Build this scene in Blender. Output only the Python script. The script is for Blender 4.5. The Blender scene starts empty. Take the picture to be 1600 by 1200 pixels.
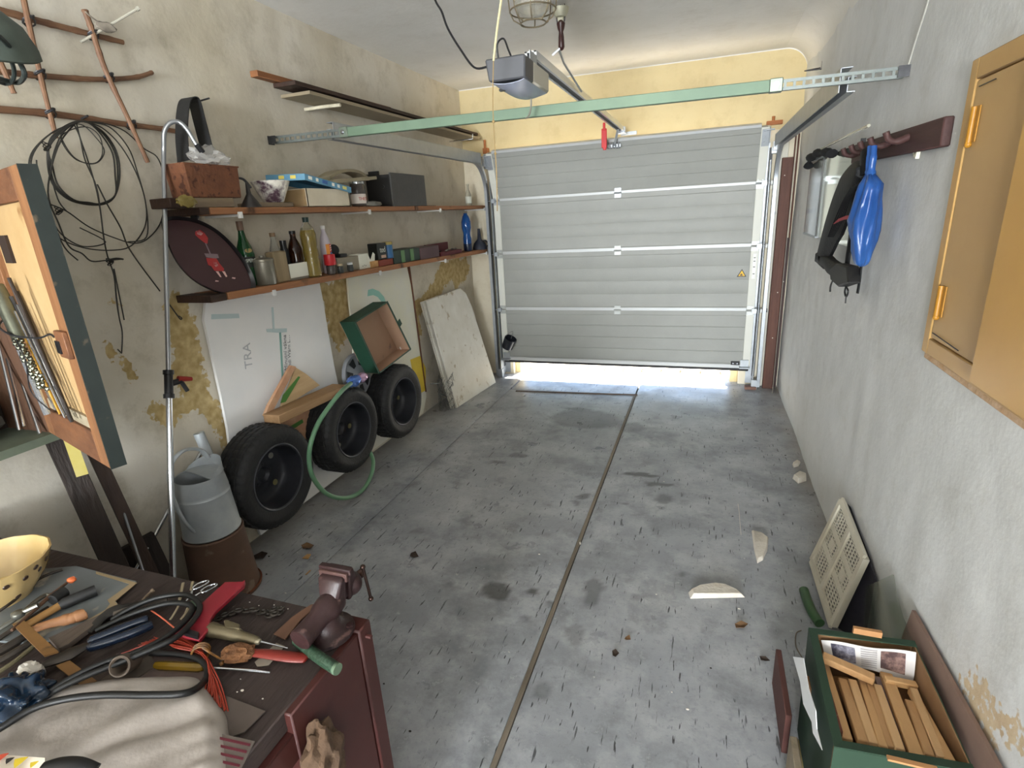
import bpy, bmesh, math, random
import numpy as np
from mathutils import Vector, Matrix, noise
random.seed(7)
S = bpy.context.scene
C = S.collection
PI = math.pi
# ------------------------------------------------------------------ camera, world, lights, exposure
FPX = 842.32                      # focal length in pixels of a 1600 px wide picture
EYE = Vector((0, 0, 1.7))
ROT = Matrix(((0.9430, 0.0490, -0.3283), (0.3268, -0.3027, 0.8935), (-0.0556, -0.9518, -0.3021)))
def orth(m):
    y = Vector((m[1][0], m[1][1], m[1][2])).normalized()
    z = Vector((m[2][0], m[2][1], m[2][2])); z = (z - y * z.dot(y)).normalized()
    x = y.cross(z)
    return Matrix((x, y, z))
ROT = orth(ROT)
cam_d = bpy.data.cameras.new('camera'); cam = bpy.data.objects.new('camera', cam_d); C.objects.link(cam)
cam_d.sensor_width = 36; cam_d.lens = FPX / 1600 * 36; cam_d.clip_start = 0.02
cam.matrix_world = Matrix.Translation(EYE) @ (ROT @ Matrix(((1, 0, 0), (0, -1, 0), (0, 0, -1)))).to_4x4()
S.camera = cam
def P(px, py, X=None, Y=None, Z=None):
    """point of the room seen at a pixel of the photograph, on the plane X=, Y= or Z="""
    r = ROT @ Vector((px - 800, py - 600, FPX))
    t = (X - EYE.x) / r.x if X is not None else (Y - EYE.y) / r.y if Y is not None else (Z - EYE.z) / r.z
    return EYE + r * t
w = bpy.data.worlds.new('sky'); S.world = w; w.use_nodes = True
nt = w.node_tree; bg = nt.nodes['Background']
sky = nt.nodes.new('ShaderNodeTexSky'); sky.sky_type = 'NISHITA'; sky.sun_disc = False
sky.sun_elevation = math.radians(50); sky.sun_rotation = math.radians(30); sky.altitude = 200
nt.links.new(sky.outputs[0], bg.inputs[0]); bg.inputs[1].default_value = 0.6
def sun(rot, e, ang, col):
    d = bpy.data.lights.new('sun', 'SUN'); d.energy = e; d.angle = math.radians(ang); d.color = col
    o = bpy.data.objects.new('sun', d); C.objects.link(o); o.rotation_euler = rot; return o
sun((math.radians(-38), math.radians(12), 0), 55.0, 1.5, (1.0, 0.93, 0.80))
def area(name, loc, rot, sx, sy, e, col=(1, 1, 1)):
    d = bpy.data.lights.new(name, 'AREA'); d.shape = 'RECTANGLE'; d.size = sx; d.size_y = sy; d.energy = e; d.color = col
    o = bpy.data.objects.new(name, d); C.objects.link(o); o.location = loc; o.rotation_euler = rot; return o
# daylight through the wide open doorway behind the camera
area('doorway_daylight', (-0.60, -6.95, 1.25), (math.radians(90), 0, 0), 1.9, 2.2, 980, (0.92, 0.965, 1.0))
# fill light added behind an unseen hole cut for it in the right wall
area('added_side_fill', (0.80, -1.40, 1.80), (math.radians(90), 0, math.radians(90)), 1.3, 0.8, 34, (1.0, 0.975, 0.94))
S.view_settings.view_transform = 'Standard'; S.view_settings.look = 'None'
S.view_settings.exposure = 0.38; S.view_settings.gamma = 1; S.view_settings.use_curve_mapping = False
S.cycles.use_denoising = True
S.cycles.max_bounces = 10; S.cycles.diffuse_bounces = 6
S.cycles.sample_clamp_indirect = 6

# ------------------------------------------------------------------ materials
def lin(h):
    h = h.lstrip('#'); c = [int(h[i:i + 2], 16) / 255 for i in (0, 2, 4)]
    return tuple(x / 12.92 if x <= .04045 else ((x + .055) / 1.055) ** 2.4 for x in c) + (1,)
_m = {}
def new_mat(name):
    m = bpy.data.materials.new(name); m.use_nodes = True
    return m, m.node_tree, m.node_tree.nodes['Principled BSDF']
def M(name, c1, rough=.6, c2=None, scale=8, metal=0, bump=0, stretch=(1, 1, 1), bscale=None, c3=None, spots=0, alpha=1, trans=0, ior=1.45, coat=0, spec=.5, contrast=.5):
    if name in _m: return _m[name]
    m, t, b = new_mat(name); N = t.nodes.new; L = t.links.new
    b.inputs['Base Color'].default_value = lin(c1); b.inputs['Roughness'].default_value = rough
    b.inputs['Metallic'].default_value = metal; b.inputs['Specular IOR Level'].default_value = spec
    b.inputs['Alpha'].default_value = alpha; b.inputs['Transmission Weight'].default_value = trans
    b.inputs['IOR'].default_value = ior; b.inputs['Coat Weight'].default_value = coat
    tc = N('ShaderNodeTexCoord'); mp = N('ShaderNodeMapping'); mp.inputs['Scale'].default_value = stretch
    L(tc.outputs['Object'], mp.inputs[0])
    if c2:
        n = N('ShaderNodeTexNoise'); n.inputs['Scale'].default_value = scale; n.inputs['Detail'].default_value = 6; n.inputs['Roughness'].default_value = .65
        L(mp.outputs[0], n.inputs['Vector'])
        r = N('ShaderNodeValToRGB'); r.color_ramp.elements[0].position = .5 - contrast * .4; r.color_ramp.elements[1].position = .5 + contrast * .4
        r.color_ramp.elements[0].color = lin(c1); r.color_ramp.elements[1].color = lin(c2)
        L(n.outputs['Fac'], r.inputs[0]); out = r.outputs[0]
        if c3:
            n2 = N('ShaderNodeTexNoise'); n2.inputs['Scale'].default_value = scale * 2.3; n2.inputs['Detail'].default_value = 8
            L(tc.outputs['Object'], n2.inputs['Vector'])
            r2 = N('ShaderNodeValToRGB'); r2.color_ramp.elements[0].position = 1 - spots - .04; r2.color_ramp.elements[1].position = 1 - spots + .03
            L(n2.outputs['Fac'], r2.inputs[0])
            mx = N('ShaderNodeMixRGB'); mx.inputs[2].default_value = lin(c3)
            L(r2.outputs[0], mx.inputs[0]); L(out, mx.inputs[1]); out = mx.outputs[0]
        L(out, b.inputs['Base Color'])
    if bump:
        n = N('ShaderNodeTexNoise'); n.inputs['Scale'].default_value = bscale or scale * 3; n.inputs['Detail'].default_value = 5
        L(mp.outputs[0], n.inputs['Vector'])
        bp = N('ShaderNodeBump'); bp.inputs['Strength'].default_value = bump; bp.inputs['Distance'].default_value = .01
        L(n.outputs['Fac'], bp.inputs['Height']); L(bp.outputs[0], b.inputs['Normal'])
    _m[name] = m; return m
def wood(name, c1, c2, axis=1, scale=14, rough=.65, bump=.25, c3=None, spots=0):
    s = [9, 9, 9]; s[axis] = .8
    return M(name, c1, rough, c2, scale=scale / 6, bump=bump, stretch=tuple(s), bscale=scale / 2, c3=c3, spots=spots, contrast=.6)

# ------------------------------------------------------------------ mesh builder
class MB:
    def __init__(s): s.v = []; s.f = []; s.m = []; s.cur = 0; s.T = None
    def add(s, vs, fs, T=None):
        o = len(s.v)
        for p in vs:
            p = Vector(p)
            if T is not None: p = T @ p
            if s.T is not None: p = s.T @ p
            s.v.append(p)
        for f in fs: s.f.append(tuple(i + o for i in f)); s.m.append(s.cur)
        return s
    def hexa(s, p):   # bottom 4, top 4
        return s.add(p, [(3, 2, 1, 0), (4, 5, 6, 7), (0, 1, 5, 4), (1, 2, 6, 5), (2, 3, 7, 6), (3, 0, 4, 7)])
    def box(s, c, d, T=None):
        x, y, z = d[0] / 2, d[1] / 2, d[2] / 2
        p = [Vector(c) + Vector(q) for q in ((-x, -y, -z), (x, -y, -z), (x, y, -z), (-x, y, -z), (-x, -y, z), (x, -y, z), (x, y, z), (-x, y, z))]
        return s.add(p, [(3, 2, 1, 0), (4, 5, 6, 7), (0, 1, 5, 4), (1, 2, 6, 5), (2, 3, 7, 6), (3, 0, 4, 7)], T)
    def bx(s, x0, x1, y0, y1, z0, z1): return s.box(((x0 + x1) / 2, (y0 + y1) / 2, (z0 + z1) / 2), (abs(x1 - x0), abs(y1 - y0), abs(z1 - z0)))
    def beam(s, a, b, wd, th, up=(0, 0, 1)):   # plank from a to b, width wd across, thickness th along up
        a, b = Vector(a), Vector(b); d = (b - a).normalized(); u = Vector(up); u = (u - d * u.dot(d)).normalized(); r = d.cross(u)
        q = [r * (-wd / 2) - u * th / 2, r * (wd / 2) - u * th / 2, r * (wd / 2) + u * th / 2, r * (-wd / 2) + u * th / 2]
        return s.add([a + k for k in q] + [b + k for k in q], [(0, 1, 2, 3), (7, 6, 5, 4), (1, 0, 4, 5), (2, 1, 5, 6), (3, 2, 6, 7), (0, 3, 7, 4)])
    def tube(s, pts, r, n=8, closed=False, cap=True, flat=1, up=None):
        pts = [Vector(p) for p in pts]; k = len(pts); rs = r if isinstance(r, (list, tuple)) else [r] * k
        base = len(s.v); prev = None; vs = []
        for i, p in enumerate(pts):
            if closed: d = pts[(i + 1) % k] - pts[i - 1]
            else: d = pts[min(i + 1, k - 1)] - pts[max(i - 1, 0)]
            if d.length < 1e-9: d = Vector((0, 0, 1))
            d.normalize()
            if up is not None: u = Vector(up)
            elif prev is not None: u = prev
            else: u = Vector((0, 0, 1)) if abs(d.z) < .9 else Vector((0, 1, 0))
            u = (u - d * u.dot(d))
            if u.length < 1e-6: u = d.orthogonal()
            u.normalize(); prev = u; rr = d.cross(u)
            for j in range(n):
                a = 2 * PI * j / n
                vs.append(p + rr * (math.cos(a) * rs[i]) + u * (math.sin(a) * rs[i] * flat))
        fs = []
        for i in range(k if closed else k - 1):
            for j in range(n):
                a, b = i * n + j, i * n + (j + 1) % n; c, d2 = ((i + 1) % k) * n + (j + 1) % n, ((i + 1) % k) * n + j
                fs.append((a, b, c, d2))
        if cap and not closed: fs.append(tuple(range(n - 1, -1, -1))); fs.append(tuple((k - 1) * n + j for j in range(n)))
        return s.add(vs, fs)
    def lathe(s, prof, o=(0, 0, 0), n=24, T=None, ang=0, wob=None, cap=True):
        vs = []; fs = []
        for i, (r, z) in enumerate(prof):
            for j in range(n):
                a = 2 * PI * j / n + ang; rr = r * (wob(a, z) if wob else 1)
                vs.append(Vector((math.cos(a) * rr, math.sin(a) * rr, z)))
        k = len(prof)
        for i in range(k - 1):
            for j in range(n): fs.append((i * n + j, i * n + (j + 1) % n, (i + 1) * n + (j + 1) % n, (i + 1) * n + j))
        if cap and prof[0][0] > 1e-5: fs.append(tuple(range(n - 1, -1, -1)))
        if cap and prof[-1][0] > 1e-5: fs.append(tuple((k - 1) * n + j for j in range(n)))
        TT = Matrix.Translation(Vector(o)) @ (T if T is not None else Matrix.Identity(4))
        return s.add(vs, fs, TT)
    def prism(s, poly, nrm):   # polygon (3-D points) extruded along nrm
        k = len(poly); n = Vector(nrm); a = [Vector(p) for p in poly]
        return s.add(a + [p + n for p in a], [tuple(range(k - 1, -1, -1)), tuple(range(k, 2 * k))] + [(i, (i + 1) % k, k + (i + 1) % k, k + i) for i in range(k)])
    def grid(s, fn, nu, nv, flip=False):
        vs = [fn(i / nu, j / nv) for j in range(nv + 1) for i in range(nu + 1)]; fs = []
        for j in range(nv):
            for i in range(nu):
                a = j * (nu + 1) + i; q = (a, a + 1, a + nu + 2, a + nu + 1); fs.append(q[::-1] if flip else q)
        return s.add(vs, fs)
    def sheet(s, fn, nu, nv, nrm):   # a grid with thickness: two skins and a rim
        n = Vector(nrm); o = [fn(i / nu, j / nv) for j in range(nv + 1) for i in range(nu + 1)]; W = nu + 1; K = W * (nv + 1); fs = []
        for j in range(nv):
            for i in range(nu):
                a = j * W + i; fs.append((a, a + 1, a + W + 1, a + W)); fs.append((K + a + W, K + a + W + 1, K + a + 1, K + a))
        for i in range(nu): fs.append((i + 1, i, K + i, K + i + 1)); a = nv * W + i; fs.append((a, a + 1, K + a + 1, K + a))
        for j in range(nv): a = j * W; fs.append((a, a + W, K + a + W, K + a)); a = j * W + nu; fs.append((a + W, a, K + a, K + a + W))
        return s.add([Vector(p) for p in o] + [Vector(p) - n for p in o], fs)
    def ball(s, c, r, sub=2, sc=(1, 1, 1), nz=0, nf=4, T=None, seed=0):
        bm = bmesh.new(); bmesh.ops.create_icosphere(bm, subdivisions=sub, radius=1)
        vs = []
        for v in bm.verts:
            q = v.co.copy(); k = 1 + nz * noise.noise(q * nf + Vector((seed, seed * 1.7, 0)))
            q = Vector((q.x * sc[0], q.y * sc[1], q.z * sc[2])) * (r * k)
            if T is not None: q = T @ q
            vs.append(q + Vector(c))
        fs = [tuple(v.index for v in f.verts) for f in bm.faces]; bm.free()
        return s.add(vs, fs)
def Rot(x=0, y=0, z=0):
    return Matrix.Rotation(math.radians(z), 4, 'Z') @ Matrix.Rotation(math.radians(y), 4, 'Y') @ Matrix.Rotation(math.radians(x), 4, 'X')
def Tr(p, x=0, y=0, z=0): return Matrix.Translation(Vector(p)) @ Rot(x, y, z)
def along(d, up=(0, 0, 1)):   # 4x4 whose local Z points along d
    z = Vector(d).normalized(); u = Vector(up)
    if abs(z.dot(u.normalized())) > .99: u = Vector((0, 1, 0))
    x = u.cross(z).normalized(); y = z.cross(x)
    return Matrix((x, y, z)).transposed().to_4x4()
def spl(pts, n=8, closed=False):   # smooth curve through points
    pts = [Vector(p) for p in pts]; k = len(pts); out = []
    rng = range(k if closed else k - 1)
    for i in rng:
        if closed: a, b, c, d = pts[i - 1], pts[i], pts[(i + 1) % k], pts[(i + 2) % k]
        else: a, b, c, d = pts[max(i - 1, 0)], pts[i], pts[i + 1], pts[min(i + 2, k - 1)]
        for j in range(n):
            t = j / n
            out.append(.5 * ((2 * b) + (c - a) * t + (2 * a - 5 * b + 4 * c - d) * t * t + (3 * b - a - 3 * c + d) * t ** 3))
    if not closed: out.append(pts[-1])
    return out
WO = {}
def emit(name, mb, mat, parent=None, bev=0, smooth=40, org=None, fix=True, sub=0):
    mats = mat if isinstance(mat, list) else [mat]
    me = bpy.data.meshes.new(name)
    if org is None:
        lo = Vector([min(p[i] for p in mb.v) for i in range(3)]); hi = Vector([max(p[i] for p in mb.v) for i in range(3)])
        org = Vector(((lo.x + hi.x) / 2, (lo.y + hi.y) / 2, lo.z))
    org = Vector(org)
    me.from_pydata([tuple(p - org) for p in mb.v], [], mb.f)
    if len(mats) > 1: me.polygons.foreach_set('material_index', mb.m)
    if fix or bev:
        bm = bmesh.new(); bm.from_mesh(me)
        if fix: bmesh.ops.recalc_face_normals(bm, faces=bm.faces)
        if bev:
            ed = [e for e in bm.edges if len(e.link_faces) == 2 and e.calc_face_angle(0) > .6]
            bmesh.ops.bevel(bm, geom=ed, offset=bev, segments=1, affect='EDGES', clamp_overlap=True)
        bm.to_mesh(me); bm.free()
    me.update()
    if smooth:
        me.shade_smooth(); me.set_sharp_from_angle(angle=math.radians(smooth))
    for m in mats: me.materials.append(m)
    o = bpy.data.objects.new(name, me); C.objects.link(o)
    if parent is not None: o.parent = parent; o.location = org - WO[parent.name]
    else: o.location = org
    WO[o.name] = org
    return o
def tag(o, label=None, cat=None, group=None, kind=None):
    if label: o['label'] = label
    if cat: o['category'] = cat
    if group: o['group'] = group
    if kind: o['kind'] = kind
    return o
def thing(name, loc, label, cat, group=None):
    o = bpy.data.objects.new(name, None); C.objects.link(o); o.location = Vector(loc); o.empty_display_size = .05
    WO[o.name] = Vector(loc); return tag(o, label, cat, group)
def solo(name, mb, mat, label, cat, group=None, **k): return tag(emit(name, mb, mat, **k), label, cat, group)
def struct(name, mb, mat, parent=None, label=None, **k):
    o = emit(name, mb, mat, parent, **k)
    if parent is None: tag(o, label, None, None, 'structure')
    return o
def text(name, body, size, M4, mat, parent, ext=.0006, align='CENTER', sx=1):
    cu = bpy.data.curves.new(name, 'FONT'); cu.body = body; cu.size = size; cu.extrude = ext; cu.align_x = align; cu.align_y = 'CENTER'
    o = bpy.data.objects.new(name + '_tmp', cu); C.objects.link(o)
    dg = bpy.context.evaluated_depsgraph_get(); me = bpy.data.meshes.new_from_object(o.evaluated_get(dg))
    bpy.data.objects.remove(o); me.name = name
    me.transform(Matrix.Diagonal((sx, 1, 1, 1))); W = M4.to_translation(); R4 = M4.to_3x3().to_4x4(); me.transform(R4)
    me.materials.clear(); me.materials.append(mat)
    q = bpy.data.objects.new(name, me); C.objects.link(q); q.parent = parent; q.location = W - WO[parent.name]; WO[q.name] = W
    return q
def frame(o, right, up):
    r = Vector(right).normalized(); u = Vector(up); u = (u - r * u.dot(r)).normalized(); n = r.cross(u)
    m = Matrix((r, u, n)).transposed().to_4x4(); m.translation = Vector(o); return m

# ------------------------------------------------------------------ room
XL, XR, YF, YB = -2.36, 0.69, 5.40, -7.0
ZS = 0.80
def inside(poly, y, z):
    c = False; k = len(poly); j = k - 1
    for i in range(k):
        a, b = poly[i], poly[j]
        if (a[1] > z) != (b[1] > z) and y < (b[0] - a[0]) * (z - a[1]) / (b[1] - a[1]) + a[0]: c = not c
        j = i
    return c
def sdist(poly, y, z):
    d = 9; k = len(poly)
    for i in range(k):
        ax, ay = poly[i]; bx_, by = poly[(i + 1) % k]; dx, dy = bx_ - ax, by - ay
        t = max(0, min(1, ((y - ax) * dx + (z - ay) * dy) / (dx * dx + dy * dy + 1e-9)))
        d = min(d, math.hypot(y - ax - dx * t, z - ay - dy * t))
    return -d if inside(poly, y, z) else d
def lw(px, py, off=0): p = P(px, py, X=XL + off); return p
def wallpoly(pts): return [(lambda q: (q.y, q.z))(P(a, b, X=XL)) for a, b in pts]
bare = [wallpoly(q) for q in (
    [(258, 478), (292, 468), (304, 500), (312, 540), (318, 575), (330, 612), (345, 640), (356, 672), (352, 700), (340, 690), (330, 655), (306, 640), (285, 648), (262, 664), (238, 655), (226, 640), (244, 630), (262, 628), (280, 610), (270, 580), (265, 540)],
    [(262, 462), (278, 452), (284, 470), (268, 480)],
    [(345, 655), (360, 650), (366, 720), (350, 742), (342, 720)],
    [(502, 446), (542, 432), (548, 470), (552, 520), (530, 548), (514, 520), (508, 480)],
    [(690, 408), (728, 400), (733, 420), (726, 440), (712, 452), (706, 436), (692, 456), (676, 470), (664, 478), (650, 500), (641, 490), (644, 470), (662, 462), (676, 440)],
    [(641, 470), (652, 480), (658, 530), (648, 545), (642, 520)],
    [(182, 560), (200, 562), (216, 584), (206, 594), (190, 580)],
    [(168, 540), (184, 546), (178, 556), (168, 552)],
    [(170, 468), (190, 470), (184, 480), (170, 478)])]
bb = [(min(p[0] for p in q) - .2, max(p[0] for p in q) + .2, min(p[1] for p in q) - .2, max(p[1] for p in q) + .2) for q in bare]
def bare_field(y, z):
    d = .2
    for q, b in zip(bare, bb):
        if b[0] < y < b[1] and b[2] < z < b[3]: d = min(d, sdist(q, y, z))
    d += .035 * noise.noise(Vector((y * 9, z * 9, 3))) + .02 * noise.noise(Vector((y * 28, z * 28, 1)))
    return max(0, min(1, .5 - d / .12))
def wall_mat(name, base, tint, dirt, bare_c=None, yel=None):
    m, t, b = new_mat(name); N = t.nodes.new; L = t.links.new
    tc = N('ShaderNodeTexCoord'); n = N('ShaderNodeTexNoise'); n.inputs['Scale'].default_value = 1.1; n.inputs['Detail'].default_value = 8; n.inputs['Roughness'].default_value = .6
    L(tc.outputs['Object'], n.inputs['Vector'])
    r = N('ShaderNodeValToRGB'); r.color_ramp.elements[0].position = .35; r.color_ramp.elements[1].position = .65
    r.color_ramp.elements[0].color = lin(base); r.color_ramp.elements[1].color = lin(tint); L(n.outputs['Fac'], r.inputs[0])
    n2 = N('ShaderNodeTexNoise'); n2.inputs['Scale'].default_value = 5; n2.inputs['Detail'].default_value = 12; n2.inputs['Roughness'].default_value = .72
    L(tc.outputs['Object'], n2.inputs['Vector'])
    r2 = N('ShaderNodeValToRGB'); r2.color_ramp.elements[0].position = .50; r2.color_ramp.elements[1].position = .76
    r2.color_ramp.elements[1].color = (.7, .7, .7, 1); L(n2.outputs['Fac'], r2.inputs[0])
    mx = N('ShaderNodeMixRGB'); mx.inputs[2].default_value = lin(dirt); L(r2.outputs[0], mx.inputs[0]); L(r.outputs[0], mx.inputs[1]); out = mx.outputs[0]
    # grime near the foot of the wall
    if bare_c:
        at = N('ShaderNodeAttribute'); at.attribute_name = 'bare'
        n3 = N('ShaderNodeTexNoise'); n3.inputs['Scale'].default_value = 38; n3.inputs['Detail'].default_value = 6; L(tc.outputs['Object'], n3.inputs['Vector'])
        ad = N('ShaderNodeMath'); ad.operation = 'ADD'; L(at.outputs['Fac'], ad.inputs[0])
        ml = N('ShaderNodeMath'); ml.operation = 'MULTIPLY_ADD'; ml.inputs[1].default_value = .9; ml.inputs[2].default_value = -.45; L(n3.outputs['Fac'], ml.inputs[0]); L(ml.outputs[0], ad.inputs[1])
        r3 = N('ShaderNodeValToRGB'); r3.color_ramp.elements[0].position = .47; r3.color_ramp.elements[1].position = .53; L(ad.outputs[0], r3.inputs[0])
        n4 = N('ShaderNodeTexNoise'); n4.inputs['Scale'].default_value = 24; n4.inputs['Detail'].default_value = 8; L(tc.outputs['Object'], n4.inputs['Vector'])
        r4 = N('ShaderNodeValToRGB'); r4.color_ramp.elements[0].position = .35; r4.color_ramp.elements[1].position = .68
        r4.color_ramp.elements[0].color = lin(bare_c[0]); r4.color_ramp.elements[1].color = lin(bare_c[1]); L(n4.outputs['Fac'], r4.inputs[0])
        m2 = N('ShaderNodeMixRGB'); L(r3.outputs[0], m2.inputs[0]); L(out, m2.inputs[1]); L(r4.outputs[0], m2.inputs[2]); out = m2.outputs[0]
    L(out, b.inputs['Base Color']); b.inputs['Roughness'].default_value = .93; b.inputs['Specular IOR Level'].default_value = .2
    bp = N('ShaderNodeBump'); bp.inputs['Strength'].default_value = .22; bp.inputs['Distance'].default_value = .007
    n5 = N('ShaderNodeTexNoise'); n5.inputs['Scale'].default_value = 26; n5.inputs['Detail'].default_value = 8; n5.inputs['Roughness'].default_value = .6; L(tc.outputs['Object'], n5.inputs['Vector'])
    L(n5.outputs['Fac'], bp.inputs['Height']); L(bp.outputs[0], b.inputs['Normal'])
    return m
m_wl = wall_mat('plaster_left', '#bfb6a2', '#cfc9bc', '#958b76', ('#a08a5a', '#c2ad80'))
m_wr = wall_mat('plaster_right', '#cbcccb', '#d6d7d7', '#bdbcb7', ('#bfa98c', '#cdbb9e'))
m_wf = wall_mat('plaster_front', '#c8b58a', '#d0c098', '#b5a27a')  # yellower than the piers, warm sun bounce put into the colour
m_wp = wall_mat('plaster_piers', '#d3c9b2', '#dad2be', '#bcae92')
m_ce = wall_mat('plaster_ceiling', '#d6d4ce', '#e0deda', '#cbc7bf')
def plaster_wall(name, X, y0, y1, z0, z1, st, sgn, field, mat, relief, hole=None):
    ny, nz = int((y1 - y0) / st), int((z1 - z0) / st); vs = []; at = []
    for j in range(nz + 1):
        for i in range(ny + 1):
            y = y0 + (y1 - y0) * i / ny; z = z0 + (z1 - z0) * j / nz; f = field(y, z)
            u = .008 * noise.noise(Vector((y * 1.3, z * 1.3, 5))) + .003 * noise.noise(Vector((y * 7, z * 7, 2)))
            vs.append((X + sgn * (u - relief * (1 if f > .5 else f * .6)), y, z)); at.append(f)
    mb = MB(); W = ny + 1
    inh = lambda i, j: hole and hole[0] < y0 + (y1 - y0) * (i + .5) / ny < hole[1] and hole[2] < z0 + (z1 - z0) * (j + .5) / nz < hole[3]
    mb.add(vs, [(j * W + i, j * W + i + 1, (j + 1) * W + i + 1, (j + 1) * W + i) for j in range(nz) for i in range(ny) if not inh(i, j)])
    # back skin so that the wall has thickness
    T = .25 * sgn
    if hole: mb.add([(X - T, a, b_) for a, b_ in ((y0, z0), (y1, z0), (y1, z1), (y0, z1), (hole[0], hole[2]), (hole[1], hole[2]), (hole[1], hole[3]), (hole[0], hole[3]))], [(0, 1, 5, 4), (1, 2, 6, 5), (2, 3, 7, 6), (3, 0, 4, 7)])
    else: mb.add([(X - T, y0, z0), (X - T, y1, z0), (X - T, y1, z1), (X - T, y0, z1)], [(0, 1, 2, 3)])
    me_o = struct(name, mb, mat, org=(X, 0, 0), smooth=60, fix=False)
    a = me_o.data.attributes.new('bare', 'FLOAT', 'POINT'); a.data.foreach_set('value', at + [0] * (8 if hole else 4))
    return me_o
W_ = plaster_wall('wall_left', XL, YB, YF + .3, -.1, 3.0, .02, 1, bare_field, m_wl, .006)
tag(W_, 'cream plastered left wall with crumbling ochre patches')
rb = [[(p.y, p.z) for p in (P(a, b, X=XR) for a, b in q)] for q in ([(1490, 1060), (1530, 1040), (1560, 1090), (1600, 1160), (1600, 1200), (1560, 1160)], [(1505, 1085), (1515, 1080), (1560, 1190), (1540, 1180)], [(1455, 1165), (1500, 1150), (1530, 1230), (1450, 1240)])]
def rfield(y, z):
    if z > .9 or y > 2.4: return 0
    d = min(sdist(q, y, z) for q in rb) + .05 * noise.noise(Vector((y * 8, z * 8, 3)))
    return max(0, min(.56, .42 - d / .15))
W_ = plaster_wall('wall_right', XR, YB, YF + .3, -.1, 3.0, .03, -1, rfield, m_wr, .002, (-2.1, -.7, 1.35, 2.25))  # last argument: unseen opening added to let the side fill in
tag(W_, 'plain grey white plastered right wall')
# front wall with the door opening
OX0, OX1, OZ = -1.95, .345, 2.24
mb = MB(); mb.bx(XL - .1, OX0, YF, YF + .25, -.1, OZ); mb.bx(OX1, XR + .1, YF, YF + .25, -.1, OZ); mb.cur = 1; mb.bx(XL - .1, XR + .1, YF, YF + .25, OZ, 3.0)
struct('wall_front', mb, [m_wp, m_wf], label='cream yellow front wall around the garage door', smooth=0)
mb = MB(); mb.bx(XL - .1, -1.58, YB - .25, YB, -.1, 3.0)
mb.bx(-1.58, .38, YB - .25, YB, 2.36, 3.0); mb.bx(.38, XR + .1, YB - .25, YB, -.1, 3.0)
struct('wall_back', mb, m_wr, label='back wall behind the viewer with an open doorway', smooth=0)
# ceiling with soft coves towards the right and the front wall
def ceil_z(x, y):
    z = 2.865 - .03 * (x - XL) / 3.05
    d = XR - x; R = .17
    if d < R: z -= R - math.sqrt(max(0, R * R - (R - d) ** 2))
    d = YF - y; R2 = .008
    if d < R2: z -= R2 - math.sqrt(max(0, R2 * R2 - (R2 - d) ** 2))
    return z
mb = MB(); mb.grid(lambda u, v: (XL - .05 + (XR - .17 - XL + .05) * u, YB - .05 + (YF - .008 - YB + .05) * v, ceil_z(XL + (XR - .17 - XL) * u, YB + (YF - .008 - YB) * v) + .004 * noise.noise(Vector((u * 3, v * 5, 0)))), 16, 24)
mb.bx(XL - .2, XR + .2, YB - .2, YF + .3, 3.0, 3.1)
struct('ceiling', mb, m_ce, label='off white plastered ceiling', smooth=60, fix=False)
mb = MB(); mb.grid(lambda u, v: (lambda x, y: (x, y, ceil_z(x, y)))(XR - .17 * (1 - math.sin(u * PI / 2)), YB - .05 + (YF - .008 - YB + .05) * v), 10, 24)
struct('trim_1', mb, m_ce, label='rounded plaster edge between ceiling and right wall', smooth=60, fix=False)
mb = MB(); mb.grid(lambda u, v: (lambda x, y: (x, y, ceil_z(x, y)))((XL - .02 + (XR - .17 - XL + .02) * u / .5) if u < .5 else (XR - .17 * (1 - math.sin((u - .5) * PI))), YF - .008 * (1 - math.sin(v * PI / 2))), 20, 6)
struct('trim_2', mb, m_ce, label='rounded plaster edge between ceiling and front wall', smooth=60, fix=False)

# ------------------------------------------------------------------ floor
def F(px, py, z=0): return P(px, py, Z=z)
JX0, JX1 = F(998, 602), F(770, 1200)          # the joint with its strip
def jx(y): return JX0.x + (JX1.x - JX0.x) * (y - JX0.y) / (JX1.y - JX0.y)
SX = F(640, 755).x
stains = []   # (x, y, rx, ry, strength, angle)
for (a, b, rx, ry, k) in ((775, 925, .075, .06, .75), (832, 926, .035, .025, .8), (862, 942, .02, .02, .6), (927, 925, .04, .10, .5), (898, 992, .035, .06, .4), (915, 655, .30, .20, .55), (985, 668, .12, .10, .4),
                          (1000, 742, .12, .03, .75), (1030, 757, .10, .03, .7), (1038, 780, .05, .06, .5), (913, 777, .035, .035, .6), (897, 785, .02, .02, .5), (977, 788, .03, .02, .5), (776, 723, .06, .03, .5), (808, 712, .07, .035, .5),
                          (1063, 898, .02, .018, .5), (850, 1080, .03, .02, .4), (1127, 932, .03, .03, .2), (650, 830, .04, .03, .3), (700, 918, .03, .025, .4), (905, 640, .12, .05, .5), (820, 965, .02, .02, .35), (992, 932, .03, .02, .3)):
    q = F(a, b); stains.append((q.x, q.y, rx, ry, k))
def stain(x, y):
    s = 0; wx = x + .03 * noise.noise(Vector((x * 14, y * 14, 0))); wy = y + .03 * noise.noise(Vector((x * 14, y * 14, 7)))
    for (a, b, rx, ry, k) in stains:
        d = math.hypot((wx - a) / rx, (wy - b) / ry)
        if d < 1.3: s = max(s, k * max(0, min(1, (1.15 - d) * 4)))
    return s
m_fl, t, b = new_mat('worn_concrete'); N = t.nodes.new; L = t.links.new
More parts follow.
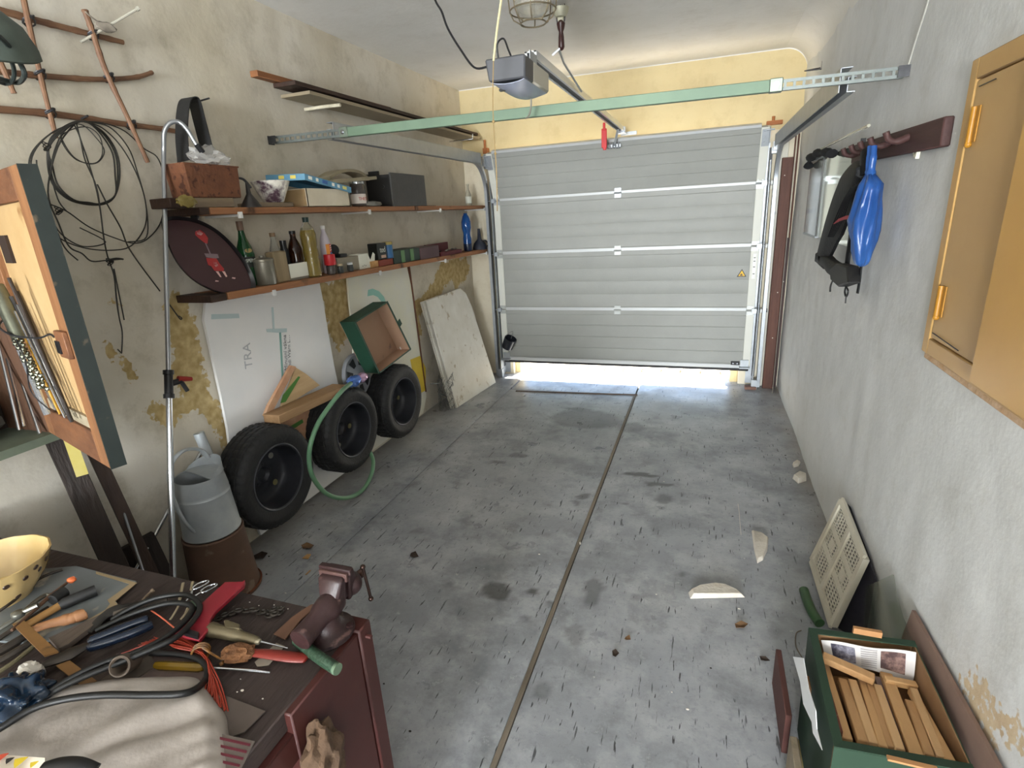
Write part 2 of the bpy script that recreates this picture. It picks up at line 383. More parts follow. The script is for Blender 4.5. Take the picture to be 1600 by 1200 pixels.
def nz(scale, det=8, ro=.6, st=(1, 1, 1), rot=0):
    mp = N('ShaderNodeMapping'); mp.inputs['Scale'].default_value = st; mp.inputs['Rotation'].default_value = (0, 0, rot); L(tc.outputs['Object'], mp.inputs[0])
    n = N('ShaderNodeTexNoise'); n.inputs['Scale'].default_value = scale; n.inputs['Detail'].default_value = det; n.inputs['Roughness'].default_value = ro; L(mp.outputs[0], n.inputs['Vector']); return n.outputs['Fac']
def ramp(src, p0, p1, c0=(0, 0, 0, 1), c1=(1, 1, 1, 1)):
    r = N('ShaderNodeValToRGB'); r.color_ramp.elements[0].position = p0; r.color_ramp.elements[1].position = p1; r.color_ramp.elements[0].color = c0; r.color_ramp.elements[1].color = c1; L(src, r.inputs[0]); return r.outputs[0]
def mixc(f, a, b2, mode='MIX'):
    x = N('ShaderNodeMixRGB'); x.blend_type = mode
    for i, v in ((0, f), (1, a), (2, b2)):
        if isinstance(v, (tuple, float, int)): x.inputs[i].default_value = v
        else: L(v, x.inputs[i])
    return x.outputs[0]
tc = N('ShaderNodeTexCoord')
col = ramp(nz(.9, 9, .62), .35, .68, lin('#808387'), lin('#a9acb0'))
col = mixc(ramp(nz(3.2, 10, .7), .45, .75), col, lin('#b6b8ba'))
col = mixc(ramp(nz(7, 6, .6), .56, .78), col, lin('#686a6c'))
col = mixc(ramp(nz(5, 4, .5, (9, 1, 1), .22), .665, .70), col, lin('#4f5153'))
col = mixc(ramp(nz(11, 3, .5, (7, 1, 1), .30), .66, .69), col, lin('#3a3b3d'))
col = mixc(ramp(nz(1.7, 7, .7), .50, .70), col, lin('#6d7074'))   # short dark scuffs
col = mixc(ramp(nz(42, 6, .75), .55, .75), col, lin('#777b7f'))
col = mixc(ramp(nz(14, 8, .75), .60, .78), col, lin('#c2c4c4'))
col = mixc(ramp(nz(26, 3, .5), .74, .78), col, lin('#bdbcb8'))
at = N('ShaderNodeAttribute'); at.attribute_name = 'stain'; col = mixc(at.outputs['Fac'], col, lin('#33322f'))
at2 = N('ShaderNodeAttribute'); at2.attribute_name = 'dust'; col = mixc(at2.outputs['Fac'], col, lin('#8d8478'))
L(col, b.inputs['Base Color']); rg = ramp(nz(4, 6, .6), .3, .7, (.24, .24, .24, 1), (.52, .52, .52, 1)); L(rg, b.inputs['Roughness'])
bp = N('ShaderNodeBump'); bp.inputs['Strength'].default_value = .25; bp.inputs['Distance'].default_value = .006; L(nz(18, 8, .6), bp.inputs['Height']); L(bp.outputs[0], b.inputs['Normal'])
mb = MB(); mb.bx(XL - .2, XR + .2, YB - .2, YF + .28, -.14, -.03)
floor = struct('floor', mb, M('concrete_base', '#4a4844', .9), label='worn grey concrete floor cast in bays', smooth=0)
def bay(x0, x1, y0, y1, z, st=.02):
    """x0, x1 may be functions of y"""
    fx0 = x0 if callable(x0) else (lambda y: x0); fx1 = x1 if callable(x1) else (lambda y: x1)
    ny = max(2, int((y1 - y0) / st)); nx = max(2, int((fx1(y0) - fx0(y0)) / st)); vs = []; s1 = []; s2 = []
    for j in range(ny + 1):
        y = y0 + (y1 - y0) * j / ny; a, c = fx0(y), fx1(y)
        for i in range(nx + 1):
            x = a + (c - a) * i / nx; e = min(x - a, c - x, y - y0, y1 - y)
            vs.append((x, y, z + .002 * noise.noise(Vector((x * 2, y * 2, 0))) - (.004 if e < .008 else 0)))
            s1.append(stain(x, y)); dd = max(0, .5 - (XR - x) / .25 + .4 * noise.noise(Vector((x * 5, y * 5, 4)))) ; dl = max(0, .9 - (x - XL) / .5 + .5 * noise.noise(Vector((x * 4, y * 4, 9))))
            s2.append(min(.7, dd + dl * .55))
    W = nx + 1; mb = MB(); mb.add(vs, [(j * W + i, j * W + i + 1, (j + 1) * W + i + 1, (j + 1) * W + i) for j in range(ny) for i in range(nx)])
    k = len(vs); rim = [(fx0(y0), y0), (fx1(y0), y0), (fx1(y1), y1), (fx0(y1), y1)]
    ring = list(range(0, W)) + [j * W + nx for j in range(1, ny + 1)] + [ny * W + i for i in range(nx - 1, -1, -1)] + [j * W for j in range(ny - 1, 0, -1)]
    lowv = [(vs[i][0], vs[i][1], -.05) for i in ring]; mb.add(lowv, []); n = len(ring)
    for q in range(n): mb.f.append((ring[q], k + q, k + (q + 1) % n, ring[(q + 1) % n])); mb.m.append(0)
    o = emit('concrete_bay', mb, m_fl, floor, fix=False, smooth=30, org=(0, 0, 0))
    for nm, s in (('stain', s1), ('dust', s2)):
        a = o.data.attributes.new(nm, 'FLOAT', 'POINT'); a.data.foreach_set('value', s + [0] * n)
YT = F(900, 614).y
bay(XL - .1, SX - .003, YB, YF + .1, 0, .03)
bay(SX + .003, lambda y: jx(y) - .012, YB, YT - .008, .002)
bay(SX + .003, lambda y: jx(y) - .006, YT + .004, YF + .28, -.008, .03)
bay(lambda y: jx(y) + .012, XR + .1, YB, YF + .28, .001)
mb = MB(); js = []
for i in range(41):
    y = YB + (YT - YB) * i / 40; js.append(Vector((jx(y) + .003 * noise.noise(Vector((0, y * 3, 0))), y, -.002)))
for a, b2 in zip(js, js[1:]): mb.beam(a, b2, .018, .012)
emit('joint_strip', mb, wood('joint_wood', '#8a7f70', '#5c5347', 1, bump=.5), floor)

# ------------------------------------------------------------------ outside
mb = MB(); mb.bx(-14, 12, YF + .28, 22, -.3, -.06)
out = struct('ground_outside', mb, M('paving_bed', '#8f8878', .95), label='bed of the paved yard outside the garage door', smooth=0)
m_pav = M('paver_concrete', '#cfc9bf', .9, '#b8b1a6', scale=3, bump=.3)
pav = None
def paver_mesh():
    mb = MB(); k = 24; pts = []
    for i in range(k):
        a = i / k * 4; s_ = int(a); f = a - s_; wv = .018 * math.sin(f * 2 * PI)
        x, y = ((-.1 + .2 * f, -.1 + wv), (.1 - wv, -.1 + .2 * f), (.1 - .2 * f, .1 + wv), (-.1 - wv, .1 - .2 * f))[s_]
        pts.append((x * .965, y * .965))
    mb.prism([(x, y, -.06) for x, y in pts], (0, 0, .058)); mb.v = mb.v
    return mb
first = None
for j in range(7):
    for i in range(15):
        p = Vector((-2.1 + i * .2, YF + .42 + j * .2, 0))
        if first is None:
            mb = paver_mesh(); mb.v = [v + p for v in mb.v]; first = emit('paver', mb, m_pav, out, org=p + Vector((0, 0, -.06)), smooth=0, bev=.004)
        else:
            c = first.copy(); C.objects.link(c); c.location = p + Vector((0, 0, -.06 + random.uniform(-.002, .002))) - WO[out.name]
mb = MB(); mb.bx(-14, 12, YF + .33 + 1.4, 22, -.1, -.01)
emit('far_paving', mb, m_pav, out, smooth=0)
# ------------------------------------------------------------------ metals etc.
galv = M('galvanised_steel', '#a9adb1', .42, '#989da2', scale=14, metal=.6, bump=.03)
galv_g = M('greenish_zinc', '#5a6d5c', .5, '#677c66', scale=3, metal=.2)
steel = M('bright_steel', '#c9ccd0', .22, metal=1)
dsteel = M('dark_steel', '#3b3b3d', .45, '#555557', scale=20, metal=.8)
black = M('black_rubber', '#141414', .6, '#1f1f1f', scale=10)
blackp = M('black_plastic', '#19191b', .42)
white = M('white_plastic', '#d9d9d6', .45)
rust = M('rust', '#5b2f1c', .85, '#7d4426', scale=9, bump=.4, c3='#38231a', spots=.38)
m_panel = M('door_steel', '#969792', .5, '#8f908b', scale=3, bump=.12, bscale=90)
m_cap = M('door_endcap', '#cfcfc6', .5)
m_alu = M('door_profile', '#b8baba', .45, metal=.2)
# ------------------------------------------------------------------ sectional garage door
DX0, DX1, DY = -2.03, .435, 5.31
door = thing('door_1', (-.8, DY, .19), 'grey sectional garage door standing slightly open above the floor', None); door['kind'] = 'structure'
secs = [(.20, .735), (.735, 1.305), (1.305, 1.822), (1.822, 2.275)]
for k, (z0, z1) in enumerate(secs):
    if k < 3: T = Matrix.Identity(4)
    else: T = Matrix.Translation((0, DY, z0)) @ Rot(x=19) @ Matrix.Translation((0, -DY, -z0))
    g = .004; mb = MB(); mb.T = T; n = 4; h = (z1 - z0 - .085) / n
    # slab profile with ribs: recessed rib lines
    prof = [(0, z0 + g)]
    zc = z0 + .028; prof += [(-.004, z0 + .006), (-.004, zc), (0, zc + .004)]
    for i in range(1, n):
        zz = zc + (z1 - z0 - .07) * i / n
        prof += [(0, zz - .006), ((.0035 if k in (0, 3) else .0018), zz), (0, zz + .006)]
    prof += [(0, z1 - .052), (-.006, z1 - .046), (-.006, z1 - g), ]
    vs = []; 
    for (d, z) in prof: vs += [(DX0 + .02, DY + d, z), (DX1 - .02, DY + d, z)]
    q = len(prof); vs += [(DX0 + .02, DY + .045, z0 + g), (DX1 - .02, DY + .045, z0 + g), (DX0 + .02, DY + .045, z1 - g), (DX1 - .02, DY + .045, z1 - g)]
    fs = [(2 * i, 2 * i + 1, 2 * i + 3, 2 * i + 2) for i in range(q - 1)] + [(2 * q + 1, 2 * q, 2 * q + 2, 2 * q + 3), (2 * q, 2 * q + 1, 1, 0), (2 * q - 2, 2 * q - 1, 2 * q + 3, 2 * q + 2)]
    fs += [tuple([2 * i for i in range(q)] + [2 * q + 2, 2 * q]), tuple([2 * i + 1 for i in range(q - 1, -1, -1)] + [2 * q + 1, 2 * q + 3])]
    mb.add(vs, fs)
    sec = emit('door_section', mb, m_panel, door, smooth=20)
    for sx in (0, 1):
        mb = MB(); mb.T = T; x = DX0 if sx == 0 else DX1 - .065; mb.bx(x, x + .065, DY - .010, DY + .046, z0 + .006, z1 - .006); emit('end_cap', mb, m_cap, sec, bev=.002)
        if k == 2 - 1 + 0 and sx: 
            mb = MB(); mb.bx(x + .02, x + .048, DY - .012, DY - .0095, 1.02, 1.24); emit('type_label', mb, M('label_paper', '#e4e4df', .5), sec)
            mb = MB(); 
            for zz in (1.20, 1.17, 1.12, 1.06): mb.bx(x + .026, x + .042, DY - .0132, DY - .0118, zz, zz + .008)
            emit('label_print', mb, M('print_grey', '#6b6b6b', .6), sec)
    if k < 3:
        mb = MB(); mb.bx(DX0 + .066, DX1 - .066, DY - .010, DY - .003, z1 - .006, z1 + .024); emit('joint_profile', mb, m_alu, sec, bev=.002)
        for hx in (0, .5, 1):
            x = DX0 + .035 + (DX1 - DX0 - .07) * hx; mb = MB()
            for dz in (-.026, .026): mb.bx(x - .03, x + .03, DY - .017, DY - .010, z1 + dz - .016, z1 + dz + .016)
            mb.tube([(x - .034, DY - .018, z1), (x + .034, DY - .018, z1)], .006, 8)
            for dx in (-.018, .018):
                for dz in (-.03, .028): mb.tube([(x + dx, DY - .016, z1 + dz), (x + dx, DY - .021, z1 + dz)], .005, 6)
            hg = emit('hinge', mb, galv if k == 2 else M('grey_hinge', '#a9aba8', .45, metal=.5), sec)
            if hx != .5:
                s_ = -1 if hx == 0 else 1; mb = MB()
                mb.box((x + s_ * .032, DY - .028, z1), (.04, .022, .04)); mb.tube([(x + s_ * .03, DY - .028, z1), (x + s_ * .088, DY - .028, z1)], .006, 8)
                emit('roller_bracket', mb, galv, hg)
                mb = MB(); mb.tube([(x + s_ * .080, DY - .028, z1), (x + s_ * .096, DY - .028, z1)], .022, 16); emit('roller', mb, white, hg)
    if k == 3:
        mb = MB(); mb.T = T; mb.bx(DX0 + .066, DX1 - .066, DY - .012, DY + .046, z1 - .006, z1 + .018); emit('top_rail', mb, m_alu, sec, bev=.002)
        for s_, x in ((-1, DX0 + .03), (1, DX1 - .03)):
            mb = MB(); mb.T = T; mb.bx(x - .028, x + .028, DY - .018, DY - .010, z1 - .15, z1 - .02); mb.bx(x + s_ * .028 - .003, x + s_ * .028 + .003, DY - .06, DY - .010, z1 - .12, z1 + .0); mb.tube([(x, DY - .04, z1 - .02), (x + s_ * .06, DY - .04, z1 - .02)], .007, 8)
            for dz in (.04, .08, .12): mb.tube([(x - .008, DY - .017, z1 - dz), (x - .008, DY - .026, z1 - dz)], .007, 6)
            emit('top_roller_bracket', mb, galv, sec)
mb = MB(); mb.bx(DX0 + .01, DX1 - .01, DY - .012, DY + .05, .185, .222); emit('bottom_profile', mb, m_alu, door, bev=.003)
mb = MB(); mb.bx(DX0 + .01, DX1 - .01, DY + .0, DY + .04, .155, .186); emit('rubber_seal', mb, black, door, bev=.006)
for x in (DX0 + .05, DX1 - .05):
    mb = MB(); mb.box((x, DY - .02, .235), (.07, .016, .07)); mb.box((x, DY - .05, .205), (.09, .07, .008)); emit('bottom_bracket', mb, galv, door)
mb = MB(); mb.box((DX1 - .13, DY - .018, .235), (.075, .014, .035)); kb = emit('cable_latch', mb, blackp, door, bev=.003)
mb = MB()
for dx in (-.018, .018): mb.tube([(DX1 - .13 + dx, DY - .024, .235), (DX1 - .13 + dx, DY - .029, .235)], .006, 8)
emit('screw', mb, steel, kb)
# warning sign
c = P(1159, 427, Y=DY - .002); a = .058
mb = MB(); tri = lambda s, y: [(c.x + s * math.sin(k * 2 * PI / 3), y, c.z - .008 + s * math.cos(k * 2 * PI / 3)) for k in range(3)]
mb.prism(tri(.046, DY - .0015), (0, -.001, 0)); sg = emit('warning_sticker', mb, M('sign_black', '#111111', .5), door)
mb = MB(); mb.prism(tri(.033, DY - .0027), (0, -.0006, 0)); sy = emit('sticker_field', mb, M('sign_yellow', '#e3b21b', .5), sg)
mb = MB(); mb.prism([(c.x + u * .001, DY - .0035, c.z - .008 + v * .001) for u, v in ((-16, -13), (14, -13), (14, -9), (4, -9), (9, 3), (5, 4), (0, -4), (-2, 8), (-6, 8), (-5, -4), (-10, 2), (-13, 0), (-8, -9), (-16, -9))], (0, -.0005, 0)); emit('pictogram', mb, M('sign_black', '#111111'), sg)
# emergency weight pot hanging on the door
g = P(795, 536, Y=DY - .06)
pot = thing('hanging_pot', (g.x, g.y, g.z - .05), 'small black pot hanging at the lower left corner of the garage door', 'pot')
TT = Tr(g, x=10, y=28, z=0)
mb = MB(); mb.lathe([(.052, -.062), (.060, -.055), (.066, .062), (.062, .062), (.056, -.05), (0, -.052)], n=20, T=TT); emit('body', mb, M('black_enamel', '#1c1f26', .3), pot)
mb = MB(); mb.tube(spl([(g.x - .045, g.y - .02, g.z + .03), (g.x - .02, g.y + .0, g.z + .09), P(801, 518, Y=DY - .02), (g.x + .035, g.y - .02, g.z + .05)], 6), .0025, 6); emit('wire_handle', mb, steel, pot)
# ------------------------------------------------------------------ tracks
def u_rail(mb, pts, wd, dp, th, side, n3):
    """C shaped rail swept along pts; side = local x of the web, n3 = third direction per point"""
    prof = [(0, 0), (wd, 0), (wd, dp), (wd - th, dp), (wd - th, th), (th, th), (th, dp), (0, dp)]
    k = len(prof); vs = []
    for p, n_ in zip(pts, n3):
        for (a, b_) in prof: vs.append(Vector(p) + Vector(n_) * (a - wd / 2) + Vector((side * b_, 0, 0)))
    fs = []
    for i in range(len(pts) - 1):
        for j in range(k): fs.append((i * k + j, i * k + (j + 1) % k, (i + 1) * k + (j + 1) % k, (i + 1) * k + j))
    fs.append(tuple(range(k - 1, -1, -1))); fs.append(tuple((len(pts) - 1) * k + j for j in range(k)))
    mb.add(vs, fs)
def track(side, x, y_end, lab, Zt, hp):
    t = thing('garage_door_track', (x, DY, 0), lab, 'track')
    Yt, R = DY - .028, .30
    mb = MB(); pts = [(x, Yt, .02)] + [(x, Yt, .4 + i * .45) for i in range(4)]; nn = [(0, 1, 0)] * 5
    for i in range(11):
        a = i / 10 * PI / 2; pts.append((x, Yt - R + R * math.cos(a), Zt - R + R * math.sin(a))); nn.append((0, math.cos(a), math.sin(a)))
    u_rail(mb, pts, .052, .028, .003, side, nn); emit('vertical_rail', mb, galv, t, smooth=30)
    mb = MB(); u_rail(mb, [(x, Yt - R, Zt), (x, y_end + .02, Zt)], .056, .03, .003, side, [(0, 0, 1)] * 2)
    mb.bx(x + (.03 if side < 0 else -.03), x + (.033 if side < 0 else -.033), y_end, Yt - R + .1, Zt - .03, Zt + hp); mb.bx(x + .033 * -side, x - .01 * -side, y_end, Yt - R + .1, Zt + hp - .003, Zt + hp)
    emit('horizontal_rail', mb, galv, t)
    mb = MB(); xx = x - side * .035; mb.bx(xx - .002, xx + .002, Yt - .03, YF - .002, .02, 2.0); mb.bx(xx - .002, xx - side * .06 + .002 if side > 0 else xx + .06, YF - .016, YF - .012, .02, 2.15); emit('mounting_angle', mb, galv, t)
    mb = MB(); mb.bx(x - side * .03 - .012, x - side * .03 + .012, YF - .06, YF - .018, .10, 2.1); emit('spring_cover', mb, M('dark_seal', '#2c3036', .5), t)
    mb = MB(); mb.box((x, DY - .028, Zt - .01), (.05, .10, .07)); mb.box((x, DY + .03, Zt - .04), (.06, .10, .05)); emit('corner_plate', mb, galv, t)
    mb = MB(); mb.box((x - side * .02, DY - .035, .045), (.05, .06, .09)); emit('foot_bracket', mb, galv, t)
    return t
track(-1, -2.075, 2.86, 'galvanised door track curving along the left wall side', 2.19, .06)
track(1, .50, 2.72, 'galvanised door track curving along the right wall side', 2.115, .06)
g = F(1170, 607); mb = MB(); mb.box((g.x + .01, g.y - .01, .014), (.10, .07, .026)); solo('packing_block', mb, M('brick_brown', '#8a6a5c', .9, '#6d5147', scale=12), 'small brown packing block under the foot of the right door track', 'block', bev=.003)
# white reveal boards next to the track, control knob
mb = MB(); mb.bx(.54, .605, YF - .03, YF - .001, .0, 2.2); cv = solo('frame_cover', mb, M('cover_beige', '#c9c6b9', .5, '#bdb9ab', scale=4), 'tall pale cover strip with key knob right of the garage door', 'strip', bev=.003)
g = P(1208, 333, Y=YF - .032)
mb = MB(); mb.tube([g, g + Vector((0, -.012, 0))], .022, 20); kn = emit('knob_ring', mb, M('grey_ring', '#9a9a96', .4), cv); mb = MB(); mb.tube([g + Vector((0, -.012, 0)), g + Vector((0, -.02, 0))], .012, 14); emit('knob', mb, blackp, kn)
for (a, b_) in ((1206, 292), (1203, 380)):
    g = P(a, b_, Y=YF - .032); mb = MB(); mb.box(g, (.022, .006, .035)); emit('screw_plate', mb, M('plate_cream', '#dddacb', .5), cv)
g = P(1197, 485, Y=YF - .032); mb = MB(); mb.box(g, (.02, .008, .035)); emit('black_stop', mb, blackp, cv)
# cream end blocks of the outer reveal
for x0, x1, lab in ((OX1 - .06, OX1 + .0, 'right'), (OX0, OX0 + .05, 'left')):
    pass
# ------------------------------------------------------------------ cross bar
a, b_ = Vector((XL + .03, 2.70, 2.165)), Vector((XR - .01, 2.70, 2.130))
bar = thing('ceiling_crossbar', (-.8, 2.7, 2.1), 'green tinted galvanised crossbar spanning the garage under the motor', 'bar')
q0, q1 = P(540, 210, Y=2.70), P(1212, 135, Y=2.70); q0 = a + (b_ - a) * ((q0.x - a.x) / (b_.x - a.x)); q1 = a + (b_ - a) * ((q1.x - a.x) / (b_.x - a.x))
mb = MB(); mb.beam(q0, q1, .028, .046); emit('tube', mb, galv_g, bar, bev=.002)
def slotted(p, q, nm, bend):
    mb = MB(); d = (q - p); ln = d.length; d.normalize(); n = int(ln / .034); up = Vector((0, 0, 1))
    for s_ in (-1, 1): mb.beam(p + up * s_ * .014, q + up * s_ * .014, .004, .012)
    for i in range(n + 1):
        c_ = p + d * (ln * i / n); mb.beam(c_ - d * .005, c_ + d * .005, .004, .02)
    mb.beam(p + Vector((0, .010, .019)), q + Vector((0, .010, .019)), .018, .003); mb.beam(p + Vector((0, .010, -.019)), q + Vector((0, .010, -.019)), .018, .003)
    o = emit(nm, mb, M('dark_zinc', '#7c827f', .45, '#6a706d', scale=12, metal=.6), bar)
    mb = MB(); e = q + (q - p).normalized() * .0; mb.box(e + Vector((bend * .0, -.02, 0)), (.05, .004, .04)); mb.box(e + Vector((bend * .024, -.0, 0)), (.004, .045, .045)); emit('wall_flange', mb, dsteel, o)
slotted(q0 + Vector((.0, -.004, 0)), a, 'slotted_bracket', -1); slotted(q1 + Vector((0, -.004, 0)), b_, 'slotted_bracket', 1)
for q in (q0, q1):
    mb = MB(); mb.box(q + Vector((0, -.003, 0)), (.05, .036, .052)); cl = emit('clamp', mb, M('zinc_green_dark', '#7f8a7c', .4, metal=.7), bar, bev=.003)
    mb = MB(); mb.tube([q + Vector((0, -.02, 0)), q + Vector((0, -.028, 0))], .013, 6); mb.tube([q + Vector((0, -.028, 0)), q + Vector((0, -.036, 0))], .007, 8); emit('bolt', mb, steel, cl)
# suspension hooks from the walls to the rails
g = P(1282, 106, X=XR - .0); mb = MB(); mb.tube(spl([Vector((XR, g.y, g.z)) , (XR - .10, g.y - .02, g.z - .01), P(1284, 108, Y=g.y - .03)], 5), .004, 6); e = P(1284, 108, Y=g.y - .03); mb.tube([e, e + Vector((0, 0, .05))], .004, 6)
solo('wall_hook', mb, dsteel, 'thin dark steel hook on the right wall above the track', 'hook')
# ------------------------------------------------------------------ opener
OXc = -.79
op = thing('garage_door_opener', (OXc, 2.5, 2.19), 'grey box shaped garage door motor hanging under the ceiling', 'motor')
c1, c2, c3, c4 = P(757, 92, Y=2.3), P(820, 84, Y=2.3), P(820, 122, Y=2.3), P(762, 128, Y=2.3)
x0, x1, zt, zb = c1.x, c2.x, (c1.z + c2.z) / 2 , (c3.z + c4.z) / 2
ye = 2.66
mb = MB(); mb.hexa([(x0 + .012, 2.3, zb), (x1 - .004, 2.3, zb), (x1 - .004, 2.42, zb), (x0 + .012, 2.42, zb), (x0, 2.3, zt), (x1, 2.3, zt), (x1, 2.42, zt), (x0, 2.42, zt)]); emit('front_cover', mb, M('motor_dark_grey', '#4a4b4f', .5), op, bev=.006)
mb = MB(); mb.hexa([(x0 + .012, 2.42, zb), (x1 - .004, 2.42, zb), (x1 - .004, ye, zb), (x0 + .012, ye, zb), (x0, 2.42, zt), (x1, 2.42, zt), (x1, ye, zt), (x0, ye, zt)]); hs = emit('housing', mb, M('motor_light_grey', '#bdb8aa', .5), op, bev=.008)
mb = MB()
def lampf(u, v):
    return Vector((x0 + .02 + (x1 - x0 - .03) * u, 2.31 + (ye - 2.33) * v, zb - .002 - .035 * math.sin(PI * min(1, max(0, u))) ** .7 * (math.sin(PI * (v * .94 + .03)) ** .5)))
mb.sheet(lampf, 12, 12, (0, 0, -.003)); emit('lamp_cover', mb, M('lamp_cover', '#9fa5b8', .25, trans=.2), op)
mb = MB(); mb.box((OXc - .02, 2.37, zb - .02), (.075, .02, .008)); emit('cover_slot', mb, blackp, op)
mb = MB(); zc = zt + .0; mb.bx(x1 - .012, x1 - .009, 2.40, 2.50, zt - .002, zt + .035); emit('mounting_plate', mb, galv, op)
ral = MB(); RX = -.75; rz = 2.33
for s_ in (-1, 1): ral.bx(RX + s_ * .021 - .006, RX + s_ * .021 + .006, ye - .15, 5.20, rz - .012, rz + .022)
ral.bx(RX - .026, RX + .026, ye - .15, 5.20, rz + .016, rz + .022)
rl = emit('drive_rail', ral, M('rail_aluminium', '#d0d3d6', .28, metal=.8), op)
mb = MB(); mb.bx(RX - .015, RX + .015, ye - .14, 5.18, rz - .004, rz + .006); emit('drive_belt', mb, blackp, rl)
mb = MB(); mb.box((RX, 5.17, rz), (.07, .07, .05)); mb.box((RX + .04, YF - .05, rz - .01), (.14, .012, .03)); mb.bx(RX - .01, RX + .01, 5.2, YF, rz - .01, rz + .01); emit('wall_mount', mb, galv, op)
g = P(944, 216, Y=4.95); mb = MB(); mb.box(g + Vector((0, 0, 0)), (.045, .012, .15)); mb.box(g + Vector((.004, 0, -.08)), (.028, .012, .025)); mb.box(g + Vector((0, .0, .09)), (.02, .02, .06)); emit('release_handle', mb, M('handle_red', '#c8171d', .4), op, bev=.004)
g = P(960, 228, Y=5.12); mb = MB()
for i in range(4): mb.tube([g + Vector((-.035 + i * .024, 0, .028)), g + Vector((-.035 + i * .024, -.01, -.022))], .008, 8)
mb.box(g, (.11, .02, .025)); mb.beam(g + Vector((0, -.01, 0)), (RX, 4.98, rz - .01), .02, .006); emit('door_arm', mb, galv, op)
mb = MB(); h0 = Vector((x1 + .025, 2.63, zt + .06)); mb.tube([h0, h0 + Vector((.03, 0, .02)), (RX + .05, 2.9, rz + .05), (RX + .04, 3.35, rz + .0)], .005, 6); emit('hanger', mb, galv, op)
mb = MB(); mb.tube(spl([(OXc + .02, 2.56, zb - .02), (OXc + .015, 2.57, zb - .06), (OXc - .005, 2.6, zb - .09), (OXc - .03, 2.63, zb - .095)], 5), .004, 6); emit('cable_end', mb, M('grey_cable', '#7d7b70', .5), op)
mb = MB(); mb.tube(spl([(x0 + .05, 2.33, zt - .01), (x0 + .05, 2.32, zt + .05), (x0 + .075, 2.33, zt + .07), (x0 + .09, 2.34, zt + .03), (x0 + .1, 2.35, zt)], 5), .004, 6); emit('cable_loop', mb, blackp, op)
mb = MB(); mb.tube(spl([(x0 + .005, 2.31, zt - .025), (x0 - .05, 2.31, zt - .02), P(720, 78, Y=2.32), P(700, 45, Y=2.34), P(690, 18, Y=2.36), P(680, 0, Y=2.38), P(668, -40, Y=2.4) , (P(668, -40, Y=2.4) + Vector((-.05, .05, .4)))], 6), .0045, 6)
solo('motor_cable', mb, blackp, 'black cable running from the ceiling into the garage door motor', 'cable')
cd = [P(790, -60, Y=2.1), P(783, 0, Y=2.1), P(776, 50, Y=2.13), P(771, 95, Y=2.14), P(770, 150, Y=2.15), P(771, 190, Y=2.15), P(774, 240, Y=2.15), P(776, 275, Y=2.15), P(777, 330, Y=2.15)]
mb = MB(); mb.tube(spl(cd[:4] , 6), .0042, 6); s1 = solo('hanging_string', mb, M('cord_cream', '#cbbf95', .8), 'thin pale pull cord hanging in front of the garage door motor', 'string')
mb = MB(); mb.tube(spl(cd[3:], 6), .0022, 6); mb.ball(cd[5], .007, 1); mb.ball(cd[6], .006, 1); emit('thin_end', mb, M('cord_brown', '#8a744c', .8), s1)
# ------------------------------------------------------------------ cage lamp and socket on ceiling
zc_ = ceil_z(-.65, 2.3) - 0
lc = P(832, 4, Z=2.56); lp = thing('cage_lamp', (lc.x, lc.y, 2.48), 'round ceiling lamp in a wire cage above the crossbar', 'lamp')
lz = lambda p: p[1] + 2.48
mb = MB(); mb.lathe([(.0, .02), (.04, .025), (.07, .05), (.085, .10), (.085, .2), (.08, .2), (.08, .1), (.065, .055), (.0, .026)], (lc.x, lc.y, 2.48), 28); emit('glass_globe', mb, M('lamp_glass', '#f2f0e6', .08, trans=.85, alpha=.55), lp)
mb = MB()
for r, z in ((.055, 2.482), (.1, 2.53), (.104, 2.62)): mb.tube([(lc.x + r * math.cos(a * PI / 16), lc.y + r * math.sin(a * PI / 16), z) for a in range(32)], .0032, 6, closed=True)
for k in range(8):
    a = k * PI / 4 + .2; mb.tube([(lc.x + r * math.cos(a), lc.y + r * math.sin(a), z) for r, z in ((.055, 2.482), (.085, 2.50), (.1, 2.53), (.105, 2.58), (.105, 2.68), (.1, 2.74))], .003, 6)
emit('wire_cage', mb, M('cage_brown', '#6f6450', .5, metal=.5), lp)
mb = MB(); mb.lathe([(.105, 2.68), (.115, 2.70), (.115, 2.825), (.0, 2.835)], (lc.x, lc.y, 0), 28); emit('lamp_base', mb, M('lamp_base', '#a7a59c', .6), lp)
g = P(876, 22, Z=2.80); sk = thing('ceiling_hook', (g.x, g.y, 2.45), 'ceiling hook with a dark brown wooden handle hanging beside the cage lamp', 'hook')
mb = MB(); mb.lathe([(.0, 2.78), (.03, 2.785), (.045, 2.81), (.05, 2.83), (0, 2.83)], (g.x, g.y, 0), 16); mb.box((g.x, g.y, 2.76), (.03, .015, .06)); emit('hook_plate', mb, M('hook_zinc', '#b7b5a0', .5, metal=.3), sk)
t0, t1 = P(874, 32, Y=g.y), P(875, 80, Y=g.y); hh = (t0.z - t1.z)
mb = MB(); mb.lathe([(.0, 0), (.012, .006), (.019, hh * .12), (.017, hh * .45), (.013, hh * .62), (.02, hh * .72), (.026, hh * .9), (.01, hh)], (g.x, g.y, t1.z), 14); emit('handle', mb, M('handle_brown', '#3d2320', .35), sk)
mb = MB(); 
for s_ in (-1, 1): mb.tube([(g.x + s_ * .022, g.y, t0.z - .01), (g.x + s_ * .03, g.y, t0.z + .05), (g.x + s_ * .02, g.y, t0.z + .10)], .003, 6)
mb.tube([(g.x, g.y, t0.z + .10), (g.x, g.y, 2.75)], .004, 6); emit('wire_fork', mb, dsteel, sk)
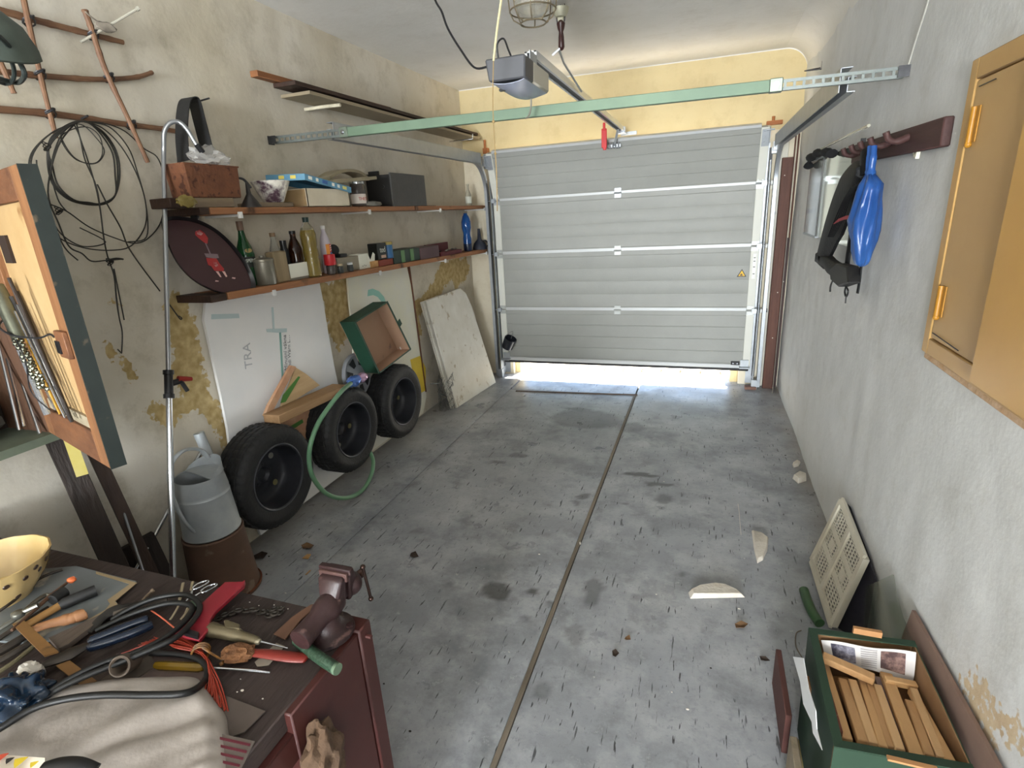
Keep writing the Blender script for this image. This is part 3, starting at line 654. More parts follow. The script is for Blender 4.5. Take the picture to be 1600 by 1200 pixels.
# ------------------------------------------------------------------ left wall: shelves
w_shelf = wood('shelf_wood', '#a5724a', '#7a4f33', 1, bump=.4, c3='#4d3322', spots=.36)
w_dark = wood('dark_stained_wood', '#3a2418', '#23160f', 1, bump=.4)
w_pale = wood('pale_wood', '#c9a06a', '#a87c48', 0, bump=.3)
XS = -2.14
def ZU(y): return 1.800 - (y - 1.97) * .004
def ZL(y): return 1.414 - (y - 1.98) * .0165
def shelf(name, zf, y0, y1, th, lab, breaks, mats=None):
    t = thing(name, (XL + .11, y0, zf(y0) - th), lab, 'shelf', None)
    ys = [y0] + breaks + [y1]
    for k in range(len(ys) - 1):
        a, b_ = ys[k] + (.004 if k else 0), ys[k + 1] - .004; dx = random.uniform(0, .006) if k else 0; mb = MB()
        mb.hexa([(XL + .004, a, zf(a) - th), (XS - dx, a, zf(a) - th), (XS - dx, b_, zf(b_) - th), (XL + .004, b_, zf(b_) - th), (XL + .004, a, zf(a)), (XS - dx, a, zf(a)), (XS - dx, b_, zf(b_)), (XL + .004, b_, zf(b_))])
        emit('shelf_board', mb, (w_dark if k == 0 else w_shelf), t, bev=.002)
    return t
def clip(t, px, zf, th):
    y = P(px, 330 if zf is ZU else 420, X=XS).y; mb = MB(); mb.box((XS + .0015, y, zf(y) - th - .006), (.012, .022, .03)); mb.bx(XL + .002, XS, y - .008, y + .008, zf(y) - th - .012, zf(y) - th - .001); emit('white_bracket', mb, white, t, bev=.001)
su = shelf('wall_shelf', ZU, 1.93, 5.36, .030, 'upper long rough wooden shelf on the left wall', [1.985, 3.9])
for px in (374, 577, 688, 757): clip(su, px, ZU, .03)
sl = shelf('wall_shelf', ZL, 1.885, 5.34, .034, 'lower long rough wooden shelf on the left wall, with the bottles', [1.98, 3.29])
for px in (421, 593, 697, 762): clip(sl, px, ZL, .034)
def yz(px, py, X): q = P(px, py, X=X); return q.y, q.z
def sbox(name, x0, x1, yt, zf, X, mat, lab, cat, depth=.12, group=None, bev=.003, tilt=0, pyb=None):
    """box on a shelf whose room side face shows between pixel columns x0..x1, its top at pixel row yt"""
    ym = pyb or (325 if zf is ZU else 420); y0, y1 = P(x0, ym, X=X).y, P(x1, ym, X=X).y; zb = zf((y0 + y1) / 2) + .0005; h = P((x0 + x1) / 2, yt, X=X).z - zb
    mb = MB(); mb.bx(X - depth, X, y0, y1, zb, zb + h); o = solo(name, mb, mat, lab, cat, group, bev=bev); return o, y0, y1, zb, zb + h
glass_g = M('green_glass', '#12602f', .06, trans=.75, alpha=.93); glass_c = M('clear_glass', '#eef2ee', .03, trans=.95, alpha=.6); glass_b = M('brown_glass', '#2c1408', .06, trans=.3)
def bottle(name, px, pyt, X, zf, prof, mat, lab, n=20, zb=None, pyb=None, lean=0, group=None, cat='bottle'):
    """prof: list of (radius m, height fraction)"""
    y = P(px, pyb or (325 if zf is ZU else 420), X=X).y; z0 = (zf(y) if zb is None else zb) + .0005; h = P(px, pyt, X=X).z - z0
    mb = MB(); T = Rot(x=lean); mb.lathe([(r, f * h) for r, f in prof], (X, y, z0), n, T=T)
    return solo(name, mb, mat, lab, cat, group), Vector((X, y, z0)), h
# ---- upper shelf
rb1 = [P(262, 252, X=-2.13), P(378, 261, X=-2.13), P(380, 304, X=-2.13), P(268, 300, X=-2.13)]
zz = ZU(2)
o, a, b_, z0, z1 = sbox('wood_block', 300, 368, 309, ZU, -2.15, wood('grey_wood', '#84735c', '#5f5142', 1), 'greyed wooden block under the rusty box on the upper shelf', 'block', .13)
zr = z1 + .001
o, a, b_, z0, z1 = sbox('wood_block', 268, 300, 309, ZU, -2.16, w_dark, 'dark wooden block under the left end of the rusty box', 'block', .12)
zt = (rb1[0].z + rb1[1].z) / 2; q0_, q1_, q2_ = P(264, 303, X=-2.27), P(297, 303, X=-2.14), P(380, 303, X=-2.15); y0, y1 = q1_.y, q2_.y
ft = [(q0_.x, q0_.y), (q1_.x, q1_.y), (q2_.x, q2_.y), (-2.30, q2_.y - .02)]; cxy = (sum(p[0] for p in ft) / 4, sum(p[1] for p in ft) / 4)
mb = MB(); mb.hexa([(cxy[0] + (p[0] - cxy[0]) * .93, cxy[1] + (p[1] - cxy[1]) * .95, zr) for p in ft] + [(p[0], p[1], zt) for p in ft])
rbx = thing('rusty_box', (-2.21, (y0 + y1) / 2, zr), 'rusty brown metal box at the left end of the upper shelf', 'box')
m_rb = M('rust_orange', '#5c3826', .85, '#74492f', scale=16, bump=.4, c3='#4a2b1c', spots=.4)
emit('body', mb, m_rb, rbx, bev=.004)
mb = MB(); mb.tube([(p[0], p[1], zt) for p in ft], .004, 6, closed=True); emit('rolled_edge', mb, m_rb, rbx)
mb = MB(); mb.tube([(-2.2, y1, zt - .04), (-2.2, y1 + .02, zt - .04), (-2.2, y1 + .025, zt - .06)], .009, 8); mb.tube(spl([(-2.2, y1 + .015, zt - .045), (-2.19, y1 + .06, zt - .05), (-2.18, y1 + .09, zt - .09)], 5), .006, 6); emit('spout', mb, dsteel, rbx)
# clear plastic bag crumpled on the rusty box
q = P(330, 258, X=-2.18); m_pl = M('clear_plastic', '#dcdad6', .18, trans=.55, alpha=.75)
mb = MB(); mb.ball((-2.19, q.y + .0, zt + .040), .052, 3, (1.1, 1.75, .85), .5, 2.6, seed=3); mb.v = [Vector((p.x, p.y, max(p.z, zt + .001))) for p in mb.v]
solo('plastic_bag', mb, m_pl, 'clear crumpled plastic bag lying on the rusty box', 'bag', smooth=25)
q = P(285, 314, X=-2.15); mb = MB(); mb.ball((-2.128, q.y, ZU(2) + .026), .03, 3, (.55, 1.5, .85), .4, 3, seed=8)
solo('plastic_bag', mb, M('yellow_plastic', '#6f6230', .25, '#8b7c45', scale=9, alpha=.9), 'small yellowed plastic bundle under the left end of the rusty box', 'bag')
# looped black strap
mb = MB(); pts = [P(287, 252, X=-2.26), P(284, 215, X=-2.27), P(285, 180, X=-2.28), P(289, 158, X=-2.29), P(297, 153, X=-2.29), P(304, 160, X=-2.29), P(312, 190, X=-2.28), P(323, 232, X=-2.26), P(328, 250, X=-2.255)]
pts = spl(pts, 6)
for a, b_ in zip(pts, pts[1:]): mb.beam(a, b_, .075, .004, up=(Vector((b_ - a)).cross(Vector((1, 0, .0)))))
stp = solo('looped_strap', mb, black, 'black leather strap looped over a nail behind the rusty box', 'strap', smooth=60)
mb = MB(); n_ = P(298, 162, X=XL); mb.tube([n_, n_ + Vector((.12, 0, .01))], .004, 6); emit('nail', mb, dsteel, stp)
# black funnel, marbled pot, boards
o, q, h = bottle('funnel', 393, 286, -2.18, ZU, [(.05, 0), (.05, .05), (.012, .55), (.007, 1), (.004, 1), (.009, .55), (.046, .06)], M('dark_tin', '#2a2624', .5), 'dark tin funnel standing upside down on the upper shelf', cat='funnel')
o, a, b_, z0, z1 = sbox('flat_board', 403, 460, 316, ZU, -2.145, wood('grey_wood', '#84735c', '#5f5142', 1), 'small flat grey board under the marbled pot', 'board', .13)
q = P(428, 316, X=-2.20); ht = P(428, 284, X=-2.20).z - z1
mb = MB(); mb.lathe([(.048, 0), (.052, .004), (.098, ht), (.092, ht + .002), (.046, .008), (0, .008)], (-2.20, q.y, z1), 28)
solo('plant_pot', mb, M('marbled_ceramic', '#e6e2d6', .3, '#4b3340', scale=14, contrast=.25), 'white and purple marbled flower pot on the upper shelf', 'pot')
m_cb = M('white_cardboard', '#dcd3bf', .8, '#cbbf a7'.replace(' ', ''), scale=5); m_kb = M('brown_cardboard', '#a98f6b', .85, '#94794f', scale=5)
yb0, yb1 = P(484, 325, X=XS + .01).y, P(549, 325, X=XS + .01).y; zb = ZU(3) + .001; hb = P(515, 295, X=XS + .01).z - zb
bx1 = thing('cardboard_box', (-2.2, yb0, zb), 'open white cardboard box under the blue lid on the upper shelf', 'box'); mb = MB(); xa, xb = -2.32, XS + .005; t_ = .004
for v in ((xb - t_, xb, yb0, yb1), (xa, xa + t_, yb0, yb1), (xa, xb, yb0, yb0 + t_), (xa, xb, yb1 - t_, yb1)): mb.bx(*v, zb, zb + hb)
mb.bx(xa, xb, yb0, yb1, zb, zb + t_); emit('carton', mb, m_cb, bx1)
mb = MB(); mb.box((xa + .09, yb0 - .0015, zb + hb * .5), (.17, .002, hb * .9)); emit('brown_side', mb, m_kb, bx1)
# blue lid tilted on the box
c4_ = [P(470, 276, X=-2.26), P(482, 279, X=-2.12), P(549, 308, X=-2.12), P(540, 296, X=-2.30)]
c4_ = [Vector((-2.31, yb0 - .10, zb + hb + .045)), Vector((-2.115, yb0 - .02, zb + hb + .042)), Vector((-2.115, yb1 + .0, zb + hb - .020)), Vector((-2.31, yb1 - .02, zb + hb - .010))]
lid = thing('box_lid', c4_[1], 'pale blue patterned cardboard lid tilted over the white box', 'lid'); m_bl = M('blue_print', '#4f86a5', .6, '#6a9ab5', scale=5)
n_ = (c4_[2] - c4_[1]).cross(c4_[0] - c4_[1]).normalized()
n_ = n_ if n_.z > 0 else -n_
mb = MB(); mb.prism([p + n_ * .03 for p in c4_], n_ * .003); 
for i in range(4): a, b_ = c4_[i], c4_[(i + 1) % 4]; mb.beam(a + n_ * .015, b_ + n_ * .015, .003, .033, up=n_)
emit('lid_shell', mb, m_bl, lid)
e = (c4_[2] - c4_[1]); 
for i, (f, col, wd) in enumerate(((.10, '#e9e6da', .03), (.24, '#e9e6da', .02), (.40, '#3c62a0', .045), (.58, '#e9e6da', .022), (.70, '#dfe6df', .022), (.84, '#d9cf7a', .04))):
    p = c4_[1] + e * f + n_ * .017 + Vector((.002, 0, 0)); mb = MB(); mb.beam(p - e.normalized() * wd / 2, p + e.normalized() * wd / 2, .0015, .018, up=n_); emit('printed_field', mb, M('lid_print_%d' % i, col, .6), lid)
e = (c4_[0] - c4_[1])
for f in (.3, .6):
    p = c4_[1] + e * f + n_ * .017 + Vector((0, -.002, 0)); mb = MB(); mb.beam(p - e.normalized() * .015, p + e.normalized() * .015, .0015, .018, up=n_); emit('printed_field', mb, M('lid_yellow', '#d8c45a', .6), lid)
# arched band, slat, jar, black box
mb = MB(); pts = spl([P(505, 279, X=-2.24), P(520, 270, X=-2.24), P(538, 267, X=-2.24), P(555, 271, X=-2.24), P(568, 281, X=-2.24)], 6)
for a, b_ in zip(pts, pts[1:]): mb.beam(a, b_, .10, .018, up=(b_ - a).cross(Vector((1, 0, 0))))
slz = P(550, 281, X=-2.17).z
solo('arched_band', mb, M('beige_plastic', '#9a9078', .5, '#857b64', scale=6), 'beige arched plastic band standing behind the blue lid', 'band', smooth=50)
mb = MB(); a, b_ = P(517, 284, X=-2.15), P(584, 278, X=-2.15); mb.beam(a, b_, .05, .022); solo('slat', mb, M('beige_plastic', '#9a9078'), 'short beige slat lying on the jar beside the black box', 'slat', bev=.003)
o, q, h = bottle('glass_jar', 562, 284, -2.20, ZU, [(.0, 0), (.045, .02), (.05, .06), (.05, .78), (.045, .86), (.045, .9), (.047, .91), (.047, 1), (0, 1)], M('dark_jar_glass', '#3a3533', .08, '#5a534e', scale=12), 'dark glass jar with a red and white label beside the black box', cat='jar')
mb = MB(); mb.lathe([(.0508, .12 * h), (.0508, .5 * h)], q, 24); emit('label', mb, M('jar_label', '#d8cfc6', .6), o, smooth=60)
text('lettering', 'THES', .028, frame((q.x + .047, q.y - .02, q.z + h * .3), (.35, .94, 0), (0, 0, 1)), M('red_ink', '#b33a2e', .6), o)
mb = MB(); mb.lathe([(.049, .9 * h), (.049, .99 * h)], q, 24); emit('metal_lid', mb, steel, o, smooth=60)
yb0, yb1 = P(616, 327, X=XS + .0).y, P(668, 327, X=XS).y; zb = ZU(4) + .001; hb = P(640, 272, X=XS).z - zb
mbx = thing('black_crate', (-2.23, yb0, zb), 'large black box with a grey front face on the upper shelf', 'box')
m_bb = M('black_fibreboard', '#454443', .7, '#4f4e4c', scale=20, bump=.2); mb = MB(); mb.bx(XS - .012, XS, yb0, yb1, zb, zb + hb); emit('front_board', mb, m_bb, mbx, bev=.002)
m_bk = M('matt_black', '#1b1a19', .6); mb = MB(); mb.bx(-2.34, XS - .012, yb0, yb0 + .012, zb, zb + hb * .95); mb.bx(-2.34, XS - .012, yb1 - .012, yb1, zb, zb + hb); mb.bx(-2.345, -2.33, yb0, yb1, zb, zb + hb); mb.bx(-2.34, XS - .012, yb0, yb1, zb, zb + .012); emit('carcass', mb, m_bk, mbx)
mb = MB(); mb.bx(-2.32, -2.24, yb0, yb0 + .02, zb + hb * .95, zb + hb * 1.07); emit('tab', mb, m_bk, mbx)
for d in (.25, .6): mb = MB(); mb.tube([(XS - .07, yb0 - .004, zb + hb * d), (XS - .07, yb0 + .0, zb + hb * d)], .012, 12); emit('rivet', mb, m_bk, mbx)
q = P(583, 326, X=-2.16); mb = MB(); mb.ball((-2.165, q.y, ZU(3.5) + .016), .02, 3, (1.1, 5.5, .9), .5, 3, seed=5); mb.v = [Vector((p.x, p.y, max(p.z, ZU(3.5) + .0005))) for p in mb.v]
solo('crumpled_rag', mb, M('grey_rag', '#6b6963', .95, '#7f7d76', scale=12), 'grey crumpled rag on the upper shelf left of the black box', 'rag')
sbox('wood_offcut', 668, 682, 321, ZU, -2.15, w_dark, 'small dark wood offcut right of the black box', 'offcut', .08)
sbox('flat_board', 693, 755, 322.5, ZU, -2.145, w_shelf, 'thin brown board lying flat at the right end of the upper shelf', 'board', .15)
o, q, h = bottle('glass_bottle', 733, 287, -2.22, ZU, [(.0, 0), (.028, .01), (.03, .05), (.03, .5), (.012, .72), (.011, .9), (.014, .91), (.014, .98), (0, .98)], glass_c, 'small clear glass bottle standing alone at the far end of the upper shelf')
mb = MB(); mb.lathe([(.0305, .12 * h), (.0305, .42 * h)], q, 20); emit('label', mb, M('bottle_label', '#c9ccc0', .6), o, smooth=60)
# ---- lower shelf
# round tray
tc_ = [(256, 341), (280, 339), (310, 345), (338, 360), (362, 382), (382, 408), (396, 436), (397, 452), (385, 459), (358, 461), (325, 452), (296, 434), (274, 408), (259, 376), (252, 352)]
def tx(px, py): q = P(px, py, X=-2.15); return P(px, py, X=-2.165 - (q.z - 1.42) * .22)
out_ = spl([tx(*p) for p in tc_], 5, closed=True); cen = sum(out_, Vector()) / len(out_)
tray = thing('round_tray', (cen.x, cen.y, ZL(1.9)), 'maroon serving tray with a black rim leaning at the left end of the lower shelf', 'tray')
u_ = (out_[10] - cen); v_ = (out_[40] - cen); nn = u_.cross(v_).normalized(); nn = nn if nn.x > 0 else -nn
mb = MB(); ins = [cen + (p - cen) * .93 for p in out_]; mb.prism([p - nn * .012 for p in ins], nn * .006); emit('tray_field', mb, M('maroon_lacquer', '#3a2226', .4), tray)
mb = MB(); k = len(out_); vs = [p + nn * .008 for p in out_] + [p - nn * .008 for p in ins] + [p - nn * .014 for p in ins] + [p + nn * .001 for p in out_]
mb.add(vs, [(r * k + i, r * k + (i + 1) % k, ((r + 1) % 4) * k + (i + 1) % k, ((r + 1) % 4) * k + i) for r in range(4) for i in range(k)]); emit('rim', mb, M('black_lacquer', '#141113', .35), tray)
def onT(px, py, d=.0): r = ROT @ Vector((px - 800, py - 600, FPX)); t = (cen - nn * .0055 - EYE).dot(nn) / r.dot(nn); return EYE + r * t
def decal(nm, pp, mat): mb = MB(); mb.prism([onT(*p) for p in pp], nn * .001); emit(nm, mb, mat, tray)
red_ = M('tray_red', '#9c2a2c', .5); pk = M('tray_pink', '#c9a5a0', .5)
decal('balloon', [(305, 362), (312, 359), (319, 364), (325, 372), (324, 381), (319, 379), (310, 372), (305, 367)], red_)
decal('balloon_shine', [(306, 361), (311, 360), (317, 365), (314, 368), (308, 366)], pk)
decal('balloon_string', [(320, 380), (322, 380), (331, 400), (329, 400)], M('tray_grey', '#7a6a70', .5))
decal('hair', [(319, 396), (340, 397), (342, 403), (336, 404), (322, 402)], M('tray_grey', '#7a6a70', .5))
decal('dress', [(322, 403), (338, 404), (343, 412), (350, 420), (349, 424), (335, 423), (330, 416), (325, 414)], red_)
decal('apron', [(333, 409), (338, 410), (341, 415), (337, 417), (333, 413)], pk)
decal('leg', [(337, 424), (341, 424), (346, 433), (344, 433)], pk); decal('leg', [(347, 424), (351, 424), (355, 432), (353, 433)], pk)
decal('grass', [(337, 438), (342, 439), (341, 440), (336, 440)], pk); decal('grass', [(363, 433), (368, 434), (367, 436), (362, 435)], pk)
mb = MB(); mb.tube([onT(303, 341), onT(306, 336)], .016, 12); emit('hanger_knob', mb, blackp, tray)
# bottles
o, q, h = bottle('green_bottle', 388, 345, -2.25, ZL, [(.0, 0), (.040, .01), (.043, .04), (.043, .50), (.036, .60), (.020, .74), (.0145, .84), (.0145, .985), (0, .985)], glass_g, 'dark green glass bottle with a brown foil top behind the metal tin', n=28)
mb = MB(); mb.lathe([(.0155, .86 * h), (.0165, .87 * h), (.0165, 1 * h), (0, 1 * h)], q, 20); emit('foil_cap', mb, M('foil_brown', '#6a5343', .5), o)
mb = MB(); mb.lathe([(.0436, .30 * h), (.0436, .46 * h)], q, 28); emit('label', mb, M('label_black', '#1b211c', .6), o, smooth=60)
text('lettering', 'ASPERO', .024, frame((q.x + .040, q.y - .018, q.z + h * .40), (.38, .92, 0), (0, 0, 1)), M('label_white', '#cfd2c8', .6), o, sx=.8)
mb = MB(); TT = frame((q.x + .036, q.y - .012, q.z + h * .555), (.38, .92, 0), (-.25, 0, 1)); mb.lathe([(0, .001), (.014, .001), (.014, -.001)], (0, 0, 0), 20, T=TT @ Matrix.Diagonal((1.3, .8, 1, 1))); emit('neck_label', mb, M('neck_label', '#8c7a4c', .5), o)
m_tin = M('aluminium_tin', '#8d8a80', .38, '#6f6a5c', scale=7, metal=.6, bump=.1)
o, q, h = bottle('metal_tin', 412, 399, -2.195, ZL, [(.0, 0), (.050, .01), (.053, .04), (.053, .80), (.056, .81), (.056, .88), (.040, .92), (.014, .94), (.012, 1), (0, 1)], m_tin, 'dented aluminium canister with a lid on the lower shelf', n=32, cat='tin')
o, q, h = bottle('glass_bottle', 435, 363, -2.25, ZL, [(.0, 0), (.030, .01), (.032, .05), (.032, .60), (.014, .85), (.013, .98), (0, .98)], glass_c, 'slim clear bottle with a brown cap behind the wooden block')
mb = MB(); mb.lathe([(.0155, .92 * h), (.0155, 1 * h), (0, 1 * h)], q, 16); emit('cap', mb, M('cap_brown', '#7b6247', .5), o)
o, a, b_, z0, z1 = sbox('wooden_block', 431, 452, 392, ZL, -2.175, wood('weathered_wood', '#9c8a6c', '#746449', 2), 'upright weathered wooden block between tin and bottles', 'block', .06, bev=.006)
o, a, b_, z0, z1 = sbox('small_carton', 449, 481, 412, ZL, -2.19, M('grey_card', '#7b766b', .8), 'grey small carton with a white front card under the dark bottles', 'carton', .10)
mb = MB(); mb.bx(-2.189, -2.187, a + .012, b_ - .003, z0 + .014, z1 + .004); emit('white_card', mb, M('card_white', '#dcdccf', .7), o)
zc_ = z1
o, q, h = bottle('black_bottle', 449, 375, -2.26, ZL, [(.0, 0), (.024, .02), (.024, .75), (.018, .82), (.018, 1), (0, 1)], M('black_plastic_shiny', '#16181a', .3), 'small black plastic bottle between the clear and the brown bottle')
o, q, h = bottle('brown_bottle', 466, 360, -2.235, ZL, [(.0, 0), (.038, .02), (.038, .45), (.030, .60), (.016, .78), (.015, .98), (0, .98)], glass_b, 'dark brown glass bottle behind the small carton', zb=zc_, n=24)
mb = MB(); mb.lathe([(.0175, .9 * h), (.0175, 1.0 * h), (0, 1.0 * h)], q, 16); emit('cap', mb, blackp, o)
X_ = -2.185; y = P(491, 428, X=X_).y; z0 = ZL(y) + .001; h = P(491, 339, X=X_).z - z0
ob = thing('oil_bottle', (X_, y, z0), 'large plastic bottle filled with yellow oil and a dark cap', 'bottle')
mb = MB(); mb.lathe([(.0, .0), (.036, .0), (.044, .03 * h), (.044, .30 * h), (.041, .33 * h), (.044, .36 * h), (.044, .44 * h), (.040, .50 * h), (.044, .56 * h), (.045, .72 * h), (.036, .82 * h), (.018, .90 * h), (.014, .93 * h), (.014, .95 * h), (0, .95 * h)], (X_, y, z0), 28); emit('bottle_body', mb, M('pet_plastic', '#e3e0c4', .08, trans=.9, alpha=.55), ob)
mb = MB(); mb.lathe([(.0, .004), (.034, .004), (.0425, .03 * h), (.0425, .30 * h), (.039, .33 * h), (.0425, .36 * h), (.0425, .44 * h), (.038, .50 * h), (.0425, .56 * h), (.0435, .72 * h), (.038, .79 * h), (0, .79 * h)], (X_, y, z0), 28); emit('oil', mb, M('yellow_oil', '#a38a26', .12, '#8d7720', scale=4, trans=.25), ob)
mb = MB(); mb.lathe([(.017, .92 * h), (.018, 1.0 * h), (0, 1 * h)], (X_, y, z0), 20); emit('cap', mb, M('cap_dark_green', '#18302a', .4), ob)
# cleaner bottle with printed sleeve, red cup, jars
o, q, h = bottle('cleaner_bottle', 514, 352, -2.24, ZL, [(.0, 0), (.03, .01), (.032, .05), (.032, .60), (.026, .75), (.012, .88), (.011, .95), (0, .95)], M('milky_plastic', '#cfc6cf', .3, alpha=.9), 'milky white cleaner bottle with an orange blue and red sleeve', n=24)
for k, (f0, f1, c_) in enumerate(((.25, .62, '#e0913d'), (.25, .45, '#3b5a9c'), (.45, .62, '#c8453f'))):
    mb = MB(); a0, a1 = ((-.9, -.15) if k == 0 else (-.15, .9)); mb.grid(lambda u, v: (q.x + .0326 * math.cos(a0 + (a1 - a0) * u), q.y + .0326 * math.sin(a0 + (a1 - a0) * u), q.z + h * (f0 + (f1 - f0) * v)), 8, 2); emit('printed_sleeve', mb, M('sleeve_%d' % k, c_, .4), o, smooth=60)
for k in range(3):
    mb = MB(); mb.grid(lambda u, v: (q.x + .033 * math.cos(-.1 + .9 * u), q.y + .033 * math.sin(-.1 + .9 * u), q.z + h * (.48 + .045 * k + .018 * v + .02 * u)), 6, 1); emit('stripe', mb, white, o, smooth=60)
mb = MB(); mb.lathe([(.013, .93 * h), (.014, 1 * h), (0, h)], q, 16); emit('cap', mb, white, o)
o, q, h = bottle('small_jar', 518, 414, -2.185, ZL, [(0, 0), (.026, .02), (.028, .1), (.028, .9), (.024, 1), (0, 1)], M('dark_jar_glass', '#3a3533'), 'small dark glass jar carrying the red cup', cat='jar', pyb=425)
mb = MB(); hh = P(518, 397, X=-2.185).z - (q.z + h); mb.lathe([(0, h + .001), (.034, h + .001), (.036, h + hh * .1), (.034, h + hh), (.031, h + hh), (.032, h + .006), (0, h + .006)], q, 24); solo('red_cup', mb, M('red_plastic', '#c02a30', .35), 'red plastic cup standing on the small dark jar', 'cup')
for px, pt, lab in ((532, 412, 'tiny glass jar with a pale cork next to the red cup'), (548, 410, 'tiny glass jar with a white lid in front of the grey box')):
    o, q, h = bottle('tiny_jar', px, pt, -2.16, ZL, [(0, 0), (.018, .02), (.019, .1), (.019, .75), (.014, .8), (0, .8)], M('smoky_glass', '#4f524f', .1, trans=.4), lab, cat='jar', pyb=422)
    mb = MB(); mb.lathe([(0, .78 * h), (.017, .78 * h), (.017, h), (0, h)], q, 16); emit('lid', mb, M('cork' if px < 540 else 'lid_white', '#b3a284' if px < 540 else '#d5d8da', .6), o)
o, a, b_, zq, z1 = sbox('grey_box', 529, 565, 401, ZL, -2.19, M('taupe_card', '#8b8474', .7), 'taupe cardboard box behind the tiny jars', 'box', .12)
mb = MB(); c_ = Vector((-2.23, a + .04, z1 + .055)); TT = Tr(c_, x=0, y=70, z=-25); mb.lathe([(0, -.004), (.030, -.004), (.033, 0), (.030, .004), (0, .004)], (0, 0, 0), 24, T=TT)
km = solo('round_mirror', mb, blackp, 'small black round mirror on a foot standing on the taupe box', 'mirror', org=(-2.23, a + .08, z1)); mb = MB(); mb.tube([c_, c_ + Vector((0, .03, -.028)), (-2.23, a + .085, z1 + .012)], .006, 8); mb.box((-2.23, a + .095, z1 + .012), (.05, .07, .022)); emit('foot', mb, blackp, km, bev=.004)
o, a, b_, zq, z1 = sbox('white_carton', 563, 577, 396, ZL, -2.185, M('card_white', '#dcdccf'), 'white little carton with an open flap', 'carton', .08)
mb = MB(); mb.prism([(-2.185, b_, zq), (-2.185, b_ + .07, zq + .0), (-2.185, b_ + .09, z1 - .015), (-2.185, b_ + .07, z1), (-2.185, b_ + .03, zq + .05), (-2.185, b_, z1)], (-.002, 0, 0)); emit('flap', mb, M('card_white', '#dcdccf'), o)
for k in range(3): mb = MB(); mb.tube([(-2.183, a + .03 + k * .018, zq + .02 + .004 * (k % 2)), (-2.182, a + .03 + k * .018, zq + .02 + .004 * (k % 2))], .004, 8); emit('printed_dot', mb, M('print_grey', '#6b6b6b'), o)
sbox('wood_offcut', 582, 597, 407, ZL, -2.17, w_pale, 'pale wood offcut beside the white carton', 'offcut', .05)
o, a, b_, z0, z1 = sbox('flat_box', 593, 615, 405, ZL, -2.16, M('brick_red_card', '#7c3a2b', .7), 'brick red flat box under the small black tin', 'box', .14, pyb=412)
y = (a * .65 + b_ * .35); mb = MB(); hh = .115; mb.bx(-2.25, -2.17, a + .01, a + .13, z1 + .001, z1 + hh); bt = solo('black_tin', mb, M('tin_black', '#181a18', .35), 'small black square tin with white lettering', 'tin', bev=.004)
text('lettering', 'ted', .055, frame((-2.1685, a + .075, z1 + .068), (0, 1, 0), (0, 0, 1)), M('label_white', '#cfd2c8'), bt)
mb = MB(); mb.bx(-2.1698, -2.1685, a + .05, a + .11, z1 + .012, z1 + .032); emit('label_strip', mb, M('label_salmon', '#c3a08c', .6), bt)
mb = MB(); mb.lathe([(0, 0), (.034, 0), (.034, .095), (0, .095)], (-2.19, a + .18, z1 + .001), 20); bc = solo('blue_can', mb, M('can_blue', '#2f5f8a', .4), 'small blue can with a yellow lid right of the black tin', 'can'); mb = MB(); mb.lathe([(.036, .095), (.036, .115), (0, .115)], (-2.19, a + .18, z1 + .001), 20); emit('lid', mb, M('lid_yellowish', '#9c8a4c', .5), bc)
o, a, b_, z0, z1 = sbox('green_case', 616, 657, 389, ZL, -2.16, M('case_dark_green', '#2b3b33', .6), 'dark green case with two lighter green straps', 'case', .16, pyb=408)
for f in (.33, .68): mb = MB(); w_ = .05; yy = a + (b_ - a) * f; mb.bx(-2.161, -2.156, yy - w_ / 2, yy + w_ / 2, z0 + .004, z1 - .004); emit('strap', mb, M('strap_green', '#5c7d55', .6), o)
sbox('brown_case', 658, 687, 385, ZL, -2.155, M('case_brown', '#4c3536', .55, '#574044', scale=6), 'brown purple closed case next to the green one', 'case', .17, pyb=402)
o, a, b_, z0, z1 = sbox('flat_tray', 689, 722, 392, ZL, -2.16, M('maroon_card', '#5a2026', .6), 'thin maroon tray with small scraps at the right end of the lower shelf', 'tray', .15, pyb=393)
mb = MB(); mb.bx(-2.32, -2.30, a, b_, z1, z1 + .07); emit('raised_back', mb, M('maroon_card', '#5a2026'), o)
for k in range(7):
    mb = MB(); mb.ball((-2.28 + random.random() * .1, a + (b_ - a) * (k + .5) / 7, z1 + .008), .014, 1, (1, 2, .6), .4, 3, seed=k); sc = emit('scrap', mb, dsteel if k % 2 else M('grey_rag', '#6b6963'), o)
blu = M('blue_bottle', '#1c5fb0', .1, trans=.55, alpha=.9)
o, q, h = bottle('blue_bottle', 731, 333, -2.22, ZL, [(0, 0), (.036, .01), (.040, .05), (.040, .35), (.035, .42), (.036, .5), (.046, .62), (.046, .78), (.03, .92), (.018, .97), (.018, 1), (0, 1)], blu, 'tall blue plastic bottle near the far end of the lower shelf', pyb=386)
mb = MB(); mb.lathe([(0, .004), (.038, .004), (.041, .06 * h), (.041, .2 * h), (0, .2 * h)], q, 20); emit('dark_content', mb, M('content_dark', '#16223c', .3), o)
o, q, h = bottle('funnel', 750, 357, -2.20, ZL, [(.075, 0), (.075, .08), (.06, .3), (.02, .5), (.012, 1), (.008, 1), (.016, .5), (.056, .28), (.07, .05)], M('funnel_blue', '#252a38', .5), 'dark blue funnel standing upside down by the door track', cat='funnel', pyb=388)
mb = MB(); mb.tube(spl([q + Vector((.04, .045, .012)), q + Vector((.06, .08, .04)), q + Vector((.045, .07, .08)), q + Vector((.02, .035, .085))], 4), .006, 6); emit('grip', mb, M('funnel_blue', '#252a38'), o)
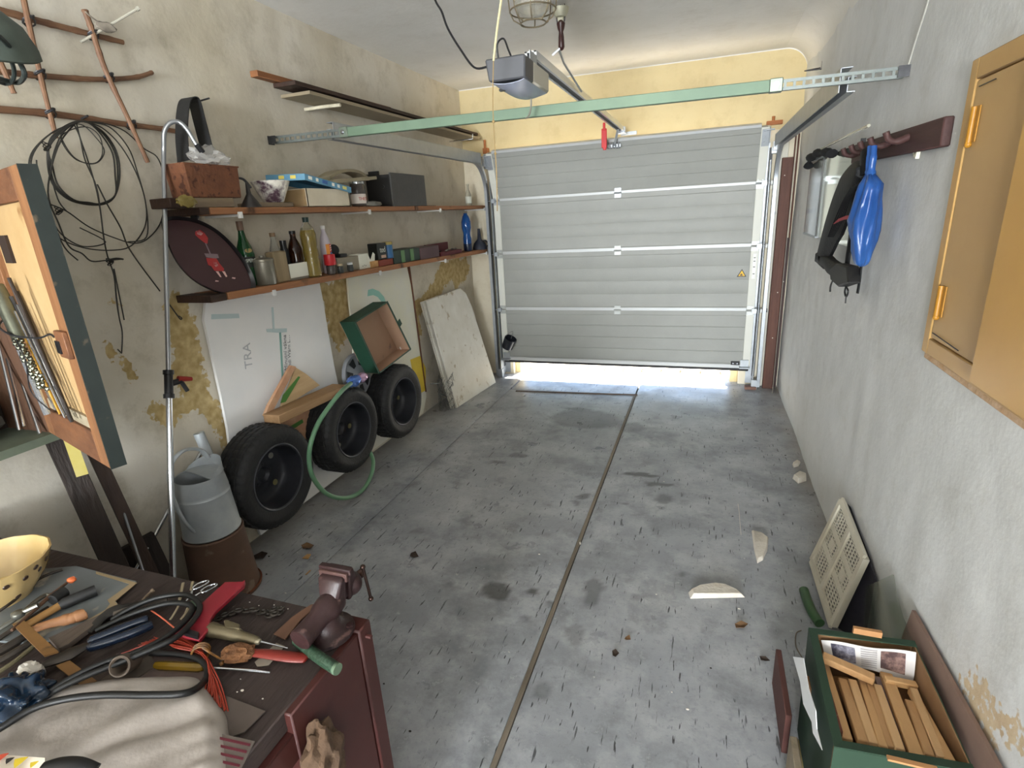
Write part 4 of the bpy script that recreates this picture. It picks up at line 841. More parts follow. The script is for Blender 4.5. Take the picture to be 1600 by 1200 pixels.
# ------------------------------------------------------------------ high planks held by a rope bracket
hp = P(420, 118, X=-2.27)
def plank(name, p0, p1, wd, th, up, mat, lab, **k):
    mb = MB(); mb.beam(p0, p1, wd, th, up=up); return solo(name, mb, mat, lab, 'plank', bev=.002, **k)
zh = P(455, 138, X=-2.12).z
plank('roof_batten', Vector((-2.28, P(395, 107, X=-2.28).y, zh + .075)), Vector((-2.28, 3.9, zh + .085)), .05, .03, (0, 0, 1), wood('orange_batten', '#8a5a35', '#6b4226', 1), 'thin orange brown batten sticking out left of the high planks')
plank('long_plank', Vector((-2.22, P(440, 108, X=-2.22).y, zh + .045)), Vector((-2.22, 5.30, zh + .05)), .15, .022, (0, 0, 1), w_dark, 'long dark plank on top of the high bundle along the left wall')
plank('long_plank', Vector((-2.225, P(460, 135, X=-2.22).y, zh + .008)), Vector((-2.225, 5.32, zh + .012)), .20, .018, (0, 0, 1), M('laminate_beige', '#8a7d66', .6, '#7c705b', scale=3), 'wide beige laminate board on the underside of the high planks')
e0, e1 = P(472, 143, X=XL), P(522, 130, X=-2.11)
mb = MB(); mb.tube(spl([Vector((XL, e0.y, zh - .022)), Vector((-2.24, e0.y + .01, zh - .019)), Vector((-2.115, e0.y + .02, zh - .02))], 6), .010, 8)
solo('plank_bracket', mb, M('rope_white', '#cfc7b0', .9, '#aca48e', scale=30), 'white wrapped bracket arm carrying the high planks', 'bracket')
mb = MB(); mb.tube([Vector((XL, 5.1, zh - .015)), Vector((-2.12, 5.1, zh - .012)), Vector((-2.118, 5.1, zh + .03))], .007, 8); solo('plank_bracket', mb, steel, 'thin metal arm carrying the far end of the high planks', 'bracket')
# ------------------------------------------------------------------ bamboo trellis
m_bam = M('bamboo_brown', '#7d5c42', .6, '#5f4230', scale=9, bump=.2)
tr = thing('bamboo_trellis', P(140, 120, X=XL + .02), 'brown bamboo cane trellis hung on the left wall', 'trellis')
def cane(pts, r=.012, off=.025, nodes=5):
    ps = [P(a, b_, X=XL + off) for a, b_ in pts]; pp = spl(ps, 8); mb = MB(); k = len(pp); rs = [r * (1.0 - .25 * i / k) * (1.18 if i % max(2, k // nodes) == 1 else 1) for i in range(k)]; mb.tube(pp, rs, 8); emit('cane', mb, m_bam, tr)
cane([(-40, 5), (50, 30), (120, 48), (192, 66)], .013); cane([(-40, 107), (60, 118), (150, 124), (210, 121), (238, 113)], .011); cane([(-40, 168), (80, 178), (180, 192), (250, 201), (283, 207)], .013)
cane([(33, -20), (48, 50), (66, 130), (88, 216)], .010, .045); cane([(132, 15), (143, 45), (165, 110), (200, 185), (231, 254)], .011, .045); cane([(-30, 20), (0, 95), (22, 146)], .010, .045)
for (a, b_) in ((45, 33), (145, 55), (62, 117), (170, 122), (78, 178), (205, 196)):
    mb = MB(); q = P(a, b_, X=XL + .035)
    for k in range(3): mb.tube([q + Vector((.02 * math.cos(t / 8 * 2 * PI), .018 * math.sin(t / 8 * 2 * PI) , (.5 - k * .3) * .02 + .012 * math.sin(t / 8 * 2 * PI + k))) for t in range(8)], .003, 5, closed=True)
    emit('wire_tie', mb, dsteel, tr)
mb = MB(); a, b_ = P(126, 66, X=XL + .02), P(213, 15, X=XL + .13); mb.tube([a, b_], .005, 8); mb.tube([b_, b_ + Vector((.0, .0, .0)) + (b_ - a).normalized() * .012], .008, 8)
sk = solo('wall_rod', mb, M('rod_grey', '#a8a496', .6), 'thin grey rod with a cobwebbed nest above the trellis', 'rod')
mb = MB(); q = a + (b_ - a) * .45; mb.ball(q, .022, 2, (.8, 2.0, .9), .8, 4, seed=2); mb.tube(spl([q, q + Vector((0, -.05, .02)), q + Vector((.0, -.07, .035))], 3), .003, 5); emit('nest', mb, M('cobweb_grey', '#6c6358', .95, '#8b8376', scale=30), sk)
# green lamp shade at the top left edge, with cable
q = P(-34, 66, Z=2.16); mb = MB(); ax = along((.35, -.1, .94)); mb.lathe([(.025, .085), (.05, .078), (.088, .05), (.112, .005), (.116, -.015), (.108, -.02), (.08, .035), (.04, .065), (.0, .07)], q + Vector((0, 0, -.0)), 32, T=ax)
ls = solo('lamp_shade', mb, M('shade_green_grey', '#4b544c', .7, '#3c443e', scale=8), 'dark green grey lamp shade hanging at the upper left edge', 'lamp')
mb = MB(); mb.tube(spl([P(-20, 40, Z=2.15), P(10, 68, Z=2.14), P(32, 100, Z=2.12), P(38, 118, Z=2.1), P(28, 129, Z=2.1), P(10, 126, Z=2.1), P(-15, 118, Z=2.1)], 6), .006, 8); mb.tube(spl([P(-20, 50, Z=2.15), P(8, 80, Z=2.14), P(21, 105, Z=2.12), P(20, 125, Z=2.1), P(8, 131, Z=2.1), P(-15, 122, Z=2.1)], 6), .005, 8)
mb.tube(spl([q + Vector((0, 0, .08)), q + Vector((-.1, -.1, .3)), q + Vector((-.2, -.2, .66))], 5), .005, 6); emit('cable', mb, M('cable_green_black', '#2b3230', .5), ls)
# ------------------------------------------------------------------ coils of wire on a nail
wc = thing('wire_coil', P(122, 190, X=XL + .02), 'big tangled coil of dark wire hung below the trellis', 'wire')
def wire(pts, r=.0026, off=.042, closed=False, n=6, o2=None):
    k = len(pts); ps = [P(a, b_, X=XL + off + .012 * math.sin(i * 1.7) + (o2 or 0)) for i, (a, b_) in enumerate(pts)]; mb = MB(); mb.tube(spl(ps, n, closed), r, 6, closed=closed); emit('wire_strand', mb, M('wire_black', '#26241f', .5), wc)
for d in (0, 3, 7): wire([(118 + d, 190), (90 + d, 205), (76, 225 + d), (75 + d, 260), (84 + d, 290), (108 + d, 312), (140, 320 - d * .5), (165 - d, 318), (180, 305), (187 - d, 275), (183 - d, 240), (165 - d, 210), (140, 193)], closed=True, r=.0032)
wire([(125, 190), (85, 205), (52, 235), (45, 265), (52, 305), (70, 350), (98, 375), (135, 388), (175, 391), (205, 384), (226, 355), (228, 320), (215, 275), (190, 230), (160, 200), (130, 190)])
wire([(125, 190), (80, 208), (50, 245), (55, 290), (75, 330), (95, 365), (130, 385), (165, 378), (125, 356)], r=.0024)
wire([(120, 190), (95, 212), (80, 262), (90, 310), (104, 330)], r=.0024); wire([(75, 318), (104, 330), (140, 355), (180, 372), (210, 380), (232, 372), (252, 345), (258, 300), (255, 270), (245, 245), (225, 232), (195, 205), (160, 192), (125, 190)])
wire([(130, 190), (170, 198), (200, 230), (215, 270), (228, 320), (229, 370), (200, 378)]); wire([(57, 250), (62, 300), (80, 340), (100, 385), (122, 407)], r=.0024)
wire([(118, 192), (90, 230), (75, 300), (92, 350), (108, 385), (128, 396), (143, 408), (165, 407), (190, 405)], r=.0028)
for s_ in (0, 4): wire([(116 + s_, 195), (125, 215), (133 + s_, 250), (150, 290 + s_), (157, 330), (162, 370), (168, 400), (178, 430), (182, 465 + s_), (186, 495), (191, 520), (190, 552)], r=.0026)
wire([(152, 288), (168, 320), (188, 355), (200, 385), (220, 415), (250, 455)], r=.0028); wire([(178, 420), (184, 450), (190, 480), (194, 500)]); wire([(190, 552), (184, 546)]); wire([(262, 472), (275, 490), (282, 499), (284, 497), (280, 494)], r=.0028)
wire([(165, 408), (180, 404), (192, 405)], r=.004); wire([(130, 196), (150, 215), (163, 235), (155, 252), (138, 256), (115, 245), (98, 220), (96, 205), (110, 195)], closed=True, r=.002); wire([(132, 198), (155, 212), (160, 240), (148, 255), (120, 250), (100, 228), (98, 210)], closed=True, r=.002)
mb = MB(); q = P(122, 188, X=XL + .014); mb.tube([q, q + Vector((.06, 0, .01))], .004, 6); emit('nail', mb, dsteel, wc)
for (a, b_) in ((92, 328), (73, 228), (172, 408)):
    mb = MB(); q = P(a, b_, X=XL + .035)
    for k in range(4): mb.tube([q + Vector((.01 * math.cos(t / 6 * 2 * PI), .012 * math.sin(t / 6 * 2 * PI), .005 * (k - 2) + .008 * math.sin(t + k))) for t in range(6)], .002, 5, closed=True)
    emit('wire_twist', mb, M('wire_black', '#26241f'), wc)
# ------------------------------------------------------------------ sheets standing against the left wall
def wl(px, py, off=.02): return P(px, py, X=XL + off)
m_foam = M('white_board', '#e9e7e4', .8, '#dfe0df', scale=2.5, bump=.05)
def wall_sheet(pts, off, th, mat, lab, nm='insulation_board'):
    pp = [wl(a, b_, off + th) if a is not None else Vector((XL + off + th, b_[0], b_[1])) for a, b_ in pts]
    mb = MB(); mb.prism(pp, (-th, 0, 0)); return solo(nm, mb, mat, lab, 'board', smooth=20)
yl = wl(360, 700).y; yr = wl(535, 640).y
s1 = wall_sheet([(322, 471), (360, 466), (400, 458), (450, 449), (499, 440), (505, 470), (513, 520), (522, 570), (None, (yr + .03, .02)), (None, (yl + .06, .02)), (362, 720), (356, 670), (346, 620), (336, 575), (326, 530), (319, 500)], .012, .016, m_foam, 'large white foam board with faint print below the left part of the lower shelf')
def dec(parent, pts, off, mat, nm): mb = MB(); mb.prism([P(a, b_, X=XL + off) for a, b_ in pts], (.0012, 0, 0)); return emit(nm, mb, mat, parent)
m_tl = M('print_teal', '#7fa9a0', .8); m_tl2 = M('print_pale_teal', '#bccccc', .8)
dec(s1, [(436, 519), (439, 519), (443, 590), (440, 590)], .0285, m_tl, 'printed_line'); dec(s1, [(416, 514), (448, 513), (448, 519), (436, 520), (417, 519)], .0285, m_tl2, 'printed_bar')
dec(s1, [(330, 491), (373, 490), (374, 497), (330, 499)], .0285, m_tl2, 'printed_bar'); dec(s1, [(424, 480), (427, 480), (429, 514), (426, 514)], .0285, m_tl2, 'printed_bar')
def fw(px, py, ox, oy): a = P(px, py, X=XL + .0295); b_ = P(ox, oy, X=XL + .0295); return a, b_
a, b_ = fw(447, 572, 447 - 2, 530); text('lettering', 'Minutn\u00ed v\u00e1kna', .038, frame((a + b_) / 2, (b_ - a), (0, -1, 0)), M('print_dark_grey', '#77787a', .7), s1)
a, b_ = fw(453, 572, 451, 528); text('lettering', 'Endi W\u00e4rn L\u2026', .034, frame((a + b_) / 2, (b_ - a), (0, -1, 0)), M('print_dark_grey', '#77787a'), s1)
a, b_ = fw(389, 570, 386, 542); text('lettering', 'TRA', .075, frame((a + b_) / 2, (b_ - a), (0, -1, 0)), M('print_mid_grey', '#b4b6b8', .7), s1)
yr2 = wl(664, 614).y; yl2 = wl(585, 700).y
m_yel = M('yellowed_board', '#dedbc4', .8, '#d6d6d0', scale=2.2)
s2 = wall_sheet([(543, 433), (590, 422), (635, 412), (643, 450), (652, 510), (661, 570), (None, (yr2 + .01, .16)), (None, (yr2 - .08, .03)), (None, (yl2 - .25, .03)), (552, 520), (546, 470)], .012, .014, m_yel, 'yellowed white board below the middle of the lower shelf')
dec(s2, [(641, 562), (656, 556), (665, 575), (665, 610), (654, 616), (648, 600)], .0265, M('yellow_paint', '#d8bd3a', .7, '#c9a92c', scale=6), 'yellow_paint_patch')
dec(s2, [(575, 453), (582, 451), (592, 455), (600, 464), (604, 476), (598, 474), (590, 464), (583, 461), (574, 463)], .0265, M('print_mint', '#8fc0b2', .7), 'printed_arc')
mb = MB(); mb.beam(wl(637, 411, .02), wl(664, 612, .02), .012, .03, up=(1, 0, 0)); solo('edge_batten', mb, wood('edge_brown', '#7d5138', '#5d3a28', 2), 'thin brown batten along the right edge of the yellowed board', 'batten')
# ------------------------------------------------------------------ white slabs leaning by the corner
b0, b1 = F(714, 638), F(775, 598); t0, t1 = P(667, 470, X=XL + .085), P(719, 450, X=XL + .085); t2 = P(728, 458, X=XL + .10); t3 = P(737, 478, X=XL + .12)
nrm = (b1 - b0).cross(t0 - b0).normalized(); nrm = nrm if nrm.x > 0 else -nrm
m_slab = M('gypsum_white', '#d6d3ca', .85, '#c7c2b6', scale=5, bump=.15, c3='#a89c88', spots=.34)
for k, (off, sh) in enumerate(((0, 0), (.026, .03), (.045, -.02))):
    pts = [b0, b1, t3, t2, t1, t0]; s_ = [p - nrm * off + Vector((0, -.035 * (k > 0) + sh * .3, 0)) for p in pts]
    s_ = [Vector((max(p.x, XL + .02), p.y, max(p.z, .002))) for p in s_]
    mb = MB(); mb.prism(s_, -nrm * .018 if k < 2 else -nrm * .008)
    solo('gypsum_slab', mb, m_slab, ('white chipped gypsum slab leaning in front by the garage door corner', 'white slab standing second behind the chipped gypsum slab', 'thin white slab at the very back of the leaning slab stack')[k], 'slab', bev=.003)
# wire mesh roll
q = F(683, 634); mr = MB(); q = Vector((-2.20, q.y - .05, .01))
for i in range(26):
    a = i / 26 * 2 * PI; pp = [q + Vector((.055 * math.cos(a + .2 * ((j % 2) - .5) * 2) + .012 * math.sin(j * 2.1 + i), .11 * math.sin(a + .2 * ((j % 2) - .5) * 2), .30 * j / 9 * (1 + .1 * math.sin(i)))) for j in range(10)]
    mr.tube(pp, .0022, 5)
mr.tube([q + Vector((.06, .16, .0)), q + Vector((-.02, -.08, .16))], .006, 6); mr.tube(spl([q + Vector((0, -.1, .28)), q + Vector((.02, -.2, .3)), q + Vector((0, -.28, .32))], 4), .004, 5)
solo('mesh_roll', mr, M('mesh_grey', '#6e706e', .5, metal=.6), 'crumpled roll of grey wire mesh behind the white slabs', 'wire mesh')
# ------------------------------------------------------------------ tyres hung on the wall
m_tyre = M('tyre_rubber', '#1b1b1c', .62, '#232323', scale=22, bump=.3, bscale=60, c3='#343331', spots=.3); m_rim = M('rim_black', '#1d1e22', .45, '#2a2b30', scale=9, bump=.1); m_edge = M('rim_edge', '#5a5c62', .35, metal=.7)
for k, (yc, zc, xb, lab) in enumerate(((2.06, .402, -2.315, 'large dark car wheel nearest to the watering can, hung on the wall'), (2.745, .400, -2.312, 'middle car wheel with a green hose in front, hung on the wall'), (3.385, .372, -2.310, 'far car wheel below the tilted green fruit box, hung on the wall'))):
    w_, R = .195, .285; t = thing('car_wheel', (xb + w_ / 2, yc, zc - R), lab, 'wheel'); T = Tr((xb, yc, zc), z=0) @ Rot(y=90) @ Rot(z=0)
    TT = Matrix.Translation((xb, yc, zc)) @ (Rot(z=(-7 if k == 0 else 0), y=(2))) @ Rot(y=90) if False else Matrix.Translation((xb, yc, zc)) @ Rot(y=90)
    mb = MB(); pr = [(.185, .012), (.20, .002), (.245, .0), (.268, .012), (.278, .03)]
    x = .03
    for g in range(4): pr += [(.2855, x + .003), (.2855, x + .026), (.278, x + .029), (.278, x + .033)]; x += .034
    pr += [(.278, .165), (.268, .183), (.245, .195), (.222, .192), (.200, .186), (.185, .182)]
    mb.lathe(pr, n=160, T=TT, cap=False, wob=lambda a, z: (.986 if int(a / (2 * PI) * 160 + .01) % 4 == 0 and .025 < z < .17 else 1)); ty = emit('tyre', mb, m_tyre, t, smooth=35)
    mb = MB(); mb.lathe([(.186, .004), (.186, .182), (.179, .186), (.172, .180), (.168, .150), (.160, .10), (.155, .075), (.140, .062), (.085, .058), (.060, .066), (.045, .07), (.030, .055), (.0, .055), (.0, .048), (.1, .05), (.155, .06), (.165, .004)], n=48, T=TT); rm = emit('rim', mb, m_rim, t)
    mb = MB(); mb.tube([TT @ Vector((.1795 * math.cos(a * PI / 24), .1795 * math.sin(a * PI / 24), .184)) for a in range(48)], .0035, 6, closed=True); emit('rim_lip', mb, m_edge, rm)
    for j in range(4):
        a = j * PI / 2 + (2.3, 2.9, 3.0)[k]; mb = MB(); c_ = TT @ Vector((.115 * math.cos(a), .115 * math.sin(a), .060)); mb.tube([c_ - Vector((.0, 0, 0)), c_ + Vector((.004, 0, 0))], .017, 14); emit('vent_hole', mb, M('vent_pale', '#77766c', .8) if j < 3 else M('vent_olive', '#6f6a48', .8), rm)
    for j in range(5):
        a = j * 2 * PI / 5 + .4; mb = MB(); c_ = TT @ Vector((.058 * math.cos(a), .058 * math.sin(a), .066)); mb.tube([c_, c_ + Vector((.005, 0, 0))], .008, 6); emit('bolt_hole', mb, dsteel, rm)
    mb = MB(); mb.tube([(XL + .03, yc, zc + .150), (xb + .10, yc, zc + .156)], .008, 8); mb.tube([(xb + .10, yc, zc + .156), (xb + .105, yc, zc + .18)], .008, 8); emit('wall_peg', mb, dsteel, t)
# planks and fruit crate remains on top of the wheels
pa, pb = P(424, 655, X=-2.21), P(531, 606, X=-2.21); mb = MB(); mb.beam(pa, pb, .11, .05, up=(0, -.2, 1)); solo('timber', mb, wood('timber_tan', '#a5835f', '#82633f', 1, c3='#4f3018', spots=.3), 'short tan timber lying across the two nearest wheels', 'timber', bev=.003)
cr = thing('broken_fruit_crate', P(455, 650, X=-2.30), 'broken wooden fruit crate panels standing behind the timber', 'crate')
def slat(pts, x, th, mat, nm='slat', parent=cr): mb = MB(); mb.prism([P(a, b_, X=x) for a, b_ in pts], (-th, 0, 0)); return emit(nm, mb, mat, parent, bev=.001)
m_cw = wood('crate_wood', '#c6ab84', '#ab8c62', 1); m_or = M('crate_orange', '#b38262', .7, '#c2a080', scale=12); m_gr = M('crate_green', '#4a7a35', .7)
o = slat([(455, 571), (463, 573), (428, 640), (414, 650), (420, 634)], -2.265, .02, m_or, 'stile'); o = slat([(462, 574), (478, 584), (500, 602), (482, 612), (436, 642)], -2.275, .008, m_cw)
mb = MB(); mb.prism([P(a, b_, X=-2.274) for a, b_ in ((466, 588), (469, 589), (446, 628), (438, 630), (442, 617))], (.0015, 0, 0)); emit('green_print', mb, m_gr, o)
o = slat([(428, 665), (482, 640), (492, 650), (484, 690), (464, 675)], -2.285, .008, m_or); mb = MB(); mb.prism([P(a, b_, X=-2.284) for a, b_ in ((452, 667), (472, 655), (474, 660), (456, 672))], (.0015, 0, 0)); emit('green_print', mb, m_gr, o)
# hub cap
hc, hr = P(556, 586, X=-2.29), .155; mb = MB(); T = Matrix.Translation(hc + Vector((.0, 0, 0))) @ Rot(y=86); mb.lathe([(hr, 0), (hr, .012), (hr * .93, .022), (hr * .86, .018), (hr * .4, .03), (hr * .2, .036), (0, .036)], n=40, T=T)
hb = thing('hub_cap', hc, 'grey plastic hub cap behind the tilted green box', 'hub cap'); emit('disc', mb, M('hubcap_grey', '#8b8d92', .35, metal=.4), hb)
for j in range(7):
    a = j * 2 * PI / 7; mb = MB(); pts = [(hr * .46, a - .22), (hr * .82, a - .24), (hr * .82, a + .24), (hr * .46, a + .22)]
    mb.prism([T @ Vector((r * math.cos(t), r * math.sin(t), .0215 + (.0065 if r < hr * .6 else 0))) for r, t in pts], T.to_3x3() @ Vector((0, 0, .003))); emit('cutout', mb, M('cutout_black', '#1a1b1e', .6), hb)
# tilted green fruit box
Ff = [P(554, 503, X=-2.15), P(605, 471, X=-2.15), P(642, 546, X=-2.15), P(592, 584, X=-2.15)]
cc = sum(Ff, Vector()) / 4; Bk = [p + Vector((-.12, 0, -.004)) for p in Ff]
gb = thing('green_fruit_box', cc, 'dark green cardboard fruit box tipped on edge above the far wheels', 'box'); m_gb = M('green_card', '#183a2a', .6, '#1f4533', scale=6); m_in = M('card_inside', '#a98a72', .85, '#9c7c64', scale=3, c3='#6f5a50', spots=.3)
mb = MB(); mb.prism([p for p in Bk], (.004, 0, 0)); emit('bottom', mb, m_in, gb)
for i in range(4):
    a, b_, c_, d_ = Ff[i], Ff[(i + 1) % 4], Bk[(i + 1) % 4], Bk[i]; n_ = (cc - (a + b_) / 2); n_.x = 0; n_.normalize()
    mb = MB(); mb.prism([a, b_, c_, d_], n_ * .003); o = emit('side_wall', mb, m_gb, gb)
    mb = MB(); mb.prism([a + n_ * .0031, b_ + n_ * .0031, c_ + n_ * .0031, d_ + n_ * .0031], n_ * .002); emit('inner_face', mb, m_in, o)
    mb = MB(); mb.beam(a + n_ * .004 + Vector((.001, 0, 0)), b_ + n_ * .004 + Vector((.001, 0, 0)), .016 if i in (1, 3) else .010, .003, up=(1, 0, 0)); emit('rim_fold', mb, m_gb, o)
for (a, b_) in ((611, 508), (625, 542)):
    mb = MB(); q = P(a, b_, X=-2.2); q = P(a, b_, X=-2.23); mb.beam(q, q + (Ff[2] - Ff[1]).normalized() * .06, .016, .002, up=(1, 0, 0)); emit('hand_slot', mb, m_foam, gb)
mb = MB(); q = P(623, 500, X=-2.146); mb.beam(q, q + (Ff[2] - Ff[1]).normalized() * .05, .03, .004, up=(1, 0, 0)); emit('corner_tab', mb, m_gb, gb)
# green hose with its shiny end
m_hose = M('hose_green', '#5d8766', .3, '#6f9877', scale=7, trans=.1); mb = MB()
hp_ = [P(548, 599, X=-2.09), P(533, 612, X=-2.05), P(514, 636, X=-2.04), P(496, 664, X=-2.03), P(484, 700, X=-2.04), P(485, 735, X=-2.06), P(500, 762, X=-2.06), P(520, 776, X=-2.05), P(546, 777, X=-2.04), P(568, 764, X=-2.05), P(580, 742, X=-2.06), P(583, 720, X=-2.09), P(576, 702, X=-2.15)]
mb.tube(spl(hp_, 7), .0135, 12); solo('garden_hose', mb, m_hose, 'green garden hose hanging in a loop over the middle wheel', 'hose')
q = P(553, 595, X=-2.12); sh = thing('foil_parcel', q, 'shiny blue and pink foil wrapped bulb on the end of the green hose', 'parcel')
mb = MB(); mb.ball(q + Vector((0, .0, .0)), .042, 3, (.9, 1.35, .85), .25, 3, seed=4); emit('blue_foil', mb, M('foil_blue', '#3c5fae', .2, '#6a8fd0', scale=9, metal=.6), sh); mb = MB(); mb.ball(q + Vector((0.005, .085, -.002)), .036, 3, (.9, 1.3, .9), .25, 3, seed=9); emit('pink_foil', mb, M('foil_pink', '#b58aa8', .2, '#d3b8cf', scale=9, metal=.6), sh)
# ------------------------------------------------------------------ watering can on an upturned bucket
m_zn = M('zinc_sheet', '#a9adad', .45, '#8f9598', scale=5, metal=.2, bump=.08); bc = Vector((-2.165, 1.63, 0))
bk = thing('bucket', bc, 'rusty brown upturned bucket under the watering can', 'bucket'); mb = MB(); mb.lathe([(.152, .0), (.158, .004), (.158, .012), (.150, .02), (.132, .325), (.135, .33), (.132, .338), (.127, .335), (0, .332)], bc, 40); emit('body', mb, M('terracotta_rust', '#6a4f40', .8, '#544236', scale=5, bump=.15, c3='#7d6a58', spots=.36), bk)
mb = MB(); mb.tube([bc + Vector((.158 * math.cos(a), .158 * math.sin(a), .02)) for a in [i * 2 * PI / 40 for i in range(40)]], .004, 6, closed=True); emit('rim', mb, rust, bk)
wcn = thing('watering_can', bc + Vector((0, 0, .34)), 'galvanised metal watering can standing on the upturned bucket', 'watering can'); cb = bc + Vector((.0, .0, .3395))
mb = MB(); mb.lathe([(0, 0), (.124, 0), (.127, .006), (.124, .012), (.112, .19), (.114, .195), (.112, .20), (.110, .21), (.112, .215), (.102, .285), (.105, .29), (.100, .288), (.108, .20), (.119, .014), (0, .01)], cb, 44); can = emit('body', mb, m_zn, wcn)
tz = cb.z + .288; mb = MB(); pts = []
for i in range(17): a = -.25 + i / 16 * (PI + .1); pts.append((cb.x + .103 * math.cos(a), cb.y + .103 * math.sin(a), tz))
mb.prism(pts, (0, 0, .004)); vs = []; n_ = 16
mb.grid(lambda u, v: (cb.x + .103 * math.cos(-.25 + u * (PI + .1)), cb.y + .103 * math.sin(-.25 + u * (PI + .1)), tz + v * .06 * math.sin(PI * u) ** .7), 16, 3); emit('half_cover', mb, m_zn, wcn)
mb = MB(); hp_ = [cb + Vector((.03, -.108, .05)), cb + Vector((.01, -.135, .14)), cb + Vector((0, -.145, .27)), cb + Vector((-.01, -.115, .38)), cb + Vector((-.02, -.03, .42)), cb + Vector((-.03, .06, .385)), cb + Vector((-.03, .09, .33))]
mb.tube(spl(hp_, 8), .013, 10, flat=.6); emit('handle', mb, m_zn, wcn)
mb = MB(); mb.tube(spl([cb + Vector((-.03, .105, .05)), cb + Vector((-.05, .12, .20)), cb + Vector((-.07, .125, .32)), cb + Vector((-.09, .12, .44))], 6), [.034] * 6 + [.028] * 6 + [.024] * 7, 14); emit('spout', mb, m_zn, wcn)
mb = MB(); mb.tube([cb + Vector((-.0, .10, .28)), cb + Vector((-.07, .12, .33))], .006, 8); emit('brace', mb, m_zn, wcn)
# metal lance with its valve, second rod
pp0, pp1 = P(271, 935, X=-2.03), P(256, 262, X=-2.24); ln = thing('spray_lance', pp0, 'long thin metal spray lance with a black valve and hooked top', 'pipe')
mid = pp0.lerp(pp1, (P(262, 600, X=-2.14).z - pp0.z) / (pp1.z - pp0.z))
mb = MB(); mb.tube([pp0, mid], .0125, 12); emit('lower_tube', mb, steel, ln)
mb = MB(); mb.tube(spl([mid, mid.lerp(pp1, .5), pp1, P(256, 228, X=-2.24), P(257, 205, X=-2.23), P(266, 192, X=-2.21), P(280, 191, X=-2.19), P(292, 202, X=-2.17), P(302, 218, X=-2.16), P(307, 226, X=-2.155)], 6), .0095, 12); up_ = emit('upper_tube', mb, M('grey_steel', '#a2a5a8', .3, metal=.85), ln)
e_ = P(307, 226, X=-2.155); mb = MB(); mb.tube([e_ - Vector((0, -.002, .0)) , e_ + Vector((.002, .022, -.03))], .013, 10); emit('nozzle', mb, blackp, up_)
vx = (pp1 - pp0).normalized(); mb = MB(); mb.tube([mid - vx * .06, mid - vx * .042, mid - vx * .04, mid + vx * .04, mid + vx * .042, mid + vx * .06], [.021, .021, .017, .017, .021, .021], 14); vb = mid + Vector((.01, .05, .0)); mb.tube([mid, vb], .013, 10); mb.tube([vb, vb + Vector((.01, .012, -.05))], .009, 8); vl = emit('valve_body', mb, blackp, ln)
mb = MB(); mb.tube([vb + Vector((0, -.01, .012)), vb + Vector((.01, .045, -.005))], [.013, .009], 8); emit('red_lever', mb, M('lever_red', '#8e2a22', .4), vl)
a, b_ = P(228, 860, X=-2.28), P(319, 697, X=-2.335); d_ = (b_ - a).normalized(); mb = MB(); mb.tube([a - d_ * .15, b_], .009, 10); solo('steel_rod', mb, steel, 'shiny thin rod leaning on the wall behind the watering can', 'rod')
# dark planks leaning at the wall
def lean(x0, y0, x1, y1, Xa, Xb, wd, th, nm, mat, lab): a, b_ = P(x0, y0, X=Xa), P(x1, y1, X=Xb); d_ = (b_ - a).normalized(); b2 = b_ + d_ * max(0, (b_.z - .01) / max(.05, -d_.z)) if b_.z > .01 else b_; mb = MB(); mb.beam(a, b2, wd, th, up=(1, -.45, .1)); return solo(nm, mb, mat, lab, 'plank', bev=.002)
w_blk = wood('blackened_wood', '#2b1f17', '#17110d', 2, bump=.5)
lean(70, 640, 185, 895, -2.30, -2.16, .08, .03, 'leaning_plank', w_blk, 'wide blackened plank leaning below the wooden cabinet door')
lean(140, 690, 238, 900, -2.31, -2.17, .05, .03, 'leaning_plank', wood('dark_brown_wood', '#3d2c22', '#271b15', 2, bump=.5), 'narrow dark brown plank leaning beside the blackened plank')
a, b_ = P(190, 790, X=-2.24), P(226, 900, X=-2.12); mb = MB(); mb.tube([a, b_], .005, 8); solo('steel_rod', mb, M('grey_steel', '#a2a5a8'), 'thin grey rod between the two dark leaning planks', 'rod')
a, b_ = P(104, 672, X=-2.12), P(129, 743, X=-2.05); mb = MB(); mb.beam(a, b_, .035, .004, up=(1, -.5, 0)); solo('yellow_ruler', mb, M('ruler_yellow', '#a5953c', .6, '#aea36a', scale=7), 'yellow folding ruler sticking out under the cabinet door', 'ruler')
mb = MB(); mb.beam(Vector((-2.26, 1.37, .005)), Vector((-2.31, 1.34, .42)), .20, .03, up=(1, -.3, 0)); solo('dark_board', mb, w_blk, 'short black board standing on the floor left of the bucket', 'board', bev=.003)
# ------------------------------------------------------------------ wall cabinet with open door
ZC0, ZC1 = 1.063, 1.88; Hg = Vector((-2.125, 1.10, 0)); Fe = Vector((-1.585, .935, 0)); uu = (Fe - Hg).normalized(); nn = uu.cross(Vector((0, 0, 1))); nn = nn if nn.y < 0 else -nn; Wd = (Fe - Hg).length
cab = thing('wall_cabinet', (-2.24, .8, ZC0), 'old brown wall cabinet with its door open and rods inside, at the left edge', 'cabinet')
m_cg = M('cabinet_grey_green', '#67705f', .7, '#505a4d', scale=8, bump=.1); w_old = wood('old_brown_wood', '#5f4330', '#432c1e', 2, bump=.4, c3='#2e1c12', spots=.34)
mb = MB(); mb.bx(XL + .003, -2.10, .35, 1.12, ZC0 - .028, ZC0); emit('bottom_board', mb, m_cg, cab); mb = MB(); mb.bx(XL + .003, -2.10, .35, 1.12, ZC1, ZC1 + .02); emit('top_board', mb, m_cg, cab)
